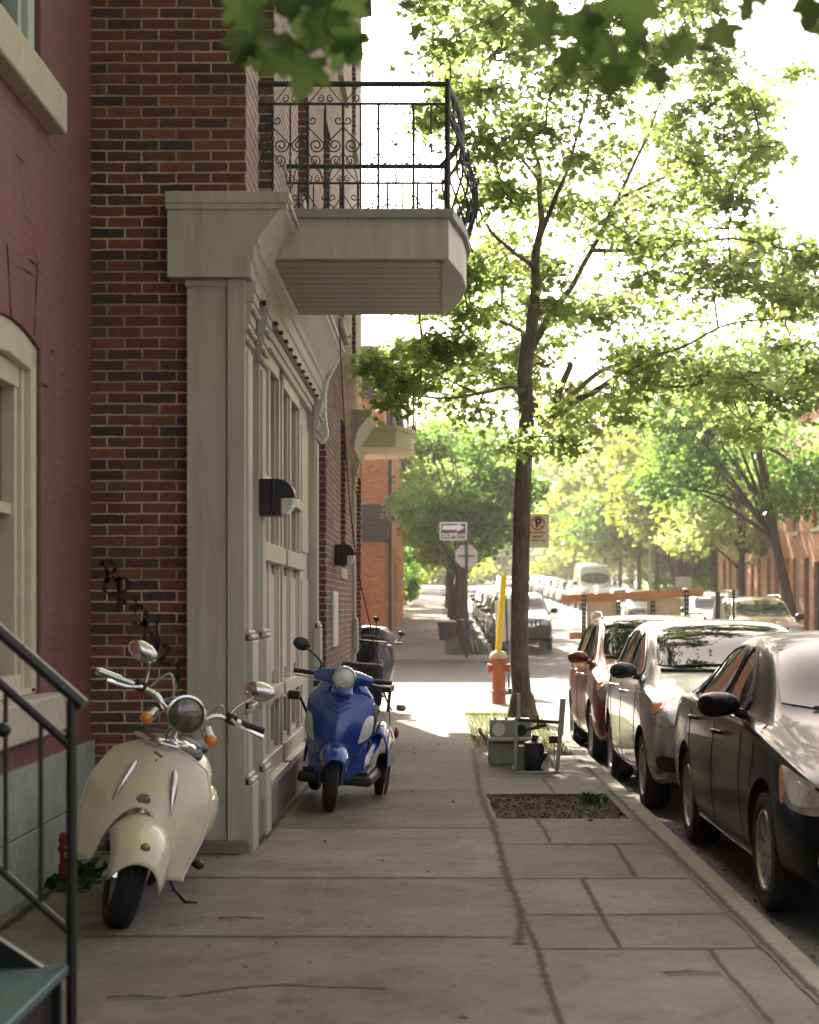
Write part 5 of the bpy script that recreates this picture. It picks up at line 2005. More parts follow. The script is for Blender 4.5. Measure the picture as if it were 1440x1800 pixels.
for c, rad in clus:
    if True:
        tn = rnd.uniform(.15, .85)
        # layered sprays: short twigs, leaves hang along them
        for _ in range(17):
            a = rnd.uniform(0, 2 * PI)
            q = c + np.array([math.cos(a), math.sin(a), rnd.uniform(-.55, .55)]) * rad * rnd.uniform(.3, 1.35)
            tb_.tube([V(c), V(c).lerp(V(q), .6) + V((0, 0, .04)), V(q)], [.005, .004, .002], 4, cap=False)
            nl = rnd.randint(8, 13)
            for k in range(nl):
                t = rnd.uniform(.25, 1.05)
                p = c + (q - c) * t + np.array([rnd.gauss(0, .13), rnd.gauss(0, .13), rnd.gauss(-.03, .09)])
                pts_.append(p)
                tone_.append(tn)
tb_.build('trunk', m_bark, mt)
leaf_object('crown', m_leaf, pts_, .104, mt, LEAF, tilt=.5, down=.35, tone=np.array(tone_))


# --- trees of the street beyond
def street_tree(x, y, h, cr, label, group, seed, lm=None, trunk=.16, lean=(0, 0), crown_low=.35, n=2600, leaf=.3, shape=CLUMP, cat='tree', name='street_tree', flat=1., fork=False, wide=1.):
    r_ = random.Random(seed)
    zb = zs(y) if y > 44 else zs(y)
    t = thing(name, label, cat, (x, y, zb), group=group)
    mb = MB()
    top = V((x + lean[0], y + lean[1], zb + h * .62))
    b = V((x, y, zb - .2))
    mid = b.lerp(top, .45) + V((r_.uniform(-.1, .1), 0, 0))
    sp = limb(mb, [b, mid, top], trunk, trunk * .45, 10)
    cen = top + V((lean[0] * .25, 0, h * (.5 + crown_low / 2) - h * .62))
    cz = h * (1 - crown_low) / 2
    pts, tn = [], []
    nb = 26
    for k in range(nb):
        a = r_.uniform(0, 2 * PI)
        u = r_.uniform(-.95, 1)
        rr = math.sqrt(1 - u * u * .85) * r_.uniform(.35, 1.)
        c = cen + V((math.cos(a) * rr * cr * wide, math.sin(a) * rr * cr, u * cz * .85))
        s0 = sp[r_.randint(len(sp) // 2, len(sp) - 1)]
        if k % 2 == 0:
            mb.tube(spline([s0, s0.lerp(c, .5) + V((0, 0, .15)), c], 4), [trunk * .35 * (1 - .8 * i / 8) for i in range(9)], 5)
        br = cr * r_.uniform(.28, .5)
        tone = r_.uniform(.1, .9)
        m_ = int(n / nb)
        d_ = rng.normal(0, 1, (m_, 3))
        d_ /= np.linalg.norm(d_, axis=1)[:, None]
        d_ *= br * rng.uniform(.25, 1.05, m_)[:, None] ** .6
        d_[:, 2] *= .62 * flat
        pts.append(d_ + np.array(c))
        tn.append(np.full(m_, tone))
    if fork:
        for s_ in (-1, 1):
            limb(mb, [b.lerp(top, .25), b.lerp(top, .55) + V((s_ * .45, 0, 0)), top + V((s_ * .9, 0, .3))], trunk * .7, trunk * .3, 8)
    mb.build('trunk', m_bark_d, t)
    leaf_object('crown', lm or m_leaf, np.concatenate(pts), leaf, t, shape, tilt=.75, tone=np.concatenate(tn))
    return t


GT = 'street trees beyond the side street'
tree_specs = [
    (.78, 48.6, 6.9, 2.0, 'dark leafy street tree just behind the stop sign', 1, m_leaf_d, dict(n=9000, leaf=.13, crown_low=.33, trunk=.15, shape=LEAF)),
    (.72, 52.5, 7.2, 2.0, 'slim street tree directly behind the one by the stop sign', 2, m_leaf, dict(n=7000, leaf=.14, trunk=.12, crown_low=.36, shape=LEAF)),
    (.7, 58.5, 7.5, 2.2, 'street tree by the dark bin on the far verge', 3, m_leaf_d, dict(n=5500, leaf=.16, trunk=.16, crown_low=.36, shape=LEAF)),
    (.6, 67, 8, 2.4, 'bright street tree in the middle of the far verge row', 4, m_leaf_y, dict(n=4500, leaf=.2, crown_low=.3)),
    (.55, 79, 9, 2.8, 'sunlit tree toward the end of the far verge row', 5, m_leaf_y, dict(n=4000, leaf=.25, crown_low=.22)),
    (.5, 96, 10, 3.2, 'last tree of the far verge row up the hill', 6, m_leaf, dict(n=4000, leaf=.3, crown_low=.15)),
]
for x, y, h, cr, lb, sd_, lm, kw in tree_specs:
    street_tree(x, y, h, cr, lb, GT, sd_, lm, **kw)
GO = 'trees along the opposite side of the street'
opp = [
    (10.4, 48.6, 9.6, 3.3, 'tree with leaning trunk in front of the orange-tan row house', 21, m_leaf_d, dict(n=11000, leaf=.16, shape=LEAF, lean=(-1.3, 0), trunk=.2, crown_low=.38)),
    (10.6, 60, 8.5, 2.9, 'leafy tree behind the leaning one on the opposite pavement', 22, m_leaf, dict(n=7000, leaf=.2, crown_low=.3)),
    (10.9, 68, 9.5, 3.2, 'bright green tree above the white parked off-roader', 23, m_leaf_y, dict(n=6000, leaf=.24, crown_low=.24)),
    (10.7, 76, 8.6, 3.2, 'forked tree behind the barrier board on the opposite pavement', 24, m_leaf_y, dict(n=6000, leaf=.24, fork=True, trunk=.2, crown_low=.32)),
    (10.8, 84, 10.5, 3.4, 'tall tree right of the lamp post over the barrier', 25, m_leaf, dict(n=4000, leaf=.34, crown_low=.26)),
    (10.9, 93, 10, 3.6, 'dense tree beside the white van', 26, m_leaf_d, dict(n=4000, leaf=.36, crown_low=.26)),
    (11, 103, 11, 3.8, 'tall tree just beyond the white van', 27, m_leaf_y, dict(n=3600, leaf=.4, crown_low=.24)),
    (11.2, 114, 11, 4.0, 'pale sunlit tree uphill of the white van', 28, m_leaf_y, dict(n=3400, leaf=.44, crown_low=.22)),
    (11.2, 128, 12, 4.4, 'hazy tree far up the opposite pavement', 29, m_leaf, dict(n=3200, leaf=.5, crown_low=.22)),
    (14.5, 74, 8.4, 4, 'dark garden tree behind the forked street tree', 30, m_leaf_d, dict(n=4200, leaf=.36, crown_low=.08)),
    (15, 88, 10, 4.6, 'dark garden tree behind the white van', 31, m_leaf_d, dict(n=4200, leaf=.42, crown_low=.08)),
    (16, 106, 11, 5, 'big garden tree far behind the opposite kerb', 32, m_leaf_d, dict(n=3800, leaf=.5, crown_low=.08)),
]
for x, y, h, cr, lb, sd_, lm, kw in opp:
    street_tree(x, y, h, cr, lb, GO, sd_, lm, **kw)
GH = 'trees closing the end of the street'
for i, (x, y, h, cr, lm, lb) in enumerate(((-3.4, 150, 13, 4.6, m_leaf_y, 'pale tree at the far left end of the street'), (1.2, 168, 14, 5.0, m_leaf_y, 'tall pale tree over the end of the far pavement'), (6.5, 186, 15, 5.4, m_leaf, 'broad tree closing the end of the road'),
                                           (11.5, 160, 13, 4.8, m_leaf_y, 'sunlit tree where the road disappears'), (17, 150, 14, 5.5, m_leaf, 'large tree over the far parked cars'), (-8, 175, 15, 5.5, m_leaf, 'large tree behind the far hedge'), (24, 140, 14, 5.5, m_leaf_d, 'dark tree behind the far gardens'))):
    street_tree(x, y, h, cr, lb, GH, 50 + i, lm, n=4200, leaf=.5, crown_low=.0, trunk=.25)
GL = 'shrubs along the far pavement wall'
for i, (x, y, h, cr, lm, lb) in enumerate(((-2.75, 84, 7.6, 2.2, m_leaf_d, 'dark tall shrub beside the orange building'), (-2.6, 92, 6.2, 2.0, m_leaf_d, 'dark bushy shrub further up the far pavement'), (-2.5, 101, 6.8, 2.2, m_leaf, 'green shrub near the top of the far pavement'),
                                           (-2.7, 112, 8, 2.6, m_leaf_d, 'large dark shrub where the far pavement ends'), (-2.3, 81.2, 1.5, .75, m_leaf_y, 'small bright shrub at the foot of the orange building'), (-3.4, 124, 9, 2.6, m_leaf, 'tall shrub beyond the end of the far pavement'))):
    street_tree(x, y, h, cr, lb, GL, 70 + i, lm, n=4200, leaf=.24 if h > 3 else .1, crown_low=.0, trunk=.08, cat='shrub', name='shrub')

for i, (x, y, h, cr, lb) in enumerate(((-5.5, 205, 6.5, 4.2, 'dark hedge shrub at the far left end of the street'), (-.5, 200, 6, 4.0, 'low shrub closing the view over the far pavement'), (4.5, 208, 6.5, 4.4, 'low shrub behind the last trees over the road'), (10, 204, 7, 4.4, 'low shrub at the end of the road beside the gardens'), (16, 200, 7.5, 4.8, 'wide shrub at the far right end of the street'))):
    street_tree(x, y, h, cr, lb, GH, 90 + i, m_leaf_d if i % 2 else m_leaf, n=4200, leaf=.5, crown_low=-.1, trunk=.12, cat='shrub', name='shrub', wide=1.25)

# --- the maple over the camera, its lowest leaves hang into the top of the picture
LEAF_HI = [(0, 0), (.10, -.02), (.20, -.07), (.36, -.12), (.33, -.02), (.40, .02), (.33, .07), (.30, .14), (.42, .20), (.50, .24), (.49, .31), (.58, .41), (.50, .43), (.44, .50), (.36, .46), (.27, .47), (.23, .56), (.27, .66), (.18, .70), (.15, .80), (.07, .84), (0, 1.0)]
LEAF_HI = LEAF_HI + [(-x, y) for x, y in LEAF_HI[-2:0:-1]]
nt_ = thing('maple_tree', 'maple overhead whose dark blurred leaves hang into the top of the picture', 'tree', (1.0, -1.6, zs(-1.6)))
mb = MB()
limb(mb, [(1.0, -1.6, -.2), (1.02, -1.55, 1.6), (.95, -1.3, 3.2), (.9, -.6, 5.0), (.8, .4, 6.8)], .17, .06, 14)
limb(mb, [(.95, -1.3, 3.2), (.5, -.3, 3.7), (-.1, 1.1, 4.0), (-.5, 2.4, 4.0), (-.75, 3.5, 3.75)], .07, .012)
limb(mb, [(.9, -.6, 5.0), (1.0, .6, 4.6), (.9, 1.8, 4.0), (.75, 2.9, 3.6)], .06, .012)
limb(mb, [(.9, -.6, 5.0), (1.7, .6, 5.2), (2.4, 2.2, 5.4), (3.0, 3.2, 5.3)], .06, .012)
limb(mb, [(.9, -.9, 4.4), (.0, -.2, 5.2), (-1.2, 1.4, 5.8)], .06, .012)


def tw(pts, r=.005):
    mb.tube(spline(pts, 6), [r * (1 - .6 * i / (6 * (len(pts) - 1))) for i in range(6 * (len(pts) - 1) + 1)], 6)


r_ = random.Random(5)
near = []
for (x, y, s, a) in [(435, 20, .13, -20), (470, -10, .14, 25), (430, 60, .11, 30), (470, 60, .13, -40), (510, 20, .15, 10), (520, 70, .14, 60), (560, 30, .15, -15), (590, 70, .13, -60), (545, 100, .13, 8),
                     (500, 95, .10, 60), (590, 15, .13, 40), (622, -5, .12, 20), (455, 90, .09, 70), (610, 50, .11, -30), (540, -20, .16, 0), (500, -30, .15, 0), (580, -30, .15, 20), (415, -10, .12, -30)]:
    if r_.random() < .8:
        near.append((x, y, 3.9 + r_.uniform(-.2, .2), s * .84, a + r_.uniform(-15, 15)))
for (x, y, s, a) in [(720, 0, .08, 10), (730, 40, .07, 0), (965, 0, .12, -10), (960, 45, .13, 30), (1010, 20, .13, -20), (1000, 80, .10, 10), (1050, 0, .14, 0), (1070, 55, .14, 20), (1100, 90, .12, -10), (1080, 115, .11, 0), (1130, 40, .13, 40), (1150, 80, .14, -30),
                     (1120, -10, .14, 0), (1180, 20, .13, 15), (1210, 60, .11, 40), (1255, 40, .12, -20), (1240, 80, .07, 20), (1190, -20, .13, 0), (920, -10, .10, 40), (1160, 115, .09, 10),
                     (1310, -20, .09, 0), (1320, 10, .07, 20), (1435, 0, .11, 10), (1450, 40, .11, -10), (1425, -30, .10, 0), (1350, -40, .09, 0)]:
    if r_.random() < .8:
        near.append((x, y, 3.4 + r_.uniform(-.15, .15), s * .74, a + r_.uniform(-15, 15)))
A1, A2 = V((-.75, 3.5, 3.75)), V((.75, 2.9, 3.6))
for nx in (440, 500, 560, 620):
    tw([A1, A1.lerp(P(nx, -120, 3.9), .6) + V((0, 0, .03)), P(nx, -20, 3.9)])
for nx in (720, 960, 1060, 1140, 1220, 1320, 1430):
    tw([A2, A2.lerp(P(nx, -150, 3.4), .6) + V((0, 0, .05)), P(nx, -20, 3.4)])
lm = MB()
tones = []
for (x, y, D, s, ang) in near:
    c = P(x, y, D)
    R3 = Matrix.Rotation(R(ang), 4, 'Y') @ Matrix.Rotation(r_.uniform(-.7, .7), 4, 'X') @ Matrix.Rotation(r_.uniform(-.6, .6), 4, 'Z')
    cv, ch = r_.uniform(.05, .35), r_.uniform(.05, .3)
    vs = [c + R3 @ V((0, .0, -.42 * s))]
    for (lx, ly) in LEAF_HI:
        vs.append(c + R3 @ V((lx * s, abs(lx) * s * cv - ch * s * ly * ly, -ly * s)))
    m_ = len(LEAF_HI)
    n0 = len(lm.f)
    lm.add(vs, [(0, 1 + i, 1 + (i + 1) % m_) for i in range(m_)])
    mb.tube([c, c + R3 @ V((0, -.01, s * .35)), c + V((r_.uniform(-.02, .02), 0, s * .8))], .0018, 5)
    tones += [r_.random()] * m_
mb.build('trunk', m_bark, nt_)
me = bpy.data.meshes.new('hanging_leaves')
iv = wm(nt_).inverted()
me.from_pydata([tuple(iv @ V(p)) for p in lm.v], [], lm.f)
at = me.attributes.new('tone', 'FLOAT', 'FACE')
at.data.foreach_set('value', tones)
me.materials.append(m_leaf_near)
o = bpy.data.objects.new('hanging_leaves', me)
C.objects.link(o)
o.parent = nt_
cp = []
while len(cp) < 8000:
    u = rng.normal(0, 1, 3)
    u /= np.linalg.norm(u)
    p = np.array([1.3, 4.0, 9.0]) + u * np.array([5.2, 7.2, 4.6]) * rng.uniform(.3, 1) ** .5
    if p[2] > 3.1 + .40 * max(0, p[1]) and noise.noise(V(p) * .9) > -.18:
        cp.append(p)
leaf_object('crown', m_leaf, cp, .24, nt_, LEAF, tilt=.5, down=.35)

# --- weeds and litter
m_weed = leaf_mat('weed_leaf', (.018, .045, .016), (.04, .09, .02), .3, .4)
m_grass = leaf_mat('grass', (.06, .1, .025), (.22, .3, .05), .4, .3)
GR_ = [(-.035, 0), (.035, 0), (.02, .5), (0, 1.), (-.02, .5)]
gp = []
for _ in range(1500):
    x, y = rng.uniform(PIT2[0], PIT2[1]), rng.uniform(PIT2[2] + .2, PIT2[3])
    if (x > 1.0 or y > 19) and noise.noise(V((x * 2, y * 1.1, 3))) > -.25:
        gp.append((x, y, zroad(y) + .075))
g = leaf_object('grass', m_grass, gp, .13, None, GR_, tilt=.4, down=-1.25)
g['kind'] = 'stuff'
gp = [(.22 + 1.2 * rng.uniform(), 47.2 + 25 * rng.uniform() ** 1.5, 0) for _ in range(1800)]
gp = [(x, y, zroad(y) + .09) for x, y, z in gp]
g = leaf_object('verge_grass', m_grass, gp, .16, None, GR_, tilt=.4, down=-1.25)
g['kind'] = 'stuff'
wp = [(1.18 + rng.normal(0, .06), 13.45 + rng.normal(0, .14), zroad(13.4) + .08) for _ in range(28)]
g = leaf_object('weed', m_weed, wp, .09, None, LEAF_S, tilt=.5, down=-.7)
tag(g, 'small green weed tuft at the kerb side of the bare soil pit', 'weed')
lp = [(rng.uniform(PIT1[0], PIT1[1]), rng.uniform(PIT1[2], PIT1[3]), 0) for _ in range(2600)]
lp = [(x, y, zroad(y) + .082 + rng.uniform(0, .012)) for x, y, z in lp]
m_litter = mat('dry_litter', (.10, .062, .03), .9, var=.6, scale=25, col2=(.026, .018, .011))
g = leaf_object('leaf_litter', m_litter, lp, .022, None, LEAF_S, tilt=.35)
g['kind'] = 'stuff'
lp = [(rng.uniform(1.58, 1.75), rng.uniform(6, 17), 0) for _ in range(160)] + [(rng.uniform(-1.1, 1.4), rng.uniform(6, 20), .1) for _ in range(60)]
lp = [(x, y, zroad(y) + .006 + z) for x, y, z in lp]
g = leaf_object('fallen_leaves', m_litter, lp, .035, None, LEAF_S, tilt=.3)
g['kind'] = 'stuff'
wp = [(-2.0 + rng.normal(0, .07), 9.35 + rng.normal(0, .22), zroad(9.3) + .11) for _ in range(90)]
g = leaf_object('weed', m_weed, wp, .08, None, LEAF_S, tilt=.5, down=-.7)
tag(g, 'dark weeds growing at the foundation of the red house', 'weed')
# ------------------------------------------------------------------ scooters
m_cscoot = mat('cream_scooter_paint', (.80, .71, .53), .3, 0., var=.07, scale=7, coat=.7, col2=(.70, .62, .45))
m_bscoot = mat('blue_scooter_paint', (.010, .062, .33), .25, .1, var=.12, scale=4, coat=1.)
m_kscoot = mat('dark_grey_scooter_paint', (.03, .033, .04), .25, .3, var=.15, coat=1.)
m_seat = mat('black_vinyl', (.014, .014, .015), .5, var=.25, scale=30, bump=.2)
m_gscoot = mat('grey_scooter_panel', (.22, .22, .22), .35, .3, var=.1, coat=.5)
m_brass = mat('brass_badge', (.28, .2, .05), .35, .8, var=.3)
m_orange_l = mat('orange_indicator', (.85, .26, .03), .15, var=.25, coat=1., scale=40)
m_whitel = mat('white_lens', (.72, .72, .68), .18, .2, var=.25, scale=60, coat=1., bump=.5, bscale=90)
m_rust = mat('surface_rust', (.35, .13, .04), .8, var=.4, scale=40)


def round_light(t, mb_name, c, d, r, shell, lens, parent=None, depth=.1, rim=m_chrome):
    d = V(d).normalized()
    h = MB()
    h.lathe([(0, -depth), (r * .45, -depth * .95), (r * .8, -depth * .6), (r * 1.0, -depth * .1), (r * 1.06, 0), (r * 1.05, .012), (r * .96, .016)], c, d, 28)
    o = h.build('headlight', shell, parent or t, world=False)
    q = MB()
    q.lathe([(r * .97, .008), (r * .8, .018), (r * .45, .028), (0, .033)], c, d, 28)
    q.build('lens', lens, o, world=False)
    q = MB()
    q.lathe([(r * .97, .0), (r * 1.08, .003), (r * 1.08, .018), (r * .97, .02)], c, d, 28)
    q.build('rim', rim, o, world=False)
    return o


def scoot_wheel(t, c, r, w_, ax, spokes, name='wheel'):
    ax = V(ax).normalized()
    q = MB()
    q.lathe([(r * .6, -w_ * .75), (r * .75, -w_), (r * .92, -w_ * .8), (r, -w_ * .3), (r, w_ * .3), (r * .92, w_ * .8), (r * .75, w_), (r * .6, w_ * .75)], c, ax, 36)
    for k in range(3):
        o = (k - 1) * w_ * .35
        q.lathe([(r * 1.0, o - .004), (r * 1.015, o), (r * 1.0, o + .004)], c, ax, 36)
    wo = q.build(name, m_rubber, t, world=False)
    q = MB()
    for s in (-1, 1):
        q.lathe([(r * .66, s * w_ * .55), (r * .62, s * w_ * .7), (r * .55, s * w_ * .6), (r * .52, s * w_ * .3)], c, ax, 32)
        q.lathe([(0, s * w_ * .7), (.025, s * w_ * .7), (.03, s * w_ * .3)], c, ax, 16)
    u = ax.orthogonal().normalized()
    v_ = ax.cross(u)
    for k in range(spokes):
        a = 2 * PI * k / spokes
        rd = u * math.cos(a) + v_ * math.sin(a)
        q.tube([V(c) + rd * .02, V(c) + rd * r * .6], [.013, .017], 8)
    q.build('rim', m_steel, wo, world=False)
    return wo


# --- cream retro scooter (local: front is -y, leaning on its side stand)
sc = thing('scooter', 'cream retro scooter with chrome trim leaning on its side stand by the brick wall', 'scooter', (-1.54, 7.98, zs(8)), (0, R(15), R(1)), group='scooters parked along the wall')
# root at the front wheel's contact point; +y runs back
wz = .225
cs = V((0, 0, wz))
steer = R(17)
sa = V((0, .42, 1)).normalized()     # steering axis
ST = Matrix.Translation(V((0, .08, wz))) @ Matrix.Rotation(steer, 4, sa) @ Matrix.Translation(-V((0, .08, wz)))
wa = ST.to_3x3() @ V((1, 0, 0))
scoot_wheel(sc, ST @ cs, .232, .068, wa, 3)


def smb():
    q = MB()
    q.T = ST
    return q


# mudguard
q = smb()


def guard(u, v):
    a = R(24 + 120 * u)
    x = (v - .5) * 2
    r = .30 - .03 * abs(x) ** 2.4
    flare = .122 + .028 * math.sin(u * PI)
    return V((x * flare, -r * math.cos(a) * 1.1 + .015, wz + r * math.sin(a) * .98 + .02 - (abs(x) ** 2.6) * .10))


q.grid(guard, 22, 12)
mg = q.build('mudguard', m_cscoot, sc, world=False, solid=.006)
q = smb()
q.ell((-.012, -.236, .43), (.024, .014, .030))
q.build('badge', m_brass, mg, world=False)
# fork
q = smb()
q.tube([(0, .0, .42), (0, .10, .6), (0, .27, .95)], .024, 12)
q.tube([(-.075, 0, .2), (-.08, .03, .34), (-.03, .03, .46)], .022, 10)
q.tube([(.075, 0, .2), (.08, .03, .34), (.03, .03, .46)], .022, 10)
q.tube([(-.085, -.16, .27), (-.09, -.02, .225), (-.085, .04, .2)], [.02, .028, .022], 10)
q.build('fork', m_chrome, sc, world=False)


# leg shield: one broad curved apron
def shield(u, v):
    x = (u - .5) * 2
    w_ = .245 + .085 * math.sin(min(1, v / .55) * PI / 2 + .0) if v < .55 else .33
    w_ = .205 + (.33 - .205) * sm(0, .35, v) - .125 * sm(.62, 1.0, v)
    z0 = .26
    arch = .30 * max(0, 1 - (abs(x) / .62) ** 2.2)
    zlo = z0 + arch
    top = .86 - .09 * abs(x) ** 2.6
    z = zlo + (top - zlo) * v
    yc = -.02 + .34 * (z - .26)
    y = yc + .15 * abs(x) ** 2.2 - .045 * (1 - x * x) * math.sin(min(1, max(0, (z - .3) / .56)) * PI)
    ww = .262 + .04 * sm(.25, .5, z) - .10 * sm(.58, .88, z)
    return V((x * ww, y, z))


q = MB()
q.grid(shield, 30, 22)
ls = q.build('leg_shield', m_cscoot, sc, world=False, solid=.012, smooth=60)
q = MB()
rim_pts = [shield(0, k / 14) for k in range(15)] + [shield(k / 14, 1) for k in range(1, 15)] + [shield(1, 1 - k / 14) for k in range(1, 15)]
q.tube(rim_pts, .009, 8)
q.build('edge_trim', m_cscoot, ls, world=False)
for s in (-1, 1):
    q = MB()
    a, b = shield(.5 + s * .20, .77), shield(.5 + s * .235, .36)
    pts = [a.lerp(b, k / 10) + V((0, -.012, 0)) for k in range(11)]
    pts = [V((p.x, shield(.5 + p.x / .62, max(0, min(1, .77 - .41 * k / 10))).y - .010, p.z)) for k, p in enumerate(pts)]
    q.tube(pts, [.004 + .018 * math.sin(PI * min(1, (k + .6) / 10.6) ** .7) for k in range(11)], 10)
    q.build('chrome_vent', m_chrome, ls, world=False)
q = MB()
for k in range(5):
    z = .50 + .009 * (k - 2)
    hw = .036 * math.sqrt(max(.1, 1 - ((k - 2) / 2.6) ** 2))
    y = shield(.5, .2).y - .016
    pts = [shield(.5 + x, .16 + (k - 2) * .028) + V((0, -.008, 0)) for x in (-hw * 1.6, 0, hw * 1.6)]
    q.tube(pts, .0028, 6)
q.build('horn_grille', m_black, ls, world=False)
q = MB()
a = shield(.5, .80)
pts = [shield(.45 + .1 * k / 4, .86 - .012 * k) + V((0, -.0075, 0)) for k in range(5)]
q.tube(pts, .008, 6, flat=.3)
q.ell(shield(.5, .74) + V((0, -.006, 0)), (.006, .004, .009))
q.build('rust_mark', m_rust, ls, world=False)
# chrome cap and headset
q = MB()
q.ell((0, .25, .875), (.16, .08, .028))
q.ell((0, .20, .865), (.10, .06, .03))
q.build('headset_cap', m_chrome, sc, world=False)
q = MB()
q.ell((-.02, .40, .87), (.19, .11, .035))
q.build('glove_box', m_plastic, sc, world=False)
q = smb()
q.tube([(0, .22, .86), (0, .29, 1.0)], .03, 12)
hb = [(-.41, .27, 1.075), (-.24, .255, 1.075), (-.15, .225, 1.07), (-.11, .21, 1.035), (-.04, .22, .99), (.04, .22, .99), (.11, .21, 1.035), (.15, .225, 1.07), (.24, .255, 1.075), (.36, .27, 1.075)]
q.tube(chaikin(hb, 2, False), .0135, 10)
for s in (-1, 1):
    q.tube([(s * .13, .2, 1.0), (s * .15, .18, .965)], .03, 12)
q.build('handlebar', m_chrome, sc, world=False)
for s in (-1, 1):
    q = smb()
    q.tube([(s * .31 - .02, .26, 1.076), (s * .42 - .02, .278, 1.075)], [.019, .02], 12)
    q.tube([(s * .42 - .02, .278, 1.075), (s * .435 - .02, .28, 1.075)], [.021, .018], 12)
    q.build('grip', m_chrome if s < 0 else m_seat, sc, world=False)
    q = smb()
    q.box((s * .235, .25, 1.08), (.06, .05, .055))
    q.build('switch_box', m_plastic, sc, world=False, bevel=.012)
    q = smb()
    q.tube([(s * .23, .215, 1.08), (s * .3, .175, 1.062), (s * .40, .18, 1.055)], [.008, .009, .011], 8)
    q.build('brake_lever', m_chrome, sc, world=False)
    q = smb()
    mt_ = [(s * .215, .26, 1.09), (s * .22, .27, 1.15), (s * .235, .27, 1.20)]
    if s > 0:
        mt_ = [(s * .22, .26, 1.09), (s * .25, .27, 1.15), (s * .31, .28, 1.215)]
    q.tube(spline(mt_, 5), .007, 8)
    mm = q.build('mirror', m_chrome, sc, world=False)
    q = smb()
    e = V(mt_[-1])
    q.ell(e + V((s * .012 - .035 * (s < 0), 0, .035)), (.078, .024, .048), Euler((0, s * R(-10), R(-14))).to_matrix())
    q.build('mirror_shell', m_chrome, mm, world=False)
    q = smb()
    q.lathe([(0, -.035), (.022, -.032), (.03, -.012), (.031, 0), (.028, .012), (.016, .024), (0, .028)], (s * .165, .155, .955), (s * .15, -1, -.1), 20)
    q.build('indicator', m_orange_l, sc, world=False)
hd = ST.to_3x3() @ V((0, -1, .05))
round_light(sc, 'headlight', ST @ V((0, .13, 1.035)), hd, .088, m_chrome, mat('dull_headlamp', (.16, .155, .13), .12, .5, var=.6, scale=18, coat=1.), depth=.12)
q = MB()
for k, (a, b, c_) in enumerate(((-.2, 1.08, .10), (.2, 1.08, .04), (-.12, 1.05, .02), (.1, 1.06, .0))):
    p0 = ST @ V((a, .24, b))
    p3 = V((.02 * (k - 1), .27, .87))
    q.tube(spline([p0, p0.lerp(p3, .35) + V((.05, .0, .07 + c_)), p0.lerp(p3, .75) + V((.06, -.03, .05)), p3], 8), .0055, 6)
q.build('cable', m_steel, sc, world=False)
# floor, seat and rear body
q = MB()
q.box((0, .55, .295), (.34, .42, .06))
q.build('floorboard', m_plastic, sc, world=False, bevel=.02)


def rear(u, v):
    a = 2 * PI * u
    y = .70 + .68 * v
    w_ = .17 + .045 * math.sin(PI * min(1, v * 1.25)) - .12 * sm(.75, 1, v)
    h = .17 + .05 * math.sin(PI * v) - .1 * sm(.7, 1, v)
    zc = .53 + .05 * v
    return V((w_ * math.copysign(abs(math.cos(a)) ** .7, math.cos(a)), y, zc + h * math.copysign(abs(math.sin(a)) ** .75, math.sin(a))))


q = MB()
q.grid(rear, 28, 14)
rb = q.build('rear_body', m_cscoot, sc, world=False, smooth=60)
q = MB()
for s in (-1, 1):
    q.ell((s * .19, 1.04, .46), (.085, .27, .16))
    q.ell((s * .245, .93, .5), (.02, .03, .03))
q.build('side_cowl', m_cscoot, rb, world=False)
q = MB()
q.ell((0, .93, .765), (.135, .2, .06))
q.ell((0, 1.2, .78), (.13, .17, .055))
q.build('seat', m_seat, sc, world=False)
scoot_wheel(sc, (0, 1.235, .2), .2, .048, (1, 0, 0), 3)
q = MB()
q.tube([(.13, .98, .22), (.16, 1.25, .25), (.16, 1.5, .27)], [.03, .05, .045], 12)
q.build('exhaust', m_chrome, sc, world=False)
q = MB()
q.tube([(.1, .62, .25), (.20, .62, .12), (.27, .605, .075 + .0), (.33, .60, .082)], .011, 8)
q.build('side_stand', m_black, sc, world=False)
q = MB()
q.tube([(.13, .72, .24), (.25, .72, .25), (.28, .70, .262)], .012, 8)
q.ell((.275, .71, .255), (.03, .03, .025))
q.build('footpeg', m_seat, sc, world=False)

# --- blue three-wheeled scooter
bs = thing('three_wheeled_scooter', 'shiny blue three-wheeled electric scooter with round headlight by the shop windows', 'scooter', (-.82, 12.6, zs(12.6)), (0, R(4.5), R(-4)), group='scooters parked along the wall')
SB = Matrix.Translation(V((0, .06, .2))) @ Matrix.Rotation(R(11), 4, V((0, .35, 1)).normalized()) @ Matrix.Translation(-V((0, .06, .2)))
scoot_wheel(bs, SB @ V((0, 0, .2)), .2, .05, SB.to_3x3() @ V((1, 0, 0)), 6)


def bmb():
    q = MB()
    q.T = SB
    return q


q = bmb()


def bguard(u, v):
    a = R(38 + 92 * u)
    x = (v - .5) * 2
    r = .262 - .03 * abs(x) ** 3
    return V((x * (.082 + .03 * math.sin(u * PI)), -r * math.cos(a) * 1.05, .2 + r * math.sin(a) * 1.08 + .03 - .06 * abs(x) ** 3))


q.grid(bguard, 20, 10)
q.build('mudguard', m_bscoot, bs, world=False, solid=.008)
q = bmb()
for s in (-1, 1):
    q.tube([(s * .07, 0, .2), (s * .075, .05, .36), (s * .06, .12, .5)], .02, 8)
q.build('fork', m_black, bs, world=False)


def bshield(u, v):
    x = (u - .5) * 2
    z = .40 + .55 * v
    ww = .175 + .075 * sm(0, .35, v) + .0 * v - .09 * sm(.72, 1.0, v)
    y = .14 + .14 * v + .13 * abs(x) ** 2 - .05 * (1 - abs(x)) * math.sin(v * PI)
    if v < .25 and abs(x) < .65:
        z += .08 * (1 - (abs(x) / .65) ** 2) * (1 - v / .25)
    return V((x * ww, y, z))


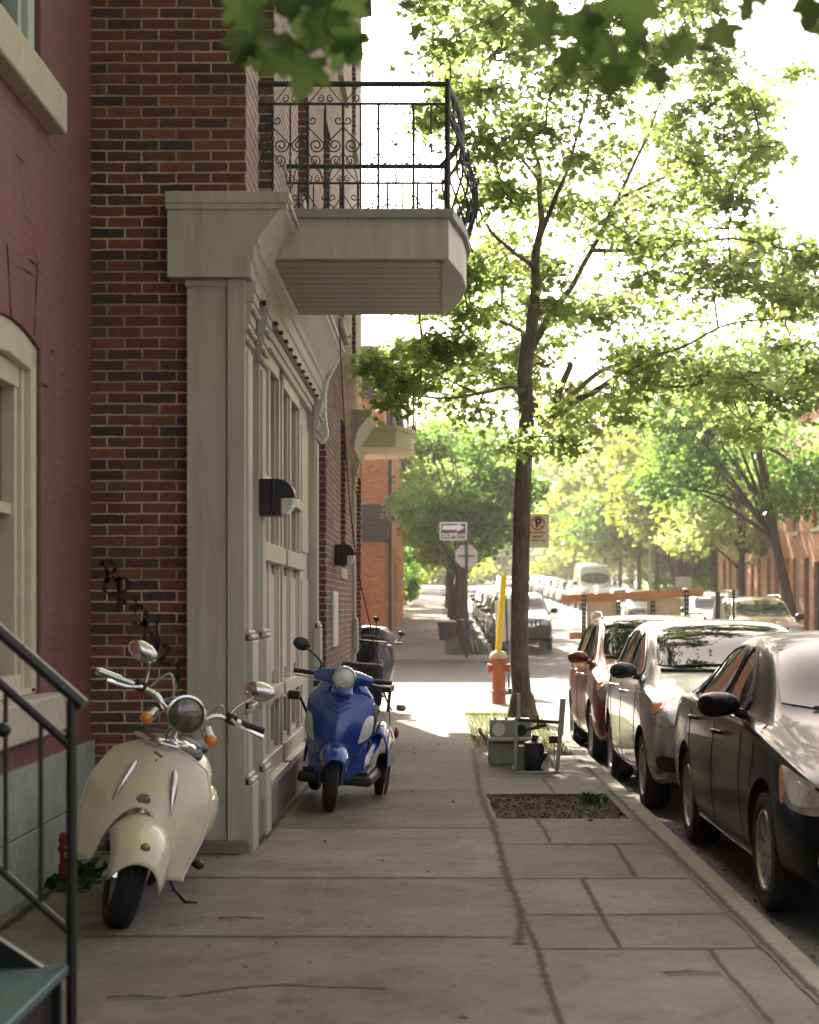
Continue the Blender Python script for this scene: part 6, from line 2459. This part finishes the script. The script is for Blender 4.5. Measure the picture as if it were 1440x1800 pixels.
q = MB()
q.grid(bshield, 26, 20)
bsh = q.build('leg_shield', m_bscoot, bs, world=False, solid=.02, smooth=50)
q = MB()
for s in (-1, 1):
    poly = [(.72, .50), (.96, .58), (1.0, .46), (.98, .26), (.66, .14)]
    def bn(u, v):
        du = bshield(min(1, u + .01), v) - bshield(max(0, u - .01), v)
        dv = bshield(u, min(1, v + .01)) - bshield(u, max(0, v - .01))
        n_ = du.cross(dv).normalized()
        return n_ if n_.y < 0 else -n_
    pts = [bshield(.5 + s * a / 2, b) + bn(.5 + s * a / 2, b) * .016 for a, b in chaikin(poly, 2)]
    cc = sum(pts, V()) / len(pts) + bn(.5 + s * .42, .4) * .016
    n = len(pts)
    q = MB()
    q.add([cc] + pts + [p + V((0, .02, 0)) for p in pts], [(0, 1 + i, 1 + (i + 1) % n) for i in range(n)] + [(1 + i, 1 + (i + 1) % n, 1 + n + (i + 1) % n, 1 + n + i) for i in range(n)])
    q.build('corner_light', m_whitel, bsh, world=False)
q = MB()
for k in range(2):
    q.tube([bshield(.5 + x * .5, .74 - .07 * k - .18 * (1 - abs(x) / .4) ** 1 * .5) + V((0, -.016, 0)) for x in (-.36, -.2, -.08, 0, .08, .2, .36)], .0045, 6)
q.build('crease', m_bscoot, bsh, world=False)


def lower(u, v):
    x = (u - .5) * 2
    return V((x * (.20 + .02 * v), .24 + .10 * abs(x) ** 2, .20 + .30 * v))


q = MB()
q.grid(lower, 16, 6)
q.build('lower_panel', m_bscoot, bs, world=False, solid=.02)
q = MB()
q.box((0, .66, .21), (.56, .78, .08))
q.build('bumper', m_plastic, bs, world=False, bevel=.02)
q = MB()
q.box((0, .60, .265), (.5, .62, .04))
q.build('floorboard', m_plastic, bs, world=False, bevel=.01)
for s in (-1, 1):
    def fender(u, v, s=s):
        y = .92 + .62 * u
        a = v * PI
        h = .16 + .10 * math.sin(PI * (.15 + .7 * u))
        return V((s * (.245 + .085 * math.cos(a) * 1.0), y, .26 + h * math.sin(a) ** .7 * 1.3))
    q = MB()
    q.grid(fender, 14, 12)
    q.build('rear_fender', m_bscoot, bs, world=False, solid=.012, smooth=60)
    scoot_wheel(bs, (s * .27, 1.25, .175), .175, .05, (1, 0, 0), 5)
    q = MB()
    q.tube([(s * .17, .36, .3), (s * .19, .7, .34), (s * .22, .95, .44), (s * .24, 1.1, .56)], [.03, .035, .04, .04], 8)
    q.build('side_skirt', m_bscoot, bs, world=False)
q = MB()
q.box((0, 1.2, .46), (.40, .56, .26))
q.build('rear_body', m_bscoot, bs, world=False, bevel=.05, seg=3)
q = MB()
q.box((0, 1.08, .69), (.42, .42, .10))
q.box((.03, 1.34, .88), (.36, .12, .36), Euler((R(-8), 0, 0)).to_matrix())
q.build('seat', m_seat, bs, world=False, bevel=.045, seg=4)
for s in (-1, 1):
    q = MB()
    q.tube([(s * .27, 1.3, .68), (s * .275, 1.3, .86)], .014, 8)
    q.box((s * .275, 1.12, .88), (.07, .32, .05))
    q.build('armrest', m_seat, bs, world=False, bevel=.02)
q = bmb()
q.tube([(0, .26, .8), (0, .28, 1.0)], .045, 12)
q.tube(chaikin([(-.35, .33, .985), (-.2, .27, .985), (0, .23, 1.0), (.2, .27, .985), (.35, .33, .985)], 2, False), .014, 10)
q.build('handlebar', m_black, bs, world=False)
q = bmb()
for s in (-1, 1):
    q.tube([(s * .07, .22, .99), (s * .13, .245, .985), (s * .21, .275, .975)], [.058, .052, .038], 12)
q.ell((0, .21, .99), (.1, .075, .085))
q.tube([(0, .17, .86), (0, .2, .97)], [.085, .07], 14)
q.build('headset', m_bscoot, bs, world=False)
hl = round_light(bs, 'headlight', SB @ V((.0, .125, .985)), SB.to_3x3() @ V((0, -1, .05)), .083, m_bscoot, m_whitel, depth=.08)
for s in (-1, 1):
    q = bmb()
    q.tube([(s * .24, .285, .985), (s * .37, .34, .985)], [.018, .018], 10)
    q.build('grip', m_seat, bs, world=False)
    q = bmb()
    q.tube([(s * .2, .25, .965), (s * .27, .235, .955), (s * .36, .275, .955)], .007, 6)
    q.build('brake_lever', m_steel, bs, world=False)
q = bmb()
q.tube(spline([(-.19, .27, 1.0), (-.18, .27, 1.07), (-.26, .27, 1.14), (-.33, .28, 1.18)], 5), .009, 8)
mm = q.build('mirror', m_black, bs, world=False)
q = bmb()
q.ell((-.345, .28, 1.19), (.068, .022, .05), Euler((0, R(14), R(10))).to_matrix())
q.build('mirror_shell', m_plastic, mm, world=False)
q = bmb()
q.tube(spline([(.17, .27, 1.0), (.26, .33, .93), (.33, .4, .87)], 5), .008, 8)
mm = q.build('mirror', m_black, bs, world=False)
q = MB()
q.box((.40, 1.02, .74), (.075, .1, .05))
q.build('tail_box', m_gscoot, bs, world=False, bevel=.02)
q = MB()
q.ell((.1, .72, .66), (.15, .16, .2))
q.box((.13, .66, .46), (.17, .12, .07))
q.build('bag', m_seat, bs, world=False)
q = MB()
q.box((-.40, .62, .8), (.085, .1, .065))
q.tube([(-.36, .66, .78), (-.28, .75, .6)], .012, 8)
q.build('side_mirror', m_plastic, bs, world=False, bevel=.02)
q = MB()
q.ell((.335, 1.5, .5), (.02, .03, .05))
q.build('tail_light', m_tail, bs, world=False)

# --- black scooter with top case
ks = thing('motor_scooter', 'black maxi scooter with top case and pale windscreen behind the blue scooter', 'scooter', (-.95, 25.0, zs(25)), (0, R(5), R(5)), group='scooters parked along the wall')
scoot_wheel(ks, (0, 0, .25), .25, .055, (1, 0, 0), 5)
scoot_wheel(ks, (0, 1.35, .25), .25, .06, (1, 0, 0), 5)


def kf(u, v):
    x = (u - .5) * 2
    z = .42 + .62 * v
    ww = .14 + .13 * math.sin(PI * (.15 + .7 * v))
    return V((x * ww, .05 + .12 * v + .26 * abs(x) ** 2, z))


q = MB()
q.grid(kf, 18, 14)
fr = q.build('fairing', m_kscoot, ks, world=False, solid=.02)
for s in (-1, 1):
    q = MB()
    pts = [kf(.5 + s * a / 2, b) + V((0, -.014, 0)) for a, b in ((.2, .62), (.85, .82), (.8, .6), (.35, .5))]
    q.prism(pts, (0, .012, 0))
    q.build('headlight', m_whitel, fr, world=False)
q = MB()
q.box((0, -.04, .5), (.14, .5, .06), Euler((R(12), 0, 0)).to_matrix())
q.build('mudguard', m_kscoot, ks, world=False, bevel=.03)
q = MB()
q.add([(-.02, .1, 1.16), (.26, .16, .98), (.2, .2, 1.2), (.02, .2, 1.28)], [(0, 1, 2, 3)])
q.build('windscreen', m_gscoot, ks, world=False, solid=.012)
q = MB()
q.tube(chaikin([(-.36, .3, 1.06), (-.2, .24, 1.05), (.2, .24, 1.05), (.36, .3, 1.06)], 2, False), .017, 10)
q.build('handlebar', m_black, ks, world=False)
for s, (ex, ez) in ((-1, (-.06, 1.36)), (1, (.33, 1.17))):
    q = MB()
    b0 = (s * .2 if s > 0 else -.02, .24, 1.06)
    q.tube(spline([b0, (ex * .7 + b0[0] * .3, .22, (ez + 1.06) / 2), (ex, .22, ez)], 5), .009, 6)
    mm = q.build('mirror', m_black, ks, world=False)
    q = MB()
    q.ell((ex, .22, ez + .03), (.05, .02, .036), Euler((0, R(20), 0)).to_matrix())
    q.build('mirror_shell', m_plastic, mm, world=False)
q = MB()
q.box((0, .78, .38), (.36, 1.0, .2))
q.box((0, 1.15, .68), (.36, .7, .3))
q.build('rear_body', m_kscoot, ks, world=False, bevel=.07, seg=3)
q = MB()
q.box((0, .95, .86), (.32, .62, .12))
q.build('seat', m_seat, ks, world=False, bevel=.05, seg=3)
q = MB()
q.box((0, 1.5, 1.1), (.48, .42, .34))
tc_ = q.build('top_case', m_plastic, ks, world=False, bevel=.1, seg=4)
q = MB()
q.box((0, 1.28, 1.12), (.40, .03, .035))
q.build('reflector', m_gscoot, tc_, world=False, bevel=.01)
q = MB()
q.tube([(.16, .8, .3), (.30, .86, .06), (.34, .9, .015)], .014, 8)
q.build('side_stand', m_black, ks, world=False)

# red extension cord from the balcony down to the blue scooter
q = MB()
q.tube(spline([P(597, 560, 13.2), P(600, 640, 13.2), P(613, 860, 13.3), P(628, 990, 13.4), P(642, 1060, 13.6), P(660, 1140, 13.9), P(672, 1205, 14.0), P(684, 1245, 14.0), P(685, 1285, 13.9), P(678, 1320, 13.8), P(676, 1372, 13.7), P(672, 1404, 13.4)], 6), .0055, 6)
o = q.build('extension_cord', mat('red_cord', (.22, .025, .02), .5, var=.2))
tag(o, 'thin red extension cord hanging from the balcony down to the blue scooter', 'cord')

# small red standpipe at the foundation
t = thing('standpipe', 'small red standpipe with yellow valve at the foundation behind the cream scooter', 'standpipe', (-2.0, 9.12, zs(9.1)))
q = MB()
q.lathe([(.02, .1), (.02, .18), (.032, .19), (.032, .21), (.022, .22), (.028, .25), (.022, .28), (.01, .29), (0, .291)], (0, 0, 0), (0, 0, 1), 16)
q.tube([(0, 0, .05), (0, 0, .12)], .028, 10)
q.build('pipe', mat('red_pipe', (.28, .02, .02), .5, var=.3), t, world=False)
q = MB()
q.tube([(.02, -.02, .17), (.06, -.05, .17)], [.02, .03], 10)
q.build('valve', mat('yellow_valve', (.6, .5, .12), .5), t, world=False)

# ------------------------------------------------------------------ discarded appliances
m_enam = mat('greenish_enamel', (.34, .36, .29), .4, var=.16, scale=5, bump=.05)
m_enam2 = mat('dirty_white_enamel', (.56, .55, .48), .45, var=.2, scale=8)
ap = thing('air_conditioner', 'dirty greenish appliance box with round pale hole dumped by the tree', 'appliance', (.66, 16.6, zs(16.6)))
A = lambda x, y, d_=16.5: P(x, y, d_)


def pbox(mb, x0, x1, y0, y1, D, dep):
    a, b = P(x0, y1, D), P(x1, y0, D)
    mb.bx(a.x, b.x, D, D + dep, a.z, b.z)


q = MB()
pbox(q, 860, 936, 1303, 1346, 16.5, .42)
q.build('lower_body', m_enam, ap, bevel=.03, seg=3)
q = MB()
pbox(q, 862, 934, 1265.5, 1296, 16.52, .34)
ub = q.build('upper_body', m_enam, ap, bevel=.012)
q = MB()
pbox(q, 859, 940, 1297, 1303, 16.42, .46)
q.build('ledge', m_enam2, ap, bevel=.006)
q = MB()
c = P(877, 1282.5, 16.51)
q.lathe([(.052, 0), (.058, -.012), (.063, -.012), (.066, 0)], c, (0, 1, 0), 32)
q.lathe([(0, -.004), (.054, -.004)], c, (0, 1, 0), 32)
q.build('round_plate', mat('pale_plate', (.85, .8, .66), .5, var=.05), ub)
q = MB()
c = P(916, 1284, 16.51)
q.lathe([(0, -.006), (.052, -.008), (.056, 0)], c, (0, 1, 0), 32)
q.build('fan_hole', m_dark, ub)
q = MB()
q.tube(spline([P(856, 1300, 16.5), P(850, 1293, 16.5), P(844, 1286, 16.5), P(843.5, 1280, 16.5)], 4), .012, 8)
for x in (870, 890):
    q.tube([P(x, 1266, 16.6), P(x, 1261, 16.6)], .014, 8)
q.build('copper_pipe', mat('tarnished_copper', (.25, .1, .05), .45, .8, var=.3), ap)

fr_ = thing('fridge_frame', 'stripped metal fridge frame with black compressor dumped on the pavement', 'appliance', (.8, 15.7, zs(15.7)))
q = MB()
D = 15.65
for (x0, y0, x1, y1, w_, t_) in ((906, 1360, 907.5, 1262, .03, .03), (912, 1262, 911.5, 1219, .052, .03), (979, 1359, 985, 1290, .036, .036), (985, 1292, 990, 1228, .042, .05)):
    a, b = P(x0, y0, D), P(x1, y1, D)
    d_ = (b - a)
    q.box((a + b) / 2, (w_, t_, d_.length), d_.to_track_quat('Z', 'Y').to_matrix())
a, b = P(905, 1357.5, D), P(984, 1358, D)
q.box((a + b) / 2, ((b - a).length, .035, .022))
for x in (906, 983):
    a = P(x, 1357, D)
    q.box(a + V((0, .28, 0)), (.025, .56, .02))
q.build('frame', mat('bare_steel', (.4, .4, .37), .45, .6, var=.25, scale=14), fr_, bevel=.003)
q = MB()
a, b = P(908, 1265, D + .05), P(984, 1270, D + .05)
q.tube([a, b], .016, 8)
q.tube([P(925, 1283, D + .03), P(945, 1278, D), P(960, 1274, D - .02)], [.012, .02, .016], 8)
q.tube([P(946, 1275, D), P(946, 1258, D)], .01, 6)
q.build('crossbar', mat('dark_rod', (.05, .035, .03), .6, var=.3), fr_)
q = MB()
c = P(938, 1330, D + .25)
q.lathe([(.0, -.15), (.09, -.14), (.1, -.1), (.1, .08), (.085, .13), (.03, .15), (0, .15)], c, (0, 0, 1), 24)
q.tube([c + V((.0, 0, .13)), c + V((.02, 0, .2))], .03, 10)
q.box(c + V((.09, -.02, -.02)), (.07, .1, .12))
q.build('compressor', mat('compressor_black', (.012, .012, .013), .45, var=.2), fr_)
q = MB()
for k in range(5):
    q.tube(spline([P(952 + k * 3, 1352, D + .1), P(956 + 2 * k, 1340 - 3 * k, D + .12), P(966 + k, 1338, D + .1), P(972, 1350 - k, D + .1)], 5), .007, 6)
q.tube([P(975, 1352, D + .1), P(974.5, 1328, D + .12)], .008, 6)
q.build('coil', m_steel, fr_)
q = MB()
a = P(921, 1335, D + .3)
q.box(a, (.1, .2, .26))
q.build('back_plate', mat('grey_plate', (.16, .16, .14), .6, var=.25), fr_, bevel=.004)
q = MB()
a = P(973, 1300, D + .5)
q.box(a, (.09, .05, .07))
q.build('terminal_box', m_plastic, fr_, bevel=.005)

# ------------------------------------------------------------------ hydrant
m_hyd = mat('hydrant_red', (.42, .12, .04), .55, var=.2, scale=12, bump=.1)
hy = thing('fire_hydrant', 'orange-red fire hydrant with yellow marker pole beside the maple trunk', 'hydrant', P(877, 1239, 27.9))
q = MB()
q.lathe([(.125, -.1), (.125, .02), (.118, .03), (.113, .2), (.155, .205), (.158, .235), (.113, .24), (.11, .72), (.15, .725), (.152, .76), (.12, .77)], (0, 0, 0), (0, 0, 1), 28)
q.build('barrel', m_hyd, hy, world=False)
q = MB()
q.lathe([(.15, .762), (.15, .80), (.13, .83), (.1, .865), (.05, .885), (.03, .92), (0, .92)], (0, 0, 0), (0, 0, 1), 28)
q.build('bonnet', mat('hydrant_cap', (.5, .42, .25), .5, var=.2), hy, world=False)
q = MB()
for d_ in ((1, 0, 0), (-1, 0, 0)):
    q.lathe([(.055, .09), (.06, .14), (.075, .145), (.075, .18), (.04, .19), (.02, .2), (0, .2)], (0, 0, .6), d_, 16)
q.lathe([(.07, .09), (.075, .15), (.09, .155), (.09, .19), (.04, .2), (0, .2)], (0, 0, .55), (0, -1, 0), 18)
q.build('nozzle', m_hyd, hy, world=False)
for k in range(8):
    q = MB()
    a = 2 * PI * k / 8
    for z in (.71,):
        q.tube([(.142 * math.cos(a), .142 * math.sin(a), z), (.142 * math.cos(a), .142 * math.sin(a), z + .06)], .012, 6)
    q.build('bolt', m_rust, hy, world=False)
q = MB()
q.tube([(-.01, 0, .88), (.085, 0, 2.12)], .052, 12)
q.build('marker_pole', mat('yellow_marker', (.85, .66, .02), .5, var=.05), hy, world=False)

# white panel on a blue post, behind the hydrant
wp_ = thing('site_sign', 'tall pale panel on a thin blue post behind the hydrant', 'sign', (1.45, 33, zroad(33)))
q = MB()
a = [P(870, 1057, 33), P(904, 1050, 33), P(906, 1058, 33), P(901, 1126, 33), P(894, 1126, 33), P(872, 1130, 33)]
q.prism(a, (0, .03, 0))
q.build('panel', mat('pale_panel', (.62, .57, .54), .6, var=.06), wp_, bevel=.005)
q = MB()
q.tube([P(889, 1048, 32.95), P(893, 1150, 32.95), V((P(895, 1150, 32.95).x, 32.95, zroad(33) + .02))], .02, 8)
q.build('post', mat('blue_post', (.03, .06, .16), .5), wp_)
q = MB()
q.box((1.45, 33.02, zroad(33) + .05), (.6, .5, .1))
q.build('foot', m_plastic, wp_, bevel=.02)

# ------------------------------------------------------------------ signs
ss = thing('stop_sign', 'grey back of an octagonal stop sign below a one-way arrow sign on a dark post', 'sign', P(820, 1157, 45.7))
q = MB()
q.tube([(0, 0, -.1), (.0, 0, 3.35)], .038, 10)
q.build('post', mat('dark_post', (.03, .028, .026), .6, var=.2), ss, world=False)
q = MB()
c = P(820, 977, 45.66)
q.prism([c + V((.325 * math.cos(R(22.5 + 45 * k)), -.0, .325 * math.sin(R(22.5 + 45 * k)))) for k in range(8)], (0, -.006, 0))
so_ = q.build('stop_plate', mat('sign_back_grey', (.62, .58, .56), .5, .1, var=.06), ss)
# the plate hangs behind the post: push it back
so_.location.y += .09
q = MB()
q.box(c + V((0, .05, -.0)), (.46, .03, .03))
q.build('bracket', m_plastic, ss)
a, b = P(773, 918, 45.6), P(821, 949.5, 45.6)
q = MB()
q.bx(a.x, b.x, 45.58, 45.6, b.z, a.z)
m_swhite = mat('sign_white', (.86, .84, .82), .4, var=.03)
m_sblack = mat('sign_black', (.035, .03, .03), .45, var=.1)
ow = q.build('one_way_plate', m_swhite, ss, bevel=.004)
q = MB()
wd, ht = b.x - a.x, a.z - b.z
q.bx(a.x + .04, b.x - .04, 45.573, 45.579, b.z + .04, a.z - .04)
q.build('sign_field', m_sblack, ow)
q = MB()
zc, hh = a.z - ht * .30, ht * .13
x0, x1 = a.x + .075, b.x - .055
ar = [(x0, zc - hh), (x1 - .2, zc - hh), (x1 - .2, zc - hh * 1.75), (x1, zc), (x1 - .2, zc + hh * 1.75), (x1 - .2, zc + hh), (x0, zc + hh)]
q.prism([(x, 45.571, z) for x, z in ar], (0, -.004, 0))
q.build('arrow', m_swhite, ow)
M4 = Matrix.Translation(V((a.x + wd * .37, 45.568, b.z + ht * .25))) @ Matrix.Rotation(R(90), 4, 'X')
text_mesh('EXCEPTÉ', .155, m_swhite, ow, M4, sx=.66, bold=.006)
q = MB()
bx_, bz = a.x + wd * .80, b.z + ht * .22
for s in (-1, 1):
    q.tube([(bx_ + s * .06 + .042 * math.cos(k * PI / 8), 45.568, bz + .042 * math.sin(k * PI / 8)) for k in range(16)], .007, 5, closed=True)
q.tube([(bx_ - .06, 45.568, bz), (bx_ - .02, 45.568, bz + .06), (bx_ + .045, 45.568, bz + .06), (bx_, 45.568, bz), (bx_ - .02, 45.568, bz + .06)], .006, 5)
q.tube([(bx_ + .06, 45.568, bz), (bx_ + .04, 45.568, bz + .085), (bx_ + .06, 45.568, bz + .085)], .006, 5)
q.build('bicycle_symbol', m_swhite, ow)

ps = thing('parking_sign', 'pale no-parking sign with a crossed P in a red circle beside the maple trunk', 'sign', (1.32, 25.6, zs(25.6)))
q = MB()
px_ = P(922, 1000, 25.6).x
q.tube([(px_, 25.6, zs(25.6) - .1), (px_, 25.6, P(0, 905, 25.6).z)], .025, 8)
q.build('post', m_steel, ps)
a, b = P(929, 903.5, 25.5), P(965.5, 963, 25.5)
q = MB()
q.bx(a.x, b.x, 25.49, 25.5, b.z, a.z)
q.bx(px_ - .02, b.x - .1, 25.5, 25.57, (a.z + b.z) / 2 + .1, (a.z + b.z) / 2 + .14)
m_spale = mat('sign_cream', (.85, .79, .62), .5, var=.06)
pp_ = q.build('plate', m_spale, ps, bevel=.004)
c = V((P(945.5, 0, 25.49).x, 25.488, P(0, 920, 25.49).z))
q = MB()
q.lathe([(.088, 0), (.088, .004), (.107, .004), (.107, 0)], c, (0, -1, 0), 40)
q.box(c + V((0, -.003, 0)), (.018, .003, .18), Matrix.Rotation(R(-45), 3, 'Y'))
q.build('red_ring', mat('sign_red', (.62, .09, .03), .5), pp_)
text_mesh('P', .19, m_sblack, pp_, Matrix.Translation(c + V((.008, -.006, 0))) @ Matrix.Rotation(R(90), 4, 'X'), bold=.006)
m_sgrey = mat('sign_text', (.12, .09, .06), .5)
for k, (tx_, sz) in enumerate((('07:30-08:30', .048), ('MARDI', .05), ('1 AVRIL-1 DEC.', .04))):
    z = P(0, 936.5 + 7 * k, 25.49).z
    text_mesh(tx_, sz, m_sgrey, pp_, Matrix.Translation(V((c.x, 25.486, z))) @ Matrix.Rotation(R(90), 4, 'X'), bold=.001)

# lamp post and small white sign over the parked cars on the right
lp_ = thing('street_lamp', 'thin grey lamp post rising behind the orange barrier board', 'lamp post', (10.0, 80, zs(80)))
q = MB()
lx = P(1143, 0, 80).x
q.tube([(lx, 80, zs(80) - .1), (lx, 80, zs(80) + 6.3), (lx - .5, 80, zs(80) + 6.6)], [.07, .05, .035], 8)
q.tube([(lx, 80, zs(80)), (lx, 80, zs(80) + 1.0)], .12, 8)
q.build('post', m_steel, lp_)
q = MB()
q.ell((lx - .7, 80, zs(80) + 6.58), (.3, .12, .08))
q.build('lamp_head', m_steel, lp_)
bsn = thing('notice_sign', 'small white notice board among the dark trees above the barrier', 'sign', (P(1202, 0, 74).x, 74, zs(74)))
q = MB()
a, b = P(1188, 1014, 74), P(1216, 1032, 74)
q.bx(a.x, b.x, 74, 74.04, b.z, a.z)
q.build('board', m_white, bsn, bevel=.01)
q = MB()
for x in (a.x + .1, b.x - .1):
    q.tube([(x, 74.03, zs(74) - .1), (x, 74.03, a.z - .1)], .03, 6)
q.build('post', m_steel, bsn)

# ------------------------------------------------------------------ construction barrier beyond the near cars
m_orb = mat('orange_board', (.46, .2, .075), .7, var=.25, scale=9, bump=.1, stretch=(.3, 1, 1))
m_ply = mat('weathered_plywood', (.52, .43, .28), .8, var=.12, scale=5, stretch=(.4, 1, 1))
br = thing('construction_barrier', 'orange construction barrier with plywood panels on perforated posts behind the parked row', 'barrier', (4, 33, zroad(33)))
DB = 33.


def pboard(mb, x0, y0, x1, y1, th, D, dep=.04):
    a, b = P(x0, y0, D), P(x1, y1, D)
    mb.prism([a, b, b - V((0, 0, th)), a - V((0, 0, th))], (0, dep, 0))


q = MB()
pboard(q, 987, 1046, 1237, 1034, .155, DB - .04)
q.build('board', m_orb, br, bevel=.004)
q = MB()
pboard(q, 1001, 1111.5, 1240, 1104, .14, DB - .04)
q.build('board', m_orb, br, bevel=.004)
for x0, x1 in ((1032, 1085), (1137, 1197)):
    q = MB()
    a, b = P(x0, 1056, DB), P(x1, 1053, DB)
    q.bx(a.x, b.x, DB, DB + .02, a.z - 1.0, a.z + .06)
    q.build('panel', m_ply, br)
for x, y0 in ((1026, 1046), (1087, 1058), (1147, 1056), (1206, 1038)):
    q = MB()
    p = P(x, y0, DB)
    q.bx(p.x - .04, p.x + .04, DB - .1, DB - .045, zroad(DB), p.z)
    po = q.build('post', mat('dark_perforated_post', (.02, .018, .02), .5), br)
    q = MB()
    for k in range(9):
        z = p.z - .06 - .085 * k
        q.bx(p.x - .011, p.x + .011, DB - .103, DB - .1005, z - .012, z + .012)
    q.build('holes', m_white, po)
for i, (x, y0, lb) in enumerate(((1262, 1040, 'thick dark barrier post with a pale triangular panel'), (1290, 1036, 'thin dark barrier post with a pale square plate on top'))):
    t = thing('barrier_post', lb, 'post', (P(x, 0, 34).x, 34, zroad(34)), group='barrier posts by the white off-roader')
    q = MB()
    p = P(x, y0, 34)
    q.bx(p.x - (.045 if i == 0 else .025), p.x + (.045 if i == 0 else .025), 34, 34.05, zroad(34), p.z)
    q.bx(p.x - .25, p.x + .25, 33.8, 34.25, zroad(34), zroad(34) + .06)
    q.build('post', mat('dark_perforated_post', (.02, .018, .02), .5), t)
    q = MB()
    if i == 0:
        q.prism([P(1258, 1052, 34.07), P(1268, 1052, 34.07), P(1288, 1125, 34.07), P(1244, 1125, 34.07)], (0, .02, 0))
    else:
        q.prism([P(1280, 1040, 34.07), P(1298, 1037, 34.07), P(1298, 1052, 34.07), P(1280, 1054, 34.07)], (0, .02, 0))
    q.build('panel', mat('pale_panel', (.62, .57, .54), .6), t)

# ------------------------------------------------------------------ far verge: bin and bicycle
bn = thing('bin', 'dark blue-grey bin standing on the far verge beside the trunks', 'bin', (.30, 56.5, zs(56.5)))
q = MB()
q.lathe([(.26, 0), (.30, .5), (.33, .52), (.33, .56), (.30, .58), (.0, .6)], (0, 0, 0), (0, 0, 1), 24)
q.build('tub', mat('bin_grey', (.05, .06, .075), .5, var=.15), bn, world=False)
q = MB()
q.lathe([(.34, .565), (.34, .6), (.2, .65), (0, .66)], (0, 0, 0), (0, 0, 1), 24)
q.build('lid', mat('bin_lid', (.2, .21, .22), .5), bn, world=False)
bc = thing('bicycle', 'dark bicycle leaning at the tree just behind the stop sign post', 'bicycle', (1.05, 47.9, zs(47.9)), (0, R(-8), R(-8)))
m_bike = mat('bike_frame', (.04, .06, .09), .35, .3, coat=.8)
for y in (-.52, .52):
    q = MB()
    q.tube([(0, y + .33 * math.cos(k * PI / 18), .34 + .33 * math.sin(k * PI / 18)) for k in range(36)], .019, 8, closed=True)
    wo = q.build('wheel', m_rubber, bc, world=False)
    q = MB()
    for k in range(14):
        a = k * PI / 7
        q.tube([(0, y, .34), (0, y + .32 * math.cos(a), .34 + .32 * math.sin(a))], .0035, 4)
    q.tube([(0, y + .305 * math.cos(k * PI / 18), .34 + .305 * math.sin(k * PI / 18)) for k in range(36)], .01, 6, closed=True)
    q.tube([(-.04, y, .34), (.04, y, .34)], .02, 8)
    q.build('rim', m_steel, wo, world=False)
q = MB()
for a, b in (((0, -.05, .3), (0, .2, .82)), ((0, -.05, .3), (0, -.40, .80)), ((0, .17, .78), (0, -.38, .84)), ((0, -.05, .3), (0, .52, .34)), ((0, .17, .76), (0, .52, .34)), ((0, -.37, .9), (0, -.52, .34))):
    q.tube([a, b], .017, 8)
q.build('frame', m_bike, bc, world=False)
q = MB()
q.tube(spline([(-.28, -.25, 1.0), (-.12, -.36, .98), (0, -.40, .95), (.12, -.36, .98), (.28, -.25, 1.0)], 5), .013, 8)
q.tube([(0, -.37, .88), (0, -.40, .96)], .016, 8)
q.build('handlebar', m_steel, bc, world=False)
q = MB()
q.ell((0, .24, .9), (.07, .13, .035))
q.tube([(0, .2, .8), (0, .22, .89)], .014, 8)
q.build('saddle', m_seat, bc, world=False)
q = MB()
q.tube([(-.03, -.05, .3), (-.06, -.15, .2)], .01, 6)
q.tube([(.03, -.05, .3), (.06, .05, .4)], .01, 6)
q.build('crank', m_steel, bc, world=False)
# ------------------------------------------------------------------ sunlit haze along the street
hz = MB()
hz.bx(-60, 70, -14, 240, -1.6, 26)
m = bpy.data.materials.new('haze_air')
m.use_nodes = True
nt = m.node_tree
nt.nodes.remove(nt.nodes['Principled BSDF'])
pv = nt.nodes.new('ShaderNodeVolumePrincipled')
pv.inputs['Color'].default_value = (1, .98, .94, 1)
pv.inputs['Density'].default_value = .0004
pv.inputs['Anisotropy'].default_value = .6
nt.links.new(pv.outputs[0], nt.nodes['Material Output'].inputs['Volume'])
o = hz.build('haze', m, smooth=0)
o['kind'] = 'stuff'
SC.cycles.volume_bounces = 0
